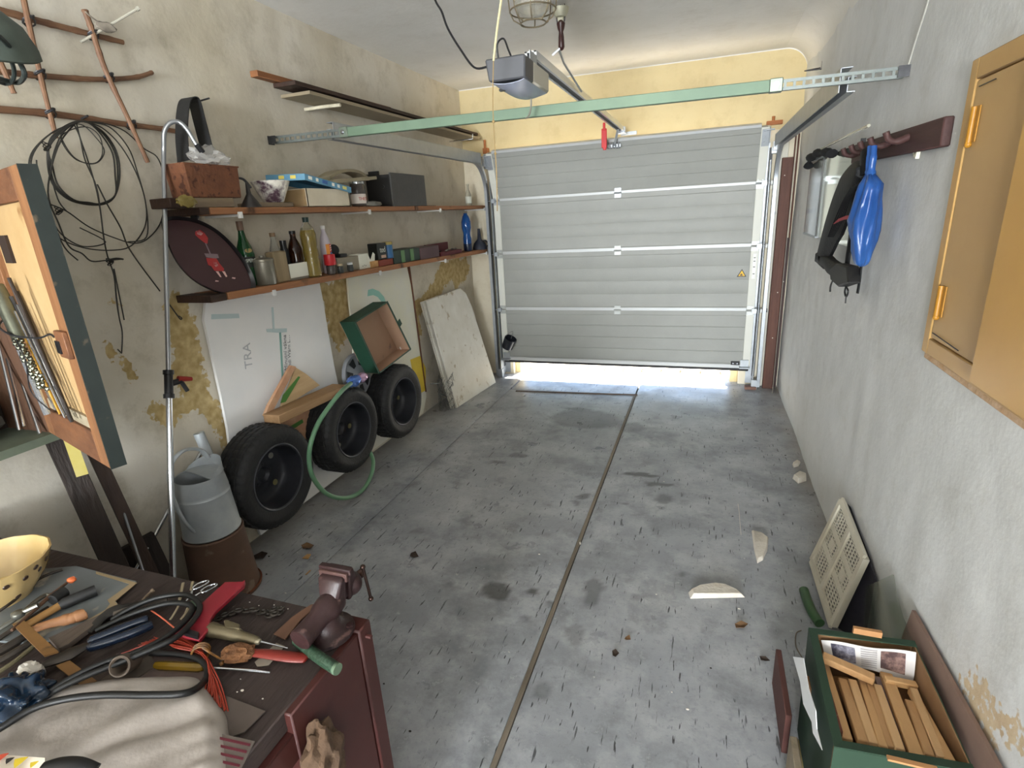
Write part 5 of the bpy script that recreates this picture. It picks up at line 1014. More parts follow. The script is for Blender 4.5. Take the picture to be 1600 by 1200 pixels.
mb = MB(); mb.bx(XL + .003, -2.10, 1.10, 1.12, ZC0, ZC1); emit('side_board', mb, w_old, cab); mb = MB(); mb.bx(XL + .003, -2.10, .35, .37, ZC0, ZC1); emit('side_board', mb, w_old, cab); mb = MB(); mb.bx(XL + .003, XL + .012, .37, 1.10, ZC0, ZC1); emit('back_board', mb, w_blk, cab)
def dp(u, v, n=0): return Hg + uu * u + Vector((0, 0, ZC0 + v)) + nn * n
def dbox(u0, u1, v0, v1, n0, n1):
    mb = MB(); return mb.hexa([dp(u0, v0, n0), dp(u1, v0, n0), dp(u1, v0, n1), dp(u0, v0, n1), dp(u0, v1, n0), dp(u1, v1, n0), dp(u1, v1, n1), dp(u0, v1, n1)])
HD = ZC1 - ZC0; th = .028; w_st = wood('door_stile_wood', '#835a38', '#694429', 2, bump=.3, c3='#472a16', spots=.32); w_rl = wood('door_rail_wood', '#764d30', '#52321f', 0, bump=.3, c3='#3a1e12', spots=.36)
dr = dbox(.06, Wd - .06, .09, HD - .07, -th, -.018); dro = emit('door', dr, M('door_plywood', '#b0946a', .65, '#9e8055', scale=4, bump=.1, c3='#7c5a34', spots=.33), cab)
emit('stile', dbox(0, .07, 0, HD, -th, 0), w_st, dro, bev=.002); emit('stile', dbox(Wd - .075, Wd, 0, HD, -th, 0), w_st, dro, bev=.002)
emit('rail', dbox(.07, Wd - .075, 0, .10, -th, 0), w_rl, dro, bev=.002); emit('rail', dbox(.07, Wd - .075, HD - .08, HD, -th, 0), w_rl, dro, bev=.002)
emit('edge_strip', dbox(Wd + .0005, Wd + .006, 0, HD, -th - .012, .0), M('edge_green_black', '#1f2724', .6, '#171d1b', scale=10, c3='#54493a', spots=.34), dro)
emit('ledge', dbox(.07, Wd - .07, .10, .135, -.018, -.010), wood('ledge_grey', '#a79b83', '#857a64', 0), dro)
emit('lock_plate', dbox(Wd - .085, Wd - .01, HD * .40, HD * .40 + .075, 0, .012), w_rl, dro, bev=.002); emit('keyhole', dbox(Wd - .085, Wd - .055, HD * .415, HD * .415 + .035, .0122, .016), blackp, dro)
emit('slot', dbox(.12, .20, HD - .24, HD - .16, -.018, -.010), M('slot_dark', '#2a1c12', .9), dro)
for i, (u0, v0, u1, v1, r, mt) in enumerate(((.30, .12, .16, .48, .007, dsteel), (.34, .115, .22, .46, .004, steel), (.36, .115, .26, .50, .006, w_blk), (.27, .12, .19, .38, .004, M('brass', '#b5893c', .35, metal=.9)), (.24, .13, .12, .40, .003, steel), (.33, .12, .20, .44, .003, steel), (.40, .12, .27, .54, .005, w_blk), (.15, .1, .10, .42, .010, steel))):
    mb = MB(); mb.tube([dp(u0, v0, .004 + i * .002), dp(u1, v1, .012 + i * .002)], r, 8); solo('thin_rod', mb, mt, ('dark steel rod standing in the door ledge', 'bright thin needle standing in the door ledge', 'blackened stick standing in the door ledge', 'brass coloured rod in the door ledge', 'bright thin wire furthest left in the door ledge', 'thin bright wire in the middle of the door ledge', 'long black stick at the right of the door ledge', 'thick shiny tube hanging at the left of the cabinet door')[i], 'rod')
q = dp(.155, .46, .03); mb = MB(); q2 = dp(.20, .36, .03); mb.tube([q + (q - q2).normalized() * .06, q, q2], [.018, .022, .020], 12); hn = solo('metal_tube', mb, M('tarnished_metal', '#7e8070', .3, '#55574c', scale=14, metal=.8), 'tarnished metal sleeve bundled with wire on the cabinet door', 'tube')
mb = MB(); mb.tube(spl([dp(.10, .42, .02), dp(.16, .40, .06), dp(.22, .375, .05), dp(.34, .37, .02), dp(.42, .385, .008), dp(.45, .38, .006)], 6), .003, 6); mb.tube(spl([dp(.20, .36, .04), dp(.28, .30, .05), dp(.22, .20, .05), dp(.26, .14, .03)], 5), .002, 5); emit('wire_loop', mb, dsteel, hn)
mb = MB()
for i in range(46):
    t_ = i / 46; c_ = dp(.17 + t_ * .13 + .012 * math.sin(i * 2.4), .38 - t_ * .17, .035 + .008 * math.cos(i * 1.9)); mb.ball(c_, .0075, 1)
emit('bead_chain', mb, M('bead_pewter', '#77786a', .25, metal=.9), hn)
for i, (x0, y0, x1, y1) in enumerate(((-12, 500, 30, 672), (6, 540, 38, 666), (-5, 560, 45, 600), (10, 530, 62, 678), (40, 600, 64, 680))):
    if i == 2: continue
    a, b_ = P(x0, y0, X=-2.24), P(x1, y1, X=-2.13); b_.z = max(b_.z, ZC0 + .006); mb = MB(); mb.tube([a, b_], .0045, 8); solo('cabinet_rod', mb, steel, ('long bright rod leaning inside the wall cabinet, leftmost', 'short bright rod inside the wall cabinet', '', 'thin bright rod ending at the cabinet hinge corner', 'bright rod stub next to the cabinet hinge corner')[i], 'rod')
mb = MB(); mb.ball((-2.25, .92, ZC0 + .075), .075, 3, (.9, 1.6, .95), .4, 3, seed=6); mb.v = [Vector((p.x, p.y, max(p.z, ZC0 + .001))) for p in mb.v]; solo('dusty_bundle', mb, M('dusty_grey', '#55534c', .95, '#3b3a36', scale=8, bump=.3), 'dusty grey bundle lying inside the wall cabinet', 'bundle')
# ------------------------------------------------------------------ workbench
def B(px, py, dz=0): return P(px, py, Z=ZS + dz)
BX0, BX1, BY0, BY1 = XL + .01, -.728, -2.4, .865  # near end runs on unseen behind the camera, added to block low light
m_top = wood('bench_top_wood', '#3c302c', '#2a211f', 1, bump=.5, c3='#5c534d', spots=.27); m_red = M('oxide_red_paint', '#46201b', .5, '#3b1b18', scale=4, bump=.08, c3='#7a5d52', spots=.22)
bn = thing('workbench', (-1.5, .2, 0), 'heavy workbench with a worn dark top and oxide red cabinet front', 'workbench')
for i in range(8):
    y0 = BY0 + (BY1 - BY0) * i / 8; y1 = BY0 + (BY1 - BY0) * (i + 1) / 8; mb = MB(); mb.bx(BX0, BX1 - .005 * (i % 2), y0 + .001, y1 - .001, ZS - .05, ZS - .001 * (i % 2)); emit('top_plank', mb, m_top, bn, bev=.003)
mb = MB(); mb.bx(BX1 - .03, BX1 + .008, BY0, BY1 + .004, ZS - .12, ZS - .052); emit('front_rail', mb, m_red, bn, bev=.003)
mb = MB(); mb.bx(BX1 - .02, BX1 + .012, .60, BY1 - .045, .02, ZS - .004); emit('cabinet_panel', mb, m_red, bn, bev=.003)
mb = MB(); mb.bx(BX1 - .06, BX1 + .016, BY1 - .042, BY1 + .004, .0, ZS + .0); emit('corner_post', mb, m_red, bn, bev=.004)
mb = MB(); mb.bx(BX0, BX1 - .06, BY1 - .03, BY1 - .005, .02, ZS - .055); emit('end_panel', mb, m_red, bn)
mb = MB(); mb.bx(BX1 - .38, BX1 - .36, BY0, .60, .02, ZS - .055); emit('inner_back', mb, M('olive_paint', '#3a3a2c', .8, '#2b2b22', scale=5), bn); mb = MB(); mb.bx(BX1 - .36, BX1 - .01, BY0, .595, .10, .12); emit('inner_shelf', mb, m_top, bn)
mb = MB(); mb.bx(BX1 - .06, BX1 - .01, BY0, BY0 + .05, 0, ZS - .055); emit('leg', mb, m_red, bn)
for (a, b_, r, s) in ((573, 968, .003, 1), (596, 975, .004, 1)):
    pass
mb = MB(); mb.tube([(BX1 + .012, BY1 - .02, ZS - .03), (BX1 + .03, BY1 - .02, ZS - .03)], .005, 8); emit('peg', mb, m_red, bn)
# weathered bark chunk in the opening
q = P(510, 1178, X=-.69); mb = MB(); mb.ball((q.x, q.y - .01, q.z), .062, 4, (.55, .75, 1.35), .45, 2.2, seed=12); solo('bark_chunk', mb, M('bark', '#5c4735', .95, '#3f2f22', scale=9, bump=.8, bscale=30, c3='#85705a', spots=.32), 'rough chunk of weathered wood hanging at the open bench front', 'wood', smooth=30)
# ---- vise
vi = thing('bench_vise', (-.782, .795, ZS), 'heavy oxide brown bench vise bolted to the bench corner', 'vise'); m_v = M('vise_brown', '#321f1f', .42, '#281919', scale=9, bump=.2, c3='#5d4541', spots=.33)
vx_, vy_, vz_ = -.782, .795, ZS
vi.scale = (.70, .70, .70)
mb = MB(); mb.lathe([(0, 0), (.085, 0), (.088, .004), (.086, .014), (.060, .022), (.048, .035), (.042, .055), (.04, .07), (0, .07)], (vx_, vy_ + .01, vz_ + .0005), 32)
for k in range(3): a = k * 2.1 + .4; mb.tube([(vx_ + .074 * math.cos(a), vy_ + .01 + .074 * math.sin(a), vz_ + .012), (vx_ + .074 * math.cos(a), vy_ + .01 + .074 * math.sin(a), vz_ + .026)], .012, 6)
emit('base', mb, m_v, vi)
T = Matrix.Translation((vx_, vy_, vz_ + .082)) @ Rot(x=-90)      # local z -> +Y
T = Matrix.Translation((vx_, vy_, vz_ + .082)) @ along((0.05, 1, .12))
mb = MB(); mb.lathe([(.024, -.105), (.036, -.105), (.038, -.10), (.036, -.085), (.034, -.02), (.042, .0), (.046, .03), (.040, .07), (0, .07)], n=28, T=T, cap=False); mb.lathe([(.024, -.105), (.024, -.05), (0, -.05)], n=20, T=T); emit('body', mb, m_v, vi); mb = MB(); mb.lathe([(.0235, -.100), (.0, -.099)], n=20, T=T); emit('bore_shade', mb, M('bore_shade_black', '#0c0909', .9), vi)  # black disc paints the shade inside the hollow tail
mb = MB(); f = lambda x, y, z: T @ Vector((x, z, y)) if False else Vector((vx_ + x, vy_ + y, vz_ + z))
mb.hexa([f(-.03, .02, .07), f(.03, .02, .07), f(.035, .085, .07), f(-.025, .085, .07), f(-.048, .055, .175), f(.048, .055, .175), f(.048, .088, .178), f(-.048, .088, .178)]); emit('fixed_jaw', mb, m_v, vi, bev=.008)
mb = MB(); mb.box(f(0, .082, .172), (.11, .012, .03)); emit('jaw_plate', mb, M('jaw_steel', '#57403c', .4, metal=.4), vi, bev=.002)
mb = MB(); mb.hexa([f(-.024, .10, .06), f(.032, .10, .06), f(.028, .17, .07), f(-.02, .17, .07), f(-.055, .095, .186), f(.055, .095, .186), f(.045, .13, .182), f(-.045, .13, .182)]); mb.ball(f(.01, .145, .095), .043, 3, (.9, .9, 1)); mb.tube([f(0, .05, .09), f(.0, .15, .1)], .03, 14); mv = emit('moving_jaw', mb, m_v, vi, bev=.006)
mb = MB(); mb.box(f(0, .098, .185), (.125, .022, .022)); emit('jaw_plate', mb, m_v, vi, bev=.003)
h0, h1 = f(.055, .165, .155), f(.062, .172, .02); mb = MB(); mb.tube([f(.01, .15, .10), f(.03, .195, .11)], .016, 12); mb.tube([h0, h1], .0055, 10); mb.ball(h0, .0095, 2); mb.ball(h1, .0095, 2); emit('screw_handle', mb, M('dark_bronze', '#4b3a34', .25, metal=.9), vi)
# ---- things on the bench
def lay(name, pts, r, mat, lab, cat, dz=0, n=8, sub=4, group=None, flat=1, smooth=40):
    ps = spl([B(a, b_, (d if d is not None else dz)) for a, b_, d in [(p + (None,))[:3] for p in pts]], sub); mb = MB(); 
    rr = r if not isinstance(r, list) else [r[min(len(r) - 1, int(i / (len(ps) - 1) * (len(r) - 1) + .5))] for i in range(len(ps))]
    mb.tube(ps, rr, n, flat=flat); return solo(name, mb, mat, lab, cat, group, smooth=smooth)
def flat(name, pts, th, mat, lab, cat, dz=0, group=None, bev=0):
    mb = MB(); mb.prism([B(a, b_, dz) for a, b_ in pts], (0, 0, th)); return solo(name, mb, mat, lab, cat, group, bev=bev)
m_dk = M('dirty_iron', '#2e2a26', .5, '#413a33', scale=14, metal=.5, bump=.1); m_wh = wood('tool_handle_wood', '#8e6340', '#744d2f', 1, bump=.1)
brd = flat('painted_board', [(62, 892), (120, 887), (214, 911), (180, 940), (186, 948), (120, 985), (60, 1010), (-40, 1000), (-40, 930)], .006, M('board_blue_grey', '#6a6f70', .7, '#5b6062', scale=4, c3='#a9a08c', spots=.36), 'worn blue grey painted board lying on the bench below the tools', 'board', .001)
mb = MB(); mb.prism([B(a, b_, .0072) for a, b_ in ((150, 893), (214, 911), (180, 940), (187, 948), (172, 962), (110, 992), (104, 988), (165, 953), (172, 944), (168, 938), (203, 913), (150, 897))], (0, 0, .0012)); emit('bare_edge', mb, M('bare_wood_edge', '#8f7d60', .8), brd)
flat('grey_plank', [(160, 966), (188, 952), (110, 1012), (94, 1020), (78, 1003)], .012, wood('grey_plank_wood', '#5b5047', '#443b34', 1), 'short greyed plank piece beside the turned wooden handle', 'plank', .008)
# bowl
bp_ = P(-14, 900, Z=ZS + .075); bp_.z = ZS; KB = .87
bwl = thing('ceramic_bowl', bp_, 'cream glazed bowl with dark brown spots at the left end of the bench', 'bowl')
bw_ = 1.0; mb = MB(); mb.lathe([(0, .012), (.06, .012), (.065, .0), (.078, .0), (.09, .02), (.128, .07), (.150, .125), (.152, .129), (.147, .130), (.122, .078), (.085, .03), (0, .022)], (0, 0, 0), 48, T=Matrix.Translation(bp_ + Vector((0, 0, .001))) @ Matrix.Scale(KB, 4), wob=lambda a, z: 1 + .012 * math.cos(a * 14) * (z > .05)); emit('body', mb, M('cream_glaze', '#c4aa76', .2, '#b89c66', scale=6, coat=.4), bwl)
random.seed(3); msp = M('spot_brown', '#3a2a20', .3)
for i in range(34):
    a = i * 2.399; zz = .035 + (i * .37 % 1) * .075; r = np.interp(zz, [.02, .07, .125], [.09, .128, .150]) + .0006; c_ = bp_ + Vector((r * math.cos(a), r * math.sin(a), zz + .001)) * KB; nrm_ = Vector((math.cos(a), math.sin(a), -.5)).normalized(); mb = MB(); T = Matrix.Translation(c_) @ along(nrm_); mb.lathe([(0, .0012), (.0065, .0010), (.0075, -.001)], n=10, T=T); emit('spot', mb, msp, bwl)
# hand tools
lay('turned_handle', [(51, 984, .022), (70, 977, .022), (95, 970, .022), (108, 967, .022), (112, 966, .022), (120, 963, .022), (130, 960, .022), (134, 958, .022)], [.008, .010, .011, .0135, .0125, .0135, .015, .014, .008], m_wh, 'turned light brown wooden handle lying across the bench tools', 'handle', n=14)
t_ = thing('black_chisel', B(110, 940, .01), 'chisel with a thick black rubber grip and wooden shank', 'chisel')
mb = MB(); mb.tube([B(92, 947, .022), B(100, 943, .022), B(150, 922, .022)], [.010, .0145, .0145], 14); emit('grip', mb, black, t_); mb = MB(); mb.tube([B(40, 978, .018), B(94, 946, .022)], [.009, .010], 10); emit('shank', mb, wood('yellow_shank', '#8f6a3a', '#6f4f28', 1), t_)
lay('short_grip', [(82, 938, .03), (90, 932, .03), (102, 924, .03)], .0145, black, 'short black rubber grip behind the thin paint brush', 'grip', n=12)
t_ = thing('thin_brush', B(60, 940, .03), 'long thin brush with an orange tip lying over the tools', 'brush')
mb = MB(); mb.tube([B(18, 985, .03), B(80, 930, .035), B(104, 911, .035)], [.0035, .005, .0035], 8); emit('stick', mb, w_old, t_); mb = MB(); mb.ball(B(112, 906, .035), .010, 2, (1.3, 1, .8), .3, 4); emit('orange_tip', mb, M('orange_tip', '#c8663a', .6), t_)
for i, (pp, r, lab) in enumerate((([(-5, 985, .016), (20, 970, .02), (38, 955, .025), (55, 940, .025), (72, 930, .02), (85, 932, .016)], .006, 'grey steel tong arm curving under the brush'), ([(-5, 1000, .014), (25, 980, .018), (50, 965, .018), (75, 950, .014)], .006, 'dark steel tong arm lying below the curved one'), ([(-10, 960, .02), (20, 940, .025), (60, 905, .012), (98, 890, .010)], .004, 'thin dark rod beside the cream bowl'), ([(-5, 1035, .012), (30, 1015, .014), (62, 995, .014)], .008, 'dark flat file at the left edge of the bench'), ([(-5, 1052, .012), (25, 1032, .014), (55, 1008, .016)], .005, 'thin olive rod under the folding rule'), ([(-5, 1020, .012), (35, 997, .012), (50, 985, .012)], .010, 'thick black file next to the brass strip'))):
    lay('iron_tool', pp, r, M('pewter_steel', '#6b6a62', .4, metal=.7) if i in (0,) else M('olive_stick', '#57503a', .7) if i == 4 else m_dk, lab, 'tool')
q = B(28, 960, .03); mb = MB(); mb.ball(q, .014, 2, (1.2, 1, .8), .2); mb.tube([q, q + Vector((.03, .03, .01))], .006, 8); solo('tong_joint', mb, M('pewter_steel', '#6b6a62'), 'grey metal joint of the tongs at the left edge', 'joint')
rl_ = flat('folding_rule', [(20, 977), (38, 971), (92, 1020), (70, 1027)], .004, M('rule_brass', '#7c5a33', .5, '#6a4c2b', scale=9, c3='#4d3822', spots=.3), 'brownish metal rule crossing under the blue pliers', 'ruler', .028)
mb = MB(); mb.prism([B(a, b_, .016) for a, b_ in ((88, 1042), (110, 1034), (152, 1066), (135, 1078))], (0, 0, .004)); emit('lower_part', mb, M('rule_brass', '#7c5a33'), rl_)
t_ = thing('blue_pliers', B(150, 1010, .01), 'large pliers with two dark blue rubber handles', 'pliers'); m_bh = M('blue_grip', '#0f1826', .25, '#142034', scale=8)
for pp in ([(138, 1003, .024), (170, 990, .026), (210, 974, .026), (232, 968, .024)], [(138, 1012, .02), (165, 1004, .024), (205, 990, .026), (238, 976, .024)]):
    mb = MB(); mb.tube(spl([B(*p) for p in pp], 4), [.007] + [.011] * 11 + [.009], 10); emit('handle', mb, m_bh, t_)
mb = MB(); mb.tube([B(142, 1006, .02), B(110, 1022, .02), B(66, 1040, .018)], [.009, .019, .009], 10, flat=.6); emit('jaws', mb, m_dk, t_)
lay('twisted_strap', [(140, 988, .012), (160, 965, .018), (180, 953, .022), (200, 948, .02), (215, 940, .012)], [.006, .013, .015, .012, .005], M('dark_cloth', '#211e1a', .9), 'dark twisted strip of cloth behind the pliers', 'cloth', flat=.5)
lay('grey_tube', [(180, 962, .014), (210, 952, .018), (245, 940, .02), (262, 936, .018)], .012, M('tube_grey_brown', '#4c443d', .6), 'dark grey tube lying under the black cable loop', 'tube')
lay('rusty_nail', [(222, 938, .01), (232, 928, .012), (240, 922, .014)], [.003, .003, .006], M('nail_brown', '#71604f', .6), 'bent brown nail near the far edge of the bench', 'nail')
# black cable
cbl = [(-40, 1160, .05), (0, 1138, .055), (50, 1108, .06), (100, 1093, .06), (160, 1086, .058), (230, 1086, .055), (290, 1083, .045), (318, 1066, .02), (324, 1045, .02), (310, 1030, .02), (280, 1022, .018), (235, 1020, .014)]
t_ = thing('black_cable', B(200, 1050), 'thick black rubber cable looping over the bench', 'cable'); m_cab = M('cable_black', '#0b0b0b', .5)
mb = MB(); mb.tube(spl([B(*p) for p in cbl], 8), .0068, 10); emit('lower_strand', mb, m_cab, t_)
mb = MB(); mb.tube(spl([B(*p) for p in [(70, 1086, .035), (110, 1060, .045), (160, 1036, .05), (210, 1020, .05), (255, 998, .05), (285, 975, .05), (300, 955, .045), (296, 945, .045), (270, 942, .045), (240, 948, .04), (200, 962, .03), (150, 985, .02)]], 8), .0064, 10); emit('middle_strand', mb, m_cab, t_)
mb = MB(); mb.tube(spl([B(*p) for p in [(175, 968, .02), (205, 950, .035), (245, 934, .045), (285, 929, .045), (306, 937, .045), (312, 952, .045), (300, 972, .05), (275, 996, .055), (240, 1013, .055), (190, 1034, .05), (130, 1058, .045), (80, 1082, .035), (60, 1095, .03)]], 8), .0066, 10); emit('upper_strand', mb, m_cab, t_)
# bundle of red wire
rw = thing('red_wire_bundle', B(310, 1030), 'bundle of orange red insulated wire tied with gold cord', 'wire'); m_rw = M('red_wire', '#7d281a', .4, '#8f3321', scale=10)
random.seed(11)
for i in range(20):
    j = i / 19 - .5; tail = (300 + 22 * i / 4.2, 1092 + (i * 7 % 20)) if i > 4 else (322 + i * 4, 1075 + 6 * i)
    pp = [(185 + i * 3, 1026 - i * 1.6, .01 + .002 * (i % 4)), (230 + i * 1.5, 1012 - i * .7 + 6 * j, .018), (275, 1003 + 16 * j, .022 + .004 * (i % 3)), (313 + 3 * j, 1018 + 10 * j, .018 + .004 * (i % 3)), (328 + 8 * j, 1048, .018 + .003 * (i % 4)), (334 + 22 * j, 1078, .012), (332 + 46 * j - (4 if j < 0 else 0), 1098 + 14 * abs(j) * 2, .008)]
    mb = MB(); mb.tube(spl([B(p[0] + random.uniform(-3, 3), p[1] + random.uniform(-2, 2), p[2] + random.uniform(-.003, .003)) for p in pp], 4), .0013, 6); emit('wire_strand', mb, m_rw, rw)
q = B(314, 1018, .022); mb = MB(); dd = Vector((.7, -1, 0)).normalized()
for k in range(3): mb.tube([q + dd * (k - 1) * .006 + Vector((.7, .55, 0)).normalized() * .017 * math.cos(a * PI / 6) + Vector((0, 0, .017 * math.sin(a * PI / 6))) for a in range(12)], .0022, 6, closed=True)
mb.tube(spl([q + Vector((0, 0, .016)), B(335, 1024, .02), B(348, 1030, .016), B(357, 1026, .012), B(346, 1036, .01)], 5), .0025, 6); mb.ball(B(346, 1037, .012), .005, 1); emit('gold_tie', mb, M('gold_cord', '#94652f', .4, '#3a2818', scale=60), rw)
lay('red_wire_end', [(224, 946, .02), (250, 963, .03), (276, 984, .02)], .0018, M('red_wire_pale', '#b85c44', .5), 'single pale red wire end crossing the black cable', 'wire')
# red scraper
t_ = thing('red_scraper', B(320, 960, .0), 'bright red plastic hand scraper lying by the far bench edge', 'scraper')
pts = [(268, 990), (300, 968), (312, 950), (352, 913), (384, 912), (382, 918), (338, 958), (330, 970), (329, 985), (312, 1004), (290, 1000)]
mb = MB(); mb.prism([B(a, b_, .028) for a, b_ in pts], (0, 0, .008)); emit('body', mb, M('scraper_red', '#7c1c28', .4, '#8a242f', scale=6), t_, bev=.002); mb = MB(); mb.prism([B(a, b_, .016) for a, b_ in ((384, 912), (382, 919), (338, 959), (330, 971), (329, 986), (312, 1005), (309, 1000), (326, 981), (327, 968), (335, 955))], (0, 0, .012)); emit('side_flange', mb, M('scraper_red_dark', '#a01a2c', .4), t_)
flat('black_clip', [(290, 985), (312, 992), (310, 1000), (288, 993)], .008, blackp, 'black flat clip at the lower end of the red scraper', 'clip', .037)
# scissors
t_ = thing('scissors', B(312, 920, .0), 'small steel scissors with open ring handles near the far bench edge', 'scissors')
for (a, b_, ex) in ((313, 914, 0), (326, 919, 1)):
    c_ = B(a, b_, .012); mb = MB(); u_ = (B(a + 12, b_ - 6, .012) - c_).normalized(); v_ = Vector((-u_.y, u_.x, 0)); mb.tube([c_ + u_ * .020 * math.cos(k * PI / 10) + v_ * .010 * math.sin(k * PI / 10) for k in range(20)], .0022, 8, closed=True); emit('ring_handle', mb, steel, t_)
    mb = MB(); mb.tube([c_ - u_ * .020, B(298 + 6 * ex, 930 + ex, .010), B(287 + 10 * ex, 943, .006)], [.002, .004, .0015], 8, flat=.5); emit('blade', mb, steel, t_)
for i, pp in enumerate(([(286, 911, .02), (282, 930, .024), (278, 948, .02), (266, 968, .012)], [(301, 909, .014), (298, 922, .014)], [(296, 945, .02), (290, 958, .02), (282, 968, .014)])): lay('pale_tie', pp, [.004, .003], M('pale_straw', '#8d8068', .7), ('long pale straw strip under the black cable loop', 'short pale splinter behind the scissors', 'pale straw strip next to the red scraper')[i], 'strip', flat=.5)
lay('green_wad', [(296, 950, .012), (304, 945, .016), (310, 948, .012)], .012, M('wad_green', '#435040', .9), 'small dull green wad inside the cable loop', 'wad')
# chain, nozzle, brush, blade, screwdriver
ch = thing('steel_chain', B(390, 955), 'short piece of dark bicycle type chain on the bench', 'chain')
cp = spl([B(a, b_, .006) for a, b_ in ((338, 968), (352, 962), (368, 956), (385, 954), (402, 955), (412, 958), (424, 955), (436, 951), (440, 954), (430, 962), (416, 961))], 3); 
for i in range(0, len(cp) - 2, 2):
    a, b_ = cp[i], cp[i + 2]; d_ = (b_ - a).normalized(); c_ = (a + b_) / 2; mb = MB(); n_ = Vector((-d_.y, d_.x, 0)); L_ = (b_ - a).length * .62
    mb.tube([c_ + d_ * L_ * math.cos(k * PI / 6) + n_ * .0062 * math.sin(k * PI / 6) + Vector((0, 0, .002 * (i % 4)))  for k in range(12)], .003, 6, closed=True); emit('chain_link', mb, m_dk, ch)
t_ = thing('brass_nozzle', B(370, 990), 'tarnished brass hose nozzle with a thin spike', 'nozzle'); m_br = M('tarnished_brass', '#5d533c', .45, '#716854', scale=10, metal=.5, c3='#a9a088', spots=.35)
ps = [B(*p) for p in ((329, 984, .022), (334, 985, .022), (340, 986, .022), (370, 992, .02), (376, 994, .02), (400, 1001, .018), (406, 1003, .016))]; mb = MB(); mb.tube(ps, [.017, .018, .015, .015, .012, .010, .006], 16); emit('barrel', mb, m_br, t_)
mb = MB(); mb.prism([B(a, b_, .030) for a, b_ in ((350, 972), (357, 971), (375, 978), (376, 986), (352, 984))], (0, 0, .006)); emit('trigger', mb, m_br, t_, bev=.002); mb = MB(); mb.tube([B(404, 1002, .016), B(450, 1013, .008)], [.0028, .0015], 8); emit('spike', mb, steel, t_)
t_ = thing('red_handled_brush', B(410, 1025), 'worn brush with brown bristle head and a flat red handle', 'brush'); ps = spl([B(*p) for p in ((395, 1020, .014), (420, 1022, .016), (450, 1026, .014), (474, 1028, .010), (480, 1030, .008))], 4); mb = MB(); mb.tube(ps, [.010 + .004 * math.sin(i / (len(ps) - 1) * PI) for i in range(len(ps) - 1)] + [.004], 12, flat=.5); emit('handle', mb, M('handle_dull_red', '#6e2119', .4), t_)
mb = MB(); mb.ball(B(372, 1020, .016), .03, 3, (1.25, .8, .5), .4, 4, T=Rot(z=15), seed=3); emit('bristle_head', mb, M('bristle_brown', '#5c3c26', .95, '#7d5534', scale=40, bump=.6), t_)
flat('saw_blade', [(428, 992), (456, 966), (486, 946), (497, 945), (490, 953), (470, 970), (446, 1000)], .003, M('blade_brown_rust', '#694a38', .6, '#553b2c', scale=9), 'rust brown flat scraper blade leaning towards the vise', 'blade', .006)
flat('paper_strip', [(398, 1035), (432, 1005), (445, 1010), (420, 1040), (402, 1042)], .001, M('paper_grey', '#8a8174', .9), 'grey paper strip under the red handled brush', 'paper', .002)
t_ = thing('screwdriver', B(330, 1042), 'screwdriver with a transparent yellow handle and long steel shaft', 'screwdriver'); mb = MB(); mb.tube([B(243, 1039, .012), B(250, 1040, .012), B(312, 1043, .012), B(318, 1043, .012)], [.007, .0095, .0095, .006], 8); emit('handle', mb, M("amber_plastic", "#6b5212", .2, "#7d6018", scale=8, trans=.3), t_)
mb = MB(); mb.tube([B(318, 1043, .012), B(400, 1048, .006), B(422, 1051, .003)], [.003, .003, .0022], 8); emit('shaft', mb, steel, t_)
hs_ = lay('hose_piece', [(464, 1001, .014), (480, 1013, .016), (500, 1028, .016), (518, 1040, .014), (526, 1045, .014)], .0125, M('braided_hose', '#1d3022', .35, '#34493a', scale=160, contrast=.15), 'short piece of green braided hose lying by the vise', 'hose', n=14)
mb = MB(); q, q2 = B(524, 1044, .014), B(528, 1046, .014); mb.tube([q, q2], [.0128, .0124], 14); emit('cut_end', mb, M('hose_cut', '#4d5f4b', .6), hs_)
t_ = MB(); c_ = B(203, 1058, .002); T = Matrix.Translation(c_ + Vector((0, 0, .036))) @ Rot(x=60, z=30); t_.lathe([(.014, -.03), (.019, -.03), (.021, .0), (.021, .022), (.018, .024), (.015, .02), (.014, -.03)], n=24, T=T, cap=False); solo('pipe_ring', t_, M('pipe_brown', '#5d5146', .6, '#4a4038', scale=8), 'brown pipe socket lying behind the white cloth', 'pipe')
flat('sanding_paper', [(222, 1030), (300, 1016), (330, 1062), (308, 1090), (240, 1085), (195, 1078)], .0015, M('abrasive_pink', '#5f504b', .95, '#51443f', scale=9, bump=.3), 'brownish pink torn sheet under the screwdriver', 'paper', .0025)
flat('dusty_sheet', [(316, 1098), (345, 1085), (415, 1112), (382, 1145), (340, 1160), (300, 1140)], .002, M('dusty_sheet', '#544a44', .9, '#463e38', scale=8, c3='#a3988a', spots=.35), 'dusty grey sheet between white cloth and bench edge', 'sheet', .0025)
flat('torn_card', [(160, 1062), (200, 1040), (236, 1026), (245, 1040), (190, 1078), (150, 1085)], .003, M('card_brown_grey', '#4f463e', .9), 'brown grey torn card behind the pipe socket', 'card', .004)
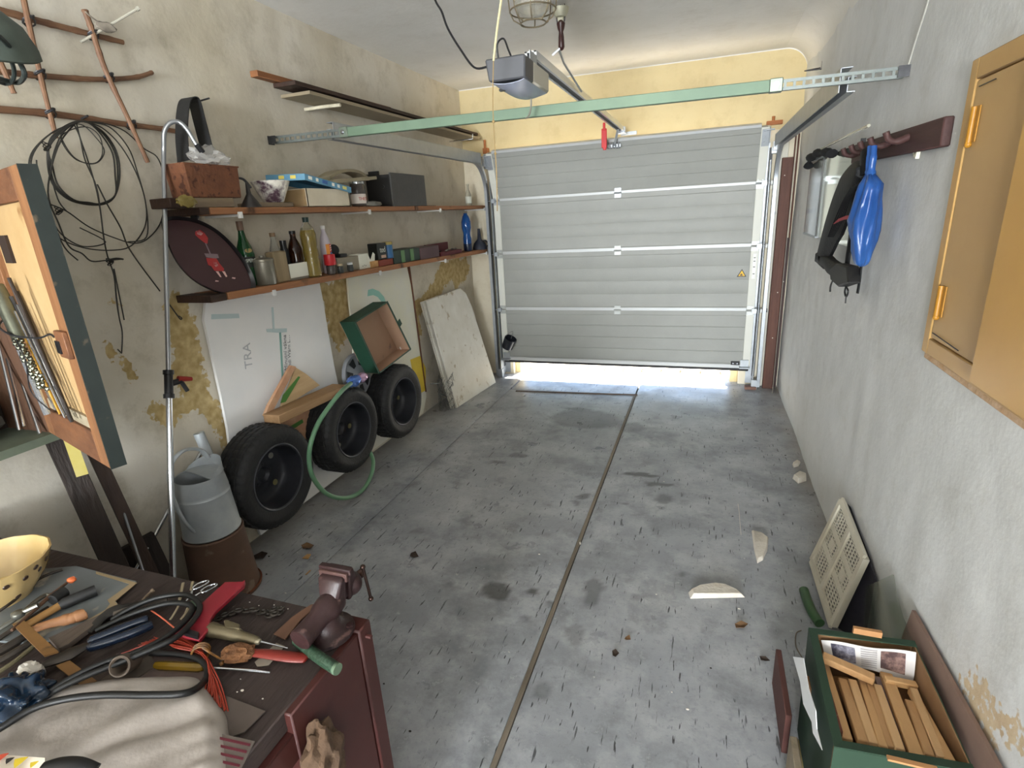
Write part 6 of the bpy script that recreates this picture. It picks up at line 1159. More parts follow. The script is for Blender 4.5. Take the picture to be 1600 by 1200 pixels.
# white cloth
def cloth(u, v):
    a, b_ = B(-60, 1150), B(250, 1062); c_, d_ = B(-60, 1290), B(330, 1210)
    tl, tr_, bl, br = B(-70, 1125), B(312, 1066), B(-70, 1300), B(345, 1235)
    p = tl.lerp(tr_, u).lerp(bl.lerp(br, u), v); e = min(u, 1 - u, v, 1 - v); k = min(1, e / .07)
    bulge = .10 * math.sin(PI * (u * .9 + .05)) ** .0
    wv = .007 * noise.noise(Vector((u * 7 + v * 6, v * 2.2 - u * 2, 2))) + .016 * abs(noise.noise(Vector((u * 2.2 + v * 2.6, v * 1.6 - u * .8, 7))))
    rag = .012 * noise.noise(Vector((u * 5, v * 5, 4))) * (1 - k)
    ext = Vector((.055 * math.sin(PI * v) ** .8 * max(0, u - .6) / .4, .04 * math.sin(PI * u * 1.0) * max(0, .4 - v) / .4, 0))
    return p + ext + Vector((rag, rag, .006 + .018 * k ** .5 + wv * k))
mb = MB(); mb.sheet(cloth, 60, 44, (0, 0, .003)); solo('white_cloth', mb, M('white_cotton', '#989089', .9, '#857d76', scale=2.2, bump=.25, bscale=30), 'large crumpled white cloth covering the near left corner of the bench', 'cloth', smooth=80)
# patterned corner and striped cloth under it, blue bag, white lump
mb = MB(); mb.sheet(lambda u, v: B(-40 + 110 * u, 1176 + 40 * v + 8 * u, .052 + .004 * math.sin(u * 7)), 12, 5, (0, 0, .0015)); pc = solo('printed_cloth', mb, M('printed_cloth', '#d8cdbd', .9), 'cloth corner with a small yellow and black print at the lower left', 'cloth')
for i, (a, b_, s_, c_) in enumerate(((30, 1190, 10, '#c9b02e'), (52, 1194, 6, '#c9b02e'), (14, 1188, 6, '#2a2622'), (4, 1182, 7, '#b5472f'))):
    q = B(a, b_, .058); mb = MB(); r_ = s_ * .001; mb.prism([q + Vector((r_ * math.cos(t) * (1.2 if j % 2 else .7), r_ * math.sin(t) * (1.2 if j % 2 else .7), 0)) for j, t in enumerate([k * PI / 3 for k in range(6)])], (0, 0, .0008)); emit('print_mark', mb, M('print_col%d' % i, c_, .8), pc)
lay('black_belt_piece', [(65, 1200, .062), (90, 1193, .066), (120, 1193, .066), (148, 1204, .058)], .012, blackp, 'black curved strap piece on the white cloth at the bottom edge', 'strap', flat=.35)
mb = MB(); mb.sheet(lambda u, v: B(318 + 80 * u - 30 * v, 1140 + 18 * u + 60 * v, .006 + .012 * math.sin(PI * u) * (1 - v * .3)), 16, 12, (0, 0, .002)); st_ = solo('striped_cloth', mb, M('striped_cloth_base', '#6a615a', .9), 'folded cloth with dark red stripes under the white cloth', 'cloth', smooth=70)
for i in range(5):
    mb = MB(); v0 = .08 + i * .18; mb.sheet(lambda u, v: B(318 + 80 * (.25 + .7 * u) - 30 * (v0 + .06 * v), 1140 + 18 * (.25 + .7 * u) + 60 * (v0 + .06 * v), .0085 + .012 * math.sin(PI * (.25 + .7 * u)) * (1 - v0 * .3)), 12, 2, (0, 0, .001)); emit('red_stripe', mb, M('stripe_red', '#5c202b', .9), st_)
mb = MB(); mb.ball(B(30, 1090, .03), .048, 5, (1.4, 1.0, .75), .5, 2.6, seed=21); solo('blue_plastic_bag', mb, M('blue_shiny_plastic', '#0b1826', .18, '#13293f', scale=5), 'dark blue shiny plastic bag at the left edge beside the white cloth', 'bag', smooth=80)
mb = MB(); mb.ball(B(48, 1050, .02), .024, 3, (1.25, .8, .8), .4, 3, seed=31); solo('white_lump', mb, M('white_plaster_lump', '#b9b4ac', .8), 'white crumpled paper lump behind the blue bag', 'paper', smooth=25)
# crumbs on the bench
random.seed(5)
for i in range(26):
    a, b_ = random.choice(((400 + random.random() * 80, 930 + random.random() * 30), (430 + random.random() * 60, 1010 + random.random() * 60), (330 + random.random() * 120, 1060 + random.random() * 70), (370 + random.random() * 50, 925 + random.random() * 30)))
    if i < 4: a, b_ = 452 + i * 4, 940 + (i * 5 % 8)
    q = B(a, b_, 0)
    if q.x > BX1 - .02 or q.y > BY1 - .02: continue
    r = random.uniform(.0012, .003) * (1.6 if i < 4 else 1); mb = MB(); mb.ball(q + Vector((0, 0, r * .5)), r, 1, (1.4, 1, .5), .3, 3, seed=i)
    solo('plaster_crumb', mb, M('crumb_white', '#cfcac0', .9), 'one of the tiny white plaster crumbs scattered on the dark bench top', 'crumb', 'plaster crumbs on the bench top', smooth=0)
# ------------------------------------------------------------------ right wall: ochre cupboard
m_oc = M('ochre_paint', '#bc975f', .45, '#b18b54', scale=2.2, bump=.05); m_oc2 = M('ochre_paint_light', '#bb9967', .45, '#b18e5c', scale=2.5, bump=.05)
oc = thing('wall_cupboard', (XR - .02, 1.5, 1.20), 'ochre painted built in wall cupboard with two doors on the right wall', 'cupboard')
Yc0 = P(1522, 110, X=XR - .015).y; Yd = P(1526, 588, X=XR - .03).y; Yb = 1.02; Zb_, Zt_ = 1.205, 2.03
def fr(y0, y1, z0, z1, x0, x1, nm, mat, par=oc, bev=.003, lab=None): mb = MB(); mb.bx(XR - x1, XR - x0, y0, y1, z0, z1); o = emit(nm, mb, mat, par, bev=bev); (lab and tag(o, lab)); return o
fr(Yc0 - .045, Yc0, Zb_, Zt_, -.01, .022, 'frame_stile', m_oc); fr(Yb, Yb + .05, Zb_, Zt_, -.01, .022, 'frame_stile', m_oc); fr(Yb + .05, Yc0 - .045, Zt_ - .055, Zt_, -.01, .022, 'frame_rail', m_oc)
fr(Yb + .05, Yc0 - .0455, Zb_ - .0, Zb_ + .05, -.01, .022, 'frame_rail', m_oc); fr(Yb, Yc0 - .006, Zb_ - .022, Zb_, -.01, .014, 'chipped_sill', M('sill_pinkish', '#cdb39a', .9, '#b08a5c', scale=14, bump=.4))
d1 = fr(Yd + .002, Yc0 - .048, Zb_ + .053, Zt_ - .058, -.005, .019, 'door', m_oc2); d2 = fr(Yb + .053, Yd - .001, Zb_ + .02, Zt_ - .03, -.005, .045, 'door', M('ochre_bright', '#c0954f', .4, '#b68b47', scale=2.5))
for (a, b_) in ((1518, 195), (1467, 470)):
    q = P(a, b_, X=XR - .026); mb = MB(); mb.tube([q + Vector((0, 0, -.045)), q + Vector((0, 0, .045))], .0075, 10); mb.box(q + Vector((.004, -.014, 0)), (.003, .028, .09)); mb.ball(q + Vector((0, 0, -.05)), .009, 2); emit('hinge', mb, M('hinge_ochre', '#b07c25', .4, '#8f621c', scale=12), oc)
mb = MB(); q, q2 = P(1530, 135, X=XR - .0235), P(1556, 123, X=XR - .0235); mb.beam(q, q2, .002, .003, up=(1, 0, 0)); emit('gap_line', mb, blackp, d1)
q, q2 = P(1457, 520, X=XR - .0235), P(1497, 548, X=XR - .0235); mb = MB(); mb.beam(q, q2, .002, .003, up=(1, 0, 0)); emit('gap_line', mb, blackp, d1)
q = P(1595, 62, X=XR - .01); mb = MB(); mb.box(q, (.015, .03, .012)); solo('wall_clip', mb, M('clip_grey', '#8c8c8a', .5), 'small grey clip on the wall above the ochre cupboard', 'clip')
mb = MB(); mb.tube(spl([P(1420, 100, X=XR - .003), P(1432, 60, X=XR - .003), P(1448, 10, X=XR - .003), P(1458, -30, X=XR - .003)], 5), .0035, 6); solo('wall_wire', mb, M('wire_pale', '#a9a79f', .7), 'thin pale wire running up the right wall from the crossbar end', 'wire')
# ------------------------------------------------------------------ coat rack
ck = thing('coat_rack', (XR, 3, 1.83), 'dark brown wooden coat rack with curved pegs on the right wall', 'coat rack'); m_ck = wood('rack_wood', '#4a2f2c', '#382220', 1, bump=.25)
ya, yb_ = P(1478, 205, X=XR - .02).y, P(1335, 240, X=XR - .02).y; za, zb_ = P(1478, 204, X=XR - .03).z, P(1337, 240, X=XR - .03).z
mb = MB(); mb.hexa([(XR - .03, ya, za - .043), (XR - .002, ya, za - .043), (XR - .002, yb_, zb_ - .043), (XR - .03, yb_, zb_ - .043), (XR - .03, ya, za + .043), (XR - .002, ya, za + .043), (XR - .002, yb_, zb_ + .043), (XR - .03, yb_, zb_ + .043)]); emit('back_board', mb, m_ck, ck, bev=.004)
pegs = []
for i, (a, b_) in enumerate(((1420, 214), (1392, 222), (1374, 228), (1358, 233), (1344, 238))):
    q = P(a, b_, X=XR - .03); pegs.append(q); mb = MB(); mb.tube(spl([q, q + Vector((-.035, -.005, -.012)), q + Vector((-.062, -.008, -.004)), q + Vector((-.075, -.01, .022))], 5), [.013] * 6 + [.010] * 5 + [.011] * 5, 10); emit('peg', mb, m_ck, ck)
q = P(1440, 233, X=XR - .002); mb = MB(); mb.prism([q, q + Vector((0, .05, -.004)), q + Vector((0, .035, -.02)), q + Vector((0, .01, -.03)), q + Vector((0, -.004, .03))], (-.012, 0, 0)); solo('paper_scrap', mb, M('scrap_cream', '#d9d6c2', .8), 'small cream plaster scrap stuck under the coat rack', 'scrap')
# ------------------------------------------------------------------ mirror
mr_ = thing('wall_mirror', (XR - .01, 3.9, 1.46), 'narrow two part mirror panel behind the coat rack', 'mirror'); XM = XR - .022
def mpoly(pts, x, th, nm, mat, par): mb = MB(); mb.prism([P(a, b_, X=x) for a, b_ in pts], (th, 0, 0)); return emit(nm, mb, mat, par)
y0, y1, z0, z1 = P(1335, 300, X=XM).y, P(1256, 360, X=XM).y, P(1280, 371, X=XM).z, P(1281, 248, X=XM).z; ys_ = P(1282, 300, X=XM).y
m_mi = M('mirror_glass', '#c9cbb9', .06, metal=.85); mb = MB(); mb.bx(XM, XR - .002, y0, ys_ - .004, z0, z1); emit('mirror_pane', mb, m_mi, mr_); mb = MB(); mb.bx(XM, XR - .002, ys_ + .004, y1, z0, z1); emit('mirror_pane', mb, M('mirror_grey', '#9da09a', .15, metal=.6), mr_)
mb = MB(); mb.bx(XM - .004, XR - .002, ys_ - .008, ys_ + .008, z0, z1); emit('black_seam', mb, blackp, mr_); mb = MB(); mb.bx(XM - .004, XR - .002, ys_, y1 + .005, z0 - .012, z0); mb.bx(XM - .008, XR - .002, ys_ - .02, y1 - .1, z1, z1 + .03); emit('metal_strip', mb, galv, mr_); mb = MB(); mb.bx(XM - .002, XR - .002, y0 - .006, y0, z0 - .01, z1 + .02); emit('black_seam', mb, blackp, mr_)
mb = MB(); mb.tube([Vector((XM - .03, ys_ - .05, z1 + .045)), Vector((XM - .03, y0 - .25, z1 + .05))], .007, 8); emit('glass_rod', mb, M('rod_glass', '#cfcdb8', .1, alpha=.6), mr_)
mb = MB(); ps = spl([P(1263, 262, X=XR - .05), P(1266, 248, X=XR - .055), P(1276, 240, X=XR - .06), P(1290, 238, X=XR - .06), P(1300, 240, X=XR - .055)], 5); mb.tube(ps, [.022 + .012 * math.sin(i * 1.3) for i in range(len(ps))], 10, flat=.8); solo('black_glove', mb, M('black_cloth', '#161618', .95), 'black crumpled cloth draped over the top corner of the mirror', 'cloth')
# ------------------------------------------------------------------ black harness and blue bag on the pegs
hx = XR - .10
hn_ = thing('black_harness', P(1315, 340, X=hx), 'black curved padded harness hanging from the coat rack', 'harness'); m_hn = M('harness_black', '#0d0e10', .6, '#131417', scale=20, bump=.2, spec=.3)
def strip(pts, x, th, nm, mat=m_hn, par=hn_):
    ctr = spl([P(a, b_, X=x + dx) for a, b_, w_, dx in pts], 6); ws = np.interp(np.linspace(0, len(pts) - 1, len(ctr)), range(len(pts)), [p[2] for p in pts]); mb = MB(); k = len(ctr); vs = []
    for i, p in enumerate(ctr):
        d_ = (ctr[min(i + 1, k - 1)] - ctr[max(i - 1, 0)]).normalized(); s_ = d_.cross(Vector((1, 0, 0))).normalized() * ws[i] / 2
        bow = Vector((-th * .8, 0, 0)); vs += [p - s_, p + bow - s_ * .5, p + bow + s_ * .5, p + s_, p + s_ + Vector((th * .5, 0, 0)), p - s_ + Vector((th * .5, 0, 0))]
    fs = [(i * 6 + j, i * 6 + (j + 1) % 6, (i + 1) * 6 + (j + 1) % 6, (i + 1) * 6 + j) for i in range(k - 1) for j in range(6)] + [tuple(range(6)), tuple((k - 1) * 6 + j for j in range(5, -1, -1))]
    mb.add(vs, fs); return emit(nm, mb, mat, par, smooth=60)
pad = strip([(1348, 268, .06, .0), (1333, 288, .20, 0), (1313, 322, .30, 0), (1298, 362, .24, 0), (1285, 404, .15, 0)], hx, .03, 'curved_pad')
for k in range(5):
    o = strip([(1342 - k * 3, 285 + k * 2, .004, -.026), (1330 - k * 3, 305 + k * 2, .004, -.027), (1316 - k * 3 + 2, 340, .004, -.027), (1302 - k * 2, 370, .004, -.026)], hx, .004, 'rib', m_hn, pad)
strip([(1350, 236, .07, .0), (1349, 255, .075, 0), (1347, 275, .09, 0)], hx, .012, 'hanging_strap'); strip([(1281, 402, .08, 0), (1294, 410, .07, 0), (1302, 420, .08, 0), (1316, 427, .07, 0)], hx, .03, 'lower_arm')
strip([(1336, 350, .035, .02), (1328, 385, .035, .02), (1323, 420, .035, .02)], hx, .012, 'side_strap'); strip([(1346, 415, .018, .02), (1343, 440, .018, .02), (1340, 458, .018, .02)], hx, .006, 'side_strap')
mb = MB(); mb.prism([P(a, b_, X=hx + .02) for a, b_ in ((1314, 420), (1325, 411), (1344, 416), (1346, 442), (1328, 448), (1316, 438))], (-.05, 0, 0)); bk_ = emit('buckle_block', mb, M('matt_black', '#1b1a19'), hn_, bev=.006)
mb = MB(); mb.tube(spl([P(1313, 433, X=hx), P(1303, 436, X=hx), P(1298, 446, X=hx), P(1297, 456, X=hx)], 5), .004, 6); mb.tube(spl([P(1322, 447, X=hx), P(1325, 455, X=hx), P(1322, 464, X=hx), P(1320, 456, X=hx), P(1322, 447, X=hx)], 5), .004, 6); mb.tube([P(1322, 462, X=hx), P(1321, 474, X=hx)], .003, 6); emit('cord', mb, blackp, hn_)
mb = MB(); mb.prism([P(a, b_, X=hx - .032) for a, b_ in ((1304, 350), (1312, 342), (1324, 337), (1332, 336), (1330, 342), (1320, 343), (1312, 346))], (-.006, 0, 0)); emit('red_ribbon', mb, M('ribbon_red', '#9c2530', .6), hn_)
bgx = XR - .10; m_bag = M('bag_blue', '#25549c', .3, '#3a6cb4', scale=5, trans=.35, alpha=.88, bump=.3, bscale=12)
bag = thing('blue_bag', P(1352, 330, X=bgx), 'blue translucent plastic bag hanging from the coat rack', 'bag')
def bagf(prof, nm, fl=.7, seed=0):
    mb = MB(); vs = []; n = 36; pp = []
    for (a, b_, wd) in prof: pp.append((P(a, b_, X=bgx), wd))
    for i, (p, wd) in enumerate(pp):
        for j in range(n):
            t = 2 * PI * j / n; k = 1 + .30 * noise.noise(Vector((math.cos(t) * 2 + seed, math.sin(t) * 2, i * .45))) + (.13 * math.cos(t * 6 + i * .35)); vs.append(p + Vector((math.cos(t) * wd * fl * k, math.sin(t) * wd * k, .0)))
    fs = [(i * n + j, i * n + (j + 1) % n, (i + 1) * n + (j + 1) % n, (i + 1) * n + j) for i in range(len(pp) - 1) for j in range(n)] + [tuple(range(n)), tuple((len(pp) - 1) * n + j for j in range(n - 1, -1, -1))]
    mb.add(vs, fs); return emit(nm, mb, m_bag, bag, smooth=60)
bagf([(1360, 272, .022), (1361, 280, .035), (1362, 288, .050), (1361, 298, .056), (1358, 312, .060), (1355, 328, .066), (1351, 344, .072), (1349, 360, .070), (1348, 376, .062), (1347, 392, .050), (1347, 405, .040), (1346, 412, .032), (1346, 416, .014)], 'bag_body')
mb = MB()
for dx, x2 in ((0, 1366), (1, 1360)): mb.tube(spl([P(x2, 228, X=bgx), P(x2 - 1, 245, X=bgx), P(x2 - 4 + dx * 2, 265, X=bgx), P(1361, 281, X=bgx)], 5), [.010] * 5 + [.012] * 6 + [.016] * 5, 8, flat=.6)
emit('handles', mb, m_bag, bag, smooth=60)
# ------------------------------------------------------------------ planks and pipes in the right far corner
y_ = YF - .09
a, b_ = P(1231, 246, Y=y_), P(1200, 611, Y=y_ + .0); mb = MB(); mb.bx(.555, .64, y_ - .02, y_ + .02, .0, a.z); pl_ = solo('standing_plank', mb, wood('plank_red_brown', '#5e3a2c', '#472a20', 2, bump=.25, c3='#2c1a14', spots=.3), 'tall red brown plank standing beside the right door track', 'plank', bev=.003)
for (a, b_) in ((1226, 274), (1224, 440), (1207, 528), (1215, 457)):
    q = P(a, b_, Y=y_ - .021); mb = MB(); mb.tube([q, q + Vector((0, -.003, 0))], .005, 8); emit('nail_head', mb, M('nail_pale', '#b5a99c', .5), pl_)
mb = MB(); mb.bx(.645, .675, YF - .05, YF - .015, .0, P(1240, 372, Y=y_).z); solo('standing_plank', mb, wood('plank_dark_corner', '#3f2a26', '#2d1d1b', 2), 'short dark plank standing in the corner behind the tall one', 'plank')
for i, x in enumerate((.652, .674)):
    mb = MB(); mb.tube([(x, YF - .012 if i == 0 else YF - .02, .01), (x, YF - .012 if i == 0 else YF - .02, 2.25)], .006 + .001 * i, 8); solo('corner_pipe', mb, M('pipe_red_brown', '#5a3a2e', .6), ('thin brown pipe left one of the two in the right corner', 'thin brown pipe right one of the two in the right corner')[i], 'pipe')
q = P(1240, 400, Y=5.24); mb = MB(); mb.bx(.628, .632, 5.16, 5.165, 0.0, 2.0); solo('glass_strip', mb, M('strip_grey', '#7d7467', .4), 'very thin grey metal strip standing in front of the tall brown plank', 'strip')
mb = MB(); q = P(1210, 192, Y=YF - .02); mb.box((q.x, YF - .03, q.z), (.12, .05, .03)); mb.tube([Vector((q.x - .01, YF - .03, q.z + .015)), Vector((q.x - .01, YF - .03, q.z + .05))], .012, 8); solo('wooden_wedge', mb, wood('wedge_orange', '#a8693a', '#8a5028', 0), 'small orange brown wood block above the right end of the garage door', 'block')
mb = MB(); q = P(760, 236, Y=YF - .02); mb.box((q.x, YF - .03, q.z), (.05, .05, .05)); mb.tube([Vector((q.x - .01, YF - .03, q.z + .025)), Vector((q.x - .01, YF - .03, q.z + .10))], .012, 8); solo('wooden_wedge', mb, wood('wedge_orange', '#a8693a', '#8a5028', 0), 'small orange brown wood block above the left end of the garage door', 'block')
# ------------------------------------------------------------------ vented crate, bin, glass, hardboard, hose
C_, D_ = P(1300, 978, X=.50), P(1269, 875, X=.505); C_.z = max(C_.z, .02)
A_, B_ = P(1316, 781, X=.585), P(1354, 873, X=.585)
D_ = F(1270, 876, .03); C_ = F(1302, 978, .03); uB = (C_ - D_); A_ = P(1317, 782, X=.655); B_ = P(1352, 873, X=.655)
ct = thing('vented_crate', (C_ + D_) / 2, 'cream plastic crate with a perforated face leaning on the right wall', 'crate'); m_ct = M('cream_plastic', '#cdc8b8', .5, '#bfb9a7', scale=6, c3='#978a72', spots=.32)
nn_ = (C_ - D_).cross(A_ - D_).normalized(); nn_ = nn_ if nn_.x < 0 else -nn_
def cq(u, v, n=0): return D_.lerp(C_, u).lerp(A_.lerp(B_, u), v) + nn_ * n
def cbar(u0, v0, u1, v1, w_, t=.006, mb=None): a, b_ = cq(u0, v0, t / 2), cq(u1, v1, t / 2); mb.beam(a, b_, w_, t, up=nn_)
mb = MB(); 
for (u0, v0, u1, v1, w_) in ((0, 0, 1, 0, .03), (0, 1, 1, 1, .03), (0, 0, 0, 1, .03), (1, 0, 1, 1, .03), (.5, .02, .5, .98, .03)): cbar(u0, v0, u1, v1, w_, .012, mb)
emit('frame', mb, m_ct, ct)
for h in (0, 1):
    mb = MB(); u0, u1 = (.05, .465) if h == 0 else (.535, .95)
    for i in range(7): u = u0 + (u1 - u0) * i / 6; cbar(u, .04, u, .96, .006, .004, mb)
    for j in range(20):
        v = .05 + .9 * j / 19; cbar(u0, v, u1, v, .0045 if j not in (6, 7, 12, 13) else .015, .004, mb)
    c_ = cq((u0 + u1) / 2, .5, .003); a, b_ = cq((u0 + u1) / 2 - .06, .5, .003), cq((u0 + u1) / 2 + .06, .5, .003); mb.beam(a, b_, .045, .005, up=nn_); o = emit('perforated_panel', mb, m_ct, ct)
mb = MB()
for (p, q) in ((D_, A_), (C_, B_), (A_, B_), (D_, C_)): mb.prism([p, q, q - nn_ * .016, p - nn_ * .016], (q - p).cross(nn_).normalized() * .003)
emit('side_wall', mb, m_ct, ct)
e1 = lambda p: Vector((XR - .012, p.y, p.z)); off = -nn_ * .018
mb = MB(); top_ = B_ + off; 
mb.hexa([C_ + off + Vector((.005, .02, -.02)), D_ + off + Vector((.005, -.02, -.02)), Vector((XR - .02, D_.y - .02, .005)), Vector((XR - .015, C_.y - .06, .005)), B_ + off, A_ + off, Vector((XR - .012, A_.y - .05, A_.z - .0)), Vector((XR - .012, B_.y - .11, B_.z - .03))])
mb.v = [Vector((min(p.x, XR - .01), p.y, max(p.z, .002))) for p in mb.v]; bn_ = solo('black_bin', mb, M('bin_black', '#1c1b20', .5, '#2a2833', scale=6, bump=.3, c3='#8a8588', spots=.27), 'dusty black plastic tray standing behind the cream crate', 'tray', bev=.004)
g_ = [P(1397, 898, X=XR - .02), P(1402, 930, X=XR - .02), P(1412, 965, X=XR - .02), P(1432, 1010, X=XR - .02)]; gl = g_ + [Vector((XR - .03, g_[3].y + .02, .01)), Vector((XR - .03, g_[0].y + .42, .01))]
mb = MB(); mb.prism(gl, (-.005, 0, 0)); solo('broken_window_glass', mb, M('pane_glass', '#b9c2b0', .04, trans=.9, alpha=.45), 'broken clear glass pane leaning on the wall behind the green box', 'glass')
h_ = [P(1425, 953, X=XR - .02), P(1541, 1165, X=XR - .02)]; pts = [h_[0], h_[1] + (h_[1] - h_[0]) * .25, Vector((XR - .03, h_[1].y - .1, .01)), Vector((XR - .03, h_[0].y + .04, .01)), P(1411, 990, X=XR - .024)]
mb = MB(); mb.prism(pts, (.010, 0, 0)); solo('hardboard_sheet', mb, M('hardboard_brown', '#876f62', .85, '#7a6358', scale=5, bump=.15), 'brown hardboard sheet leaning on the right wall behind the green box', 'board')
ps = [F(1256, 922, .02), F(1262, 940, .02), F(1270, 958, .02), F(1281, 974, .02)]; mb = MB(); mb.tube(spl(ps, 5), .020, 14); solo('hose_piece', mb, M('hose_dark_green', '#2f4d30', .3, '#3a5c3a', scale=6), 'short dark green hose piece on the floor beside the cream crate', 'hose')
mb = MB(); mb.tube(spl([F(1252, 985, .004), F(1244, 990, .004), F(1244, 1010, .004), F(1255, 1030, .004)], 5), .0022, 6); solo('floor_wire', mb, M('wire_brown', '#6b6054', .6), 'thin bent wire on the floor left of the green box', 'wire')
# ------------------------------------------------------------------ green cardboard box with firewood
ZR = .41
r0, r1, r2, r3 = P(1263, 982, Z=ZR), P(1446, 1006, Z=ZR), P(1528, 1200, Z=ZR), P(1303, 1168, Z=ZR)
r1.x = min(r1.x, .645); r2 = Vector((.645, r3.y + .02, ZR))
bxc = (r0 + r1 + r2 + r3) / 4; fb = thing('firewood_box', (bxc.x, bxc.y, 0), 'dark green cardboard box filled with split wood pieces', 'box')
m_g1 = M('box_green', '#1d3324', .65, '#243c2b', scale=5); m_k = M('box_kraft', '#8e6c4a', .85, '#7d5d3d', scale=5)
rim_ = [r0, r1, r2, r3]; bot = [Vector((bxc.x + (p.x - bxc.x) * .96, bxc.y + (p.y - bxc.y) * .96, .004)) for p in rim_]
for i in range(4):
    a, b_, c_, d_ = rim_[i], rim_[(i + 1) % 4], bot[(i + 1) % 4], bot[i]; n_ = (bxc - (a + b_) / 2); n_.z = 0; n_.normalize()
    mb = MB(); mb.prism([a, b_, c_, d_], n_ * .003); o = emit('box_wall', mb, m_g1, fb); mb = MB(); mb.prism([a + n_ * .0032, b_ + n_ * .0032, c_ + n_ * .0032, d_ + n_ * .0032], n_ * .003); emit('kraft_lining', mb, m_k, o)
    if i != 1: mb = MB(); mb.prism([a + Vector((0, 0, .001)), b_ + Vector((0, 0, .001)), b_ + n_ * .022 + Vector((0, 0, .0)), a + n_ * .022 + Vector((0, 0, .0))], (0, 0, .003)); emit('folded_rim', mb, m_g1, o)
mb = MB(); mb.prism([p + Vector((0, 0, .20)) for p in bot], (0, 0, .004)); emit('inner_floor', mb, m_k, fb)
q = P(1355, 988, Z=ZR + .012); mb = MB(); mb.box(q, (.075, .012, .022)); emit('kraft_tab', mb, M('tab_kraft', '#a5784e', .85), fb); q = P(1425, 1193, Z=ZR + .006); mb = MB(); mb.box(q, (.10, .012, .006)); emit('kraft_tab', mb, M('tab_kraft', '#a5784e'), fb)
# newspaper
n0, n1, n2, n3 = P(1283, 1000, Y=r0.y - .02), P(1444, 1022, Y=r0.y - .03), P(1435, 1066, Y=r0.y - .045), P(1290, 1030, Y=r0.y - .045)
n0.x = max(n0.x, r0.x + .01); n1.x = min(n1.x, r1.x - .012); n2.x = min(n2.x, n1.x)
mb = MB(); mb.sheet(lambda u, v: n0.lerp(n1, u).lerp(n3.lerp(n2, u), v) + Vector((0, .004 * math.sin(u * 9 + v * 3), 0)), 20, 8, (0, .0012, 0)); nw = solo('newspaper', mb, M('newsprint', '#d3cfcc', .9, '#c6c2c0', scale=9), 'folded newspaper with two photographs standing in the green box', 'newspaper', smooth=60)
def npx(u, v): return n0.lerp(n1, u).lerp(n3.lerp(n2, u), v) + Vector((0, .004 * math.sin(u * 9 + v * 3) - .0025, 0))
for k, (u0, u1, v0, v1) in enumerate(((.10, .36, .12, .80), (.64, .90, .10, .80))):
    mb = MB(); mb.sheet(lambda u, v: npx(u0 + (u1 - u0) * u, v0 + (v1 - v0) * v), 6, 4, (0, .0006, 0)); o = emit('printed_photo', mb, M('photo_%d' % k, '#3a3746' if k == 0 else '#4a3636', .8, '#8a8894' if k == 0 else '#8a6e66', scale=30, contrast=.2), nw)
for i in range(9):
    v0 = .08 + i * .095; mb = MB(); mb.sheet(lambda u, v: npx(.42 + .18 * u, v0 + .035 * v), 4, 1, (0, .0005, 0)); emit('text_line', mb, M('print_grey_light', '#a09c9c', .8), nw)
# wood pieces
m_fw = [wood('firewood_%d' % i, c1, c2, 1, bump=.25) for i, (c1, c2) in enumerate((('#cda473', '#b98f5f'), ('#c39a6b', '#a98055'), ('#d6b185', '#c29b6c')))]
stk = [((1288, 1040), (1324, 1158), .026, 'leftmost of the light wood sticks in the green box'), ((1316, 1064), (1348, 1162), .026, 'second light wood stick from the left in the green box'), ((1331, 1066), (1364, 1166), .024, 'third light wood stick from the left, with a dark patch'), ((1346, 1064), (1380, 1170), .022, 'fourth light wood stick from the left in the green box'), ((1358, 1070), (1392, 1172), .022, 'fifth light wood stick, thin, near the middle of the box'),
       ((1370, 1074), (1406, 1176), .024, 'sixth light wood stick, just left of the stained gap'), ((1384, 1054), (1432, 1182), .034, 'widest pale wood slat in the middle of the green box'), ((1420, 1098), (1452, 1184), .024, 'wood stick just right of the widest slat'), ((1428, 1080), (1470, 1188), .022, 'second wood stick from the right with a notched end'), ((1441, 1084), (1488, 1192), .024, 'rightmost light wood stick in the green box')]
for i, (a, b_, w_, lab) in enumerate(stk):
    p, q = P(*a, Z=.335 + .004 * (i % 3)), P(*b_, Z=.375 + .005 * (i % 2)); q.x = min(q.x, r1.x - .03); p.x = min(p.x, r1.x - .03); mb = MB(); mb.beam(p, q, w_ * .92, .016 + .003 * (i % 3), up=(0, 0, 1)); solo('wood_stick', mb, m_fw[i % 3], lab, 'wood', 'firewood pieces in the green box', bev=.002)
p, q = P(1284, 1026, Z=.378), P(1366, 1062, Z=.366); mb = MB(); mb.beam(p, q, .03, .022); solo('wood_stick', mb, m_fw[1], 'thick wood piece lying crosswise below the newspaper', 'wood', 'firewood pieces in the green box', bev=.003)
p, q = P(1382, 1062, Z=.352), P(1432, 1072, Z=.342); mb = MB(); mb.beam(p, q, .022, .02); solo('wood_stick', mb, m_fw[0], 'short wood piece half hidden under the newspaper', 'wood', 'firewood pieces in the green box', bev=.003)
p, q = P(1284, 1052, Z=.35), P(1312, 1150, Z=.38); mb = MB(); mb.beam(p, q, .012, .03); solo('bark_strip', mb, M('bark_red', '#5b3026', .9, '#7d4a3a', scale=14, bump=.5, c3='#b5968a', spots=.3), 'dark red bark strip at the left side of the green box', 'bark')
p, q = P(1372, 1060, Z=.322), P(1410, 1170, Z=.35); mb = MB(); mb.beam(p, q, .02, .012); solo('bark_strip', mb, M('bark_mauve', '#75625e', .9, '#8f7d78', scale=20, bump=.4), 'mauve grey bark strip left of the widest slat', 'bark')
mb = MB()
for p in ((1300, 1110), (1340, 1110), (1390, 1110), (1440, 1120)):
    q = P(*p, Z=.285); mb.beam(q + Vector((-.03, .10, 0)), q + Vector((.0, -.10, 0)), .05, .03)
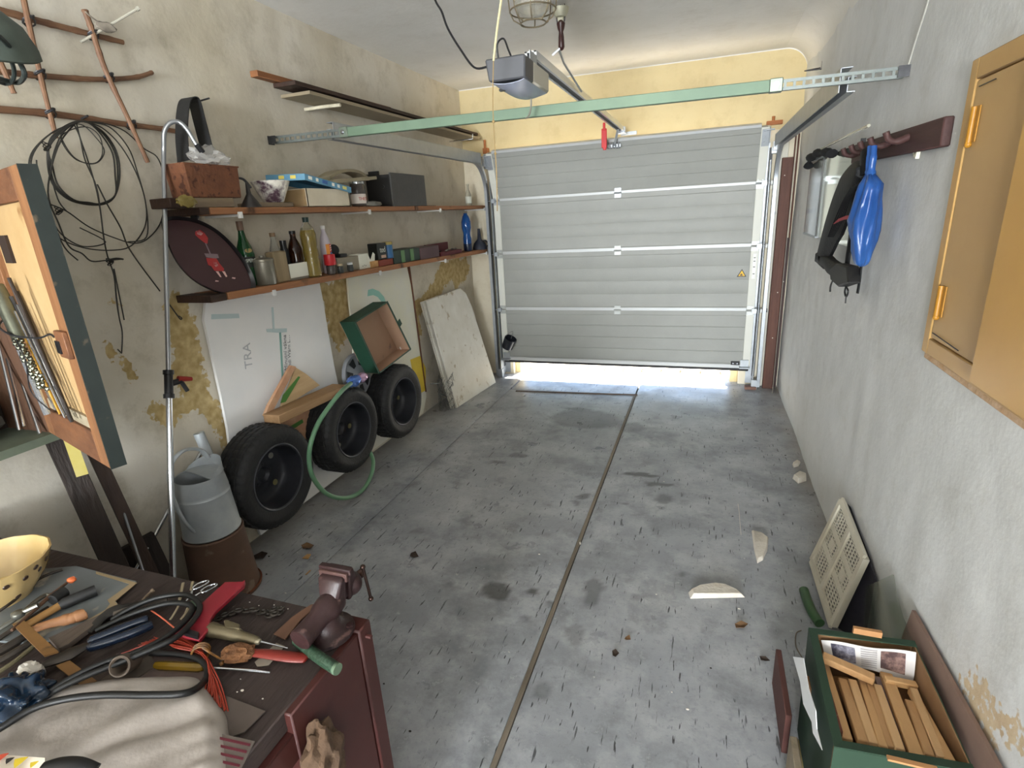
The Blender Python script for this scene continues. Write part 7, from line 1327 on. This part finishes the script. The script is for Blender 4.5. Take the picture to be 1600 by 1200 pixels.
solo('wood_stick', mb, wood('firewood_low', '#8a6238', '#6d4a28', 1), 'lower layer of wood pieces under the light sticks', 'wood')
# things standing between bench side and box
mb = MB(); pts = [P(1239, 1026, X=r0.x - .03), P(1255, 1028, X=r0.x - .03), P(1263, 1075, X=r0.x - .03), P(1274, 1110, X=r0.x - .03), P(1276, 1140, X=r0.x - .03), P(1284, 1172, X=r0.x - .03), P(1270, 1145, X=r0.x - .03), P(1268, 1128, X=r0.x - .03), P(1255, 1100, X=r0.x - .03), P(1250, 1065, X=r0.x - .03)]
mb.prism(pts, (.002, 0, 0)); solo('white_paper', mb, M('paper_white', '#e6e8ea', .8), 'torn strip of white paper standing along the left side of the green box', 'paper')
for i, (a, b_, h, w_, th_, mat, lab) in enumerate(((1246, 1060, .16, .16, .018, M('board_maroon', '#57342e', .8, '#472a26', scale=8), 'maroon brown board standing left of the green box'), (1240, 1150, .22, .13, .020, wood('post_grey', '#8f8271', '#70644f', 2), 'grey weathered plank end at the bottom edge left of the box'), (1252, 1155, .21, .10, .014, wood('post_olive', '#97885c', '#7c6d44', 2), 'olive tinted thin plank next to the grey plank end'), (1268, 1170, .17, .08, .012, wood('post_tan', '#b58a5a', '#8f6438', 2), 'tan splinter board at the lower left corner of the green box'))):
    q = P(a, b_, Z=h); mb = MB(); q.x = min(q.x, r0.x - .045 - .0); mb.bx(q.x - th_ / 2, q.x + th_ / 2, q.y - w_, q.y + (.0 if i else .12), .002, h); solo('standing_board', mb, mat, lab, 'board', bev=.002)
q = P(1279, 1180, Z=.16); mb = MB(); mb.box((r0.x - .036, q.y, .09), (.012, .03, .16)); solo('orange_splinter', mb, M('splinter_orange', '#b5552f', .7), 'small orange painted splinter beside the green box', 'splinter')
# ------------------------------------------------------------------ loose pieces on the floor
def chunk(pts, h, lab, nm='plaster_chunk', mat=None, tp=.85):
    ps = [F(*p, .003) for p in pts]; c_ = sum(ps, Vector()) / len(ps); mb = MB(); k = len(ps); mb.add(ps + [c_ + (p - c_) * tp + Vector((0, 0, h * (1 + .15 * math.sin(i * 2)))) for i, p in enumerate(ps)], [tuple(range(k - 1, -1, -1)), tuple(range(k, 2 * k))] + [(i, (i + 1) % k, k + (i + 1) % k, k + i) for i in range(k)])
    return solo(nm, mb, mat or M('plaster_chunk', '#d6cfc3', .9, '#c6bdae', scale=20, bump=.4), lab, 'plaster', bev=.002, smooth=20)
chunk([(1075, 926), (1078, 936), (1165, 934), (1156, 926), (1135, 918), (1117, 914), (1090, 918)], .022, 'long white broken plaster piece lying flat on the floor'); chunk([(1174, 829), (1190, 834), (1201, 841), (1199, 862), (1192, 876), (1183, 881), (1178, 860)], .018, 'crescent shaped plaster piece further right on the floor')
chunk([(1238, 748), (1248, 742), (1260, 744), (1260, 752), (1247, 756)], .03, 'crumbly plaster lump by the foot of the right wall'); chunk([(1238, 726), (1245, 722), (1251, 724), (1248, 729), (1240, 731)], .02, 'small white plaster lump closest to the far end of the right wall')
lf = M('dry_leaf', '#7a5c3e', .8, '#5e4530', scale=20); leafs = (((470, 853), (480, 849), (492, 853), (486, 859), (473, 858), 'dry brown leaf near the foremost wheel'), ((410, 862), (420, 866), (412, 874), (398, 876), (394, 870), 'dark shrivelled leaf in front of the bucket'), ((642, 865), (650, 863), (655, 871), (646, 874), (640, 870), 'dark brown leaf in the middle left of the floor'), ((1147, 976), (1158, 972), (1170, 976), (1163, 984), (1149, 983), 'reddish brown leaf below the long plaster piece'), ((978, 996), (984, 994), (986, 1001), (979, 1003), (975, 1000), 'small orange brown leaf right of the floor joint'), ((956, 1018), (962, 1016), (968, 1022), (962, 1030), (957, 1026), 'small black curled leaf near the floor joint'), ((1186, 1026), (1196, 1028), (1204, 1034), (1196, 1036), (1188, 1033), 'small dark leaf between plaster piece and green box'), ((1215, 1066), (1222, 1064), (1226, 1072), (1219, 1076), (1213, 1072), 'tan chip of wood left of the green box'))
for L_ in leafs:
    ps = [F(*p, .003) for p in L_[:5]]; c_ = sum(ps, Vector()) / 5; mb = MB(); up = [c_ + (p - c_) * .9 + Vector((0, 0, .006 + .004 * (i % 2))) for i, p in enumerate(ps)] + [c_ + Vector((0, 0, .002))]
    lo = [p - Vector((0, 0, .0015)) for p in up]; n = 6; mb.add(up + lo, [(i, (i + 1) % 5, 5) for i in range(5)] + [(n + (i + 1) % 5, n + i, n + 5) for i in range(5)] + [((i + 1) % 5, i, n + i, n + (i + 1) % 5) for i in range(5)])
    solo('dry_leaf', mb, lf if 'black' not in L_[5] and 'dark' not in L_[5] else M('dry_leaf_dark', '#3a2e26', .8), L_[5], 'leaf' if 'chip' not in L_[5] else 'chip', smooth=0)
chunk([(471, 873), (480, 866), (487, 866), (482, 874)], .004, 'pale triangular wood chip on the floor near the wheels', 'wood_chip', w_pale); chunk([(476, 899), (484, 891), (487, 891), (480, 898)], .004, 'narrow pale wood splinter on the floor behind the bench', 'wood_chip', w_pale)
chunk([(905, 849), (907, 848), (908, 851), (906, 852)], .01, 'tiny pebble lying on the floor joint', 'pebble')
random.seed(17); sw = (0,)
for i in range(46):
    a, b_ = random.uniform(430, 1230), random.uniform(640, 1150) ** 1.0
    if i % 3 == 0: a, b_ = random.uniform(400, 620), random.uniform(770, 900)
    if i % 5 == 0: a, b_ = random.uniform(640, 760), random.uniform(620, 700)
    q = F(a, b_, 0)
    if q.x < XL + .05 or q.x > XR - .03 or (q.x < BX1 + .02 and q.y < BY1 + .02): continue
    zn = 'on the floor strip below the wheels' if q.x < SX else 'on the floor near the garage door' if q.y > 3.3 else 'on the floor left of the joint' if q.x < jx(q.y) else 'on the floor right of the joint'
    r = random.uniform(.002, .0045); mb = MB(); mb.ball(q + Vector((0, 0, r * .5 + .002)), r, 1, (1.5, 1, .6), .3, 3, seed=i); wh = i % 2
    solo('floor_crumb', mb, M('crumb_white', '#cfcac0') if wh else M('crumb_dark', '#2b2622', .9), ('one of the tiny white crumbs ' if wh else 'one of the tiny dark crumbs ') + zn, 'crumb', ('white crumbs ' if wh else 'dark crumbs ') + zn, smooth=0)
ps = [F(1153, 787, .002), F(1155, 800, .002), F(1156, 815, .002), F(1158, 836, .002)]; mb = MB(); mb.tube(ps, .0016, 5); solo('white_thread', mb, M('crumb_white', '#cfcac0'), 'thin white thread on the floor above the crescent plaster piece', 'thread')
# rusty threshold edge strip
mb = MB(); a, b_ = F(806, 611, .004), F(996, 617, .004); mb.beam(a, b_, .02, .008); emit('threshold_edge', mb, M('edge_rust', '#6b5646', .8, '#4a3c32', scale=12), floor)
for (x0, x1) in ((OX1 - .07, OX1 - .002), (OX0 + .002, OX0 + .06)):
    mb = MB(); mb.bx(x0, x1, YF + .06, YF + .20, -.008, .22); struct('door_stop', mb, m_wf, label='cream rendered stub of the reveal seen under the garage door', bev=.006)
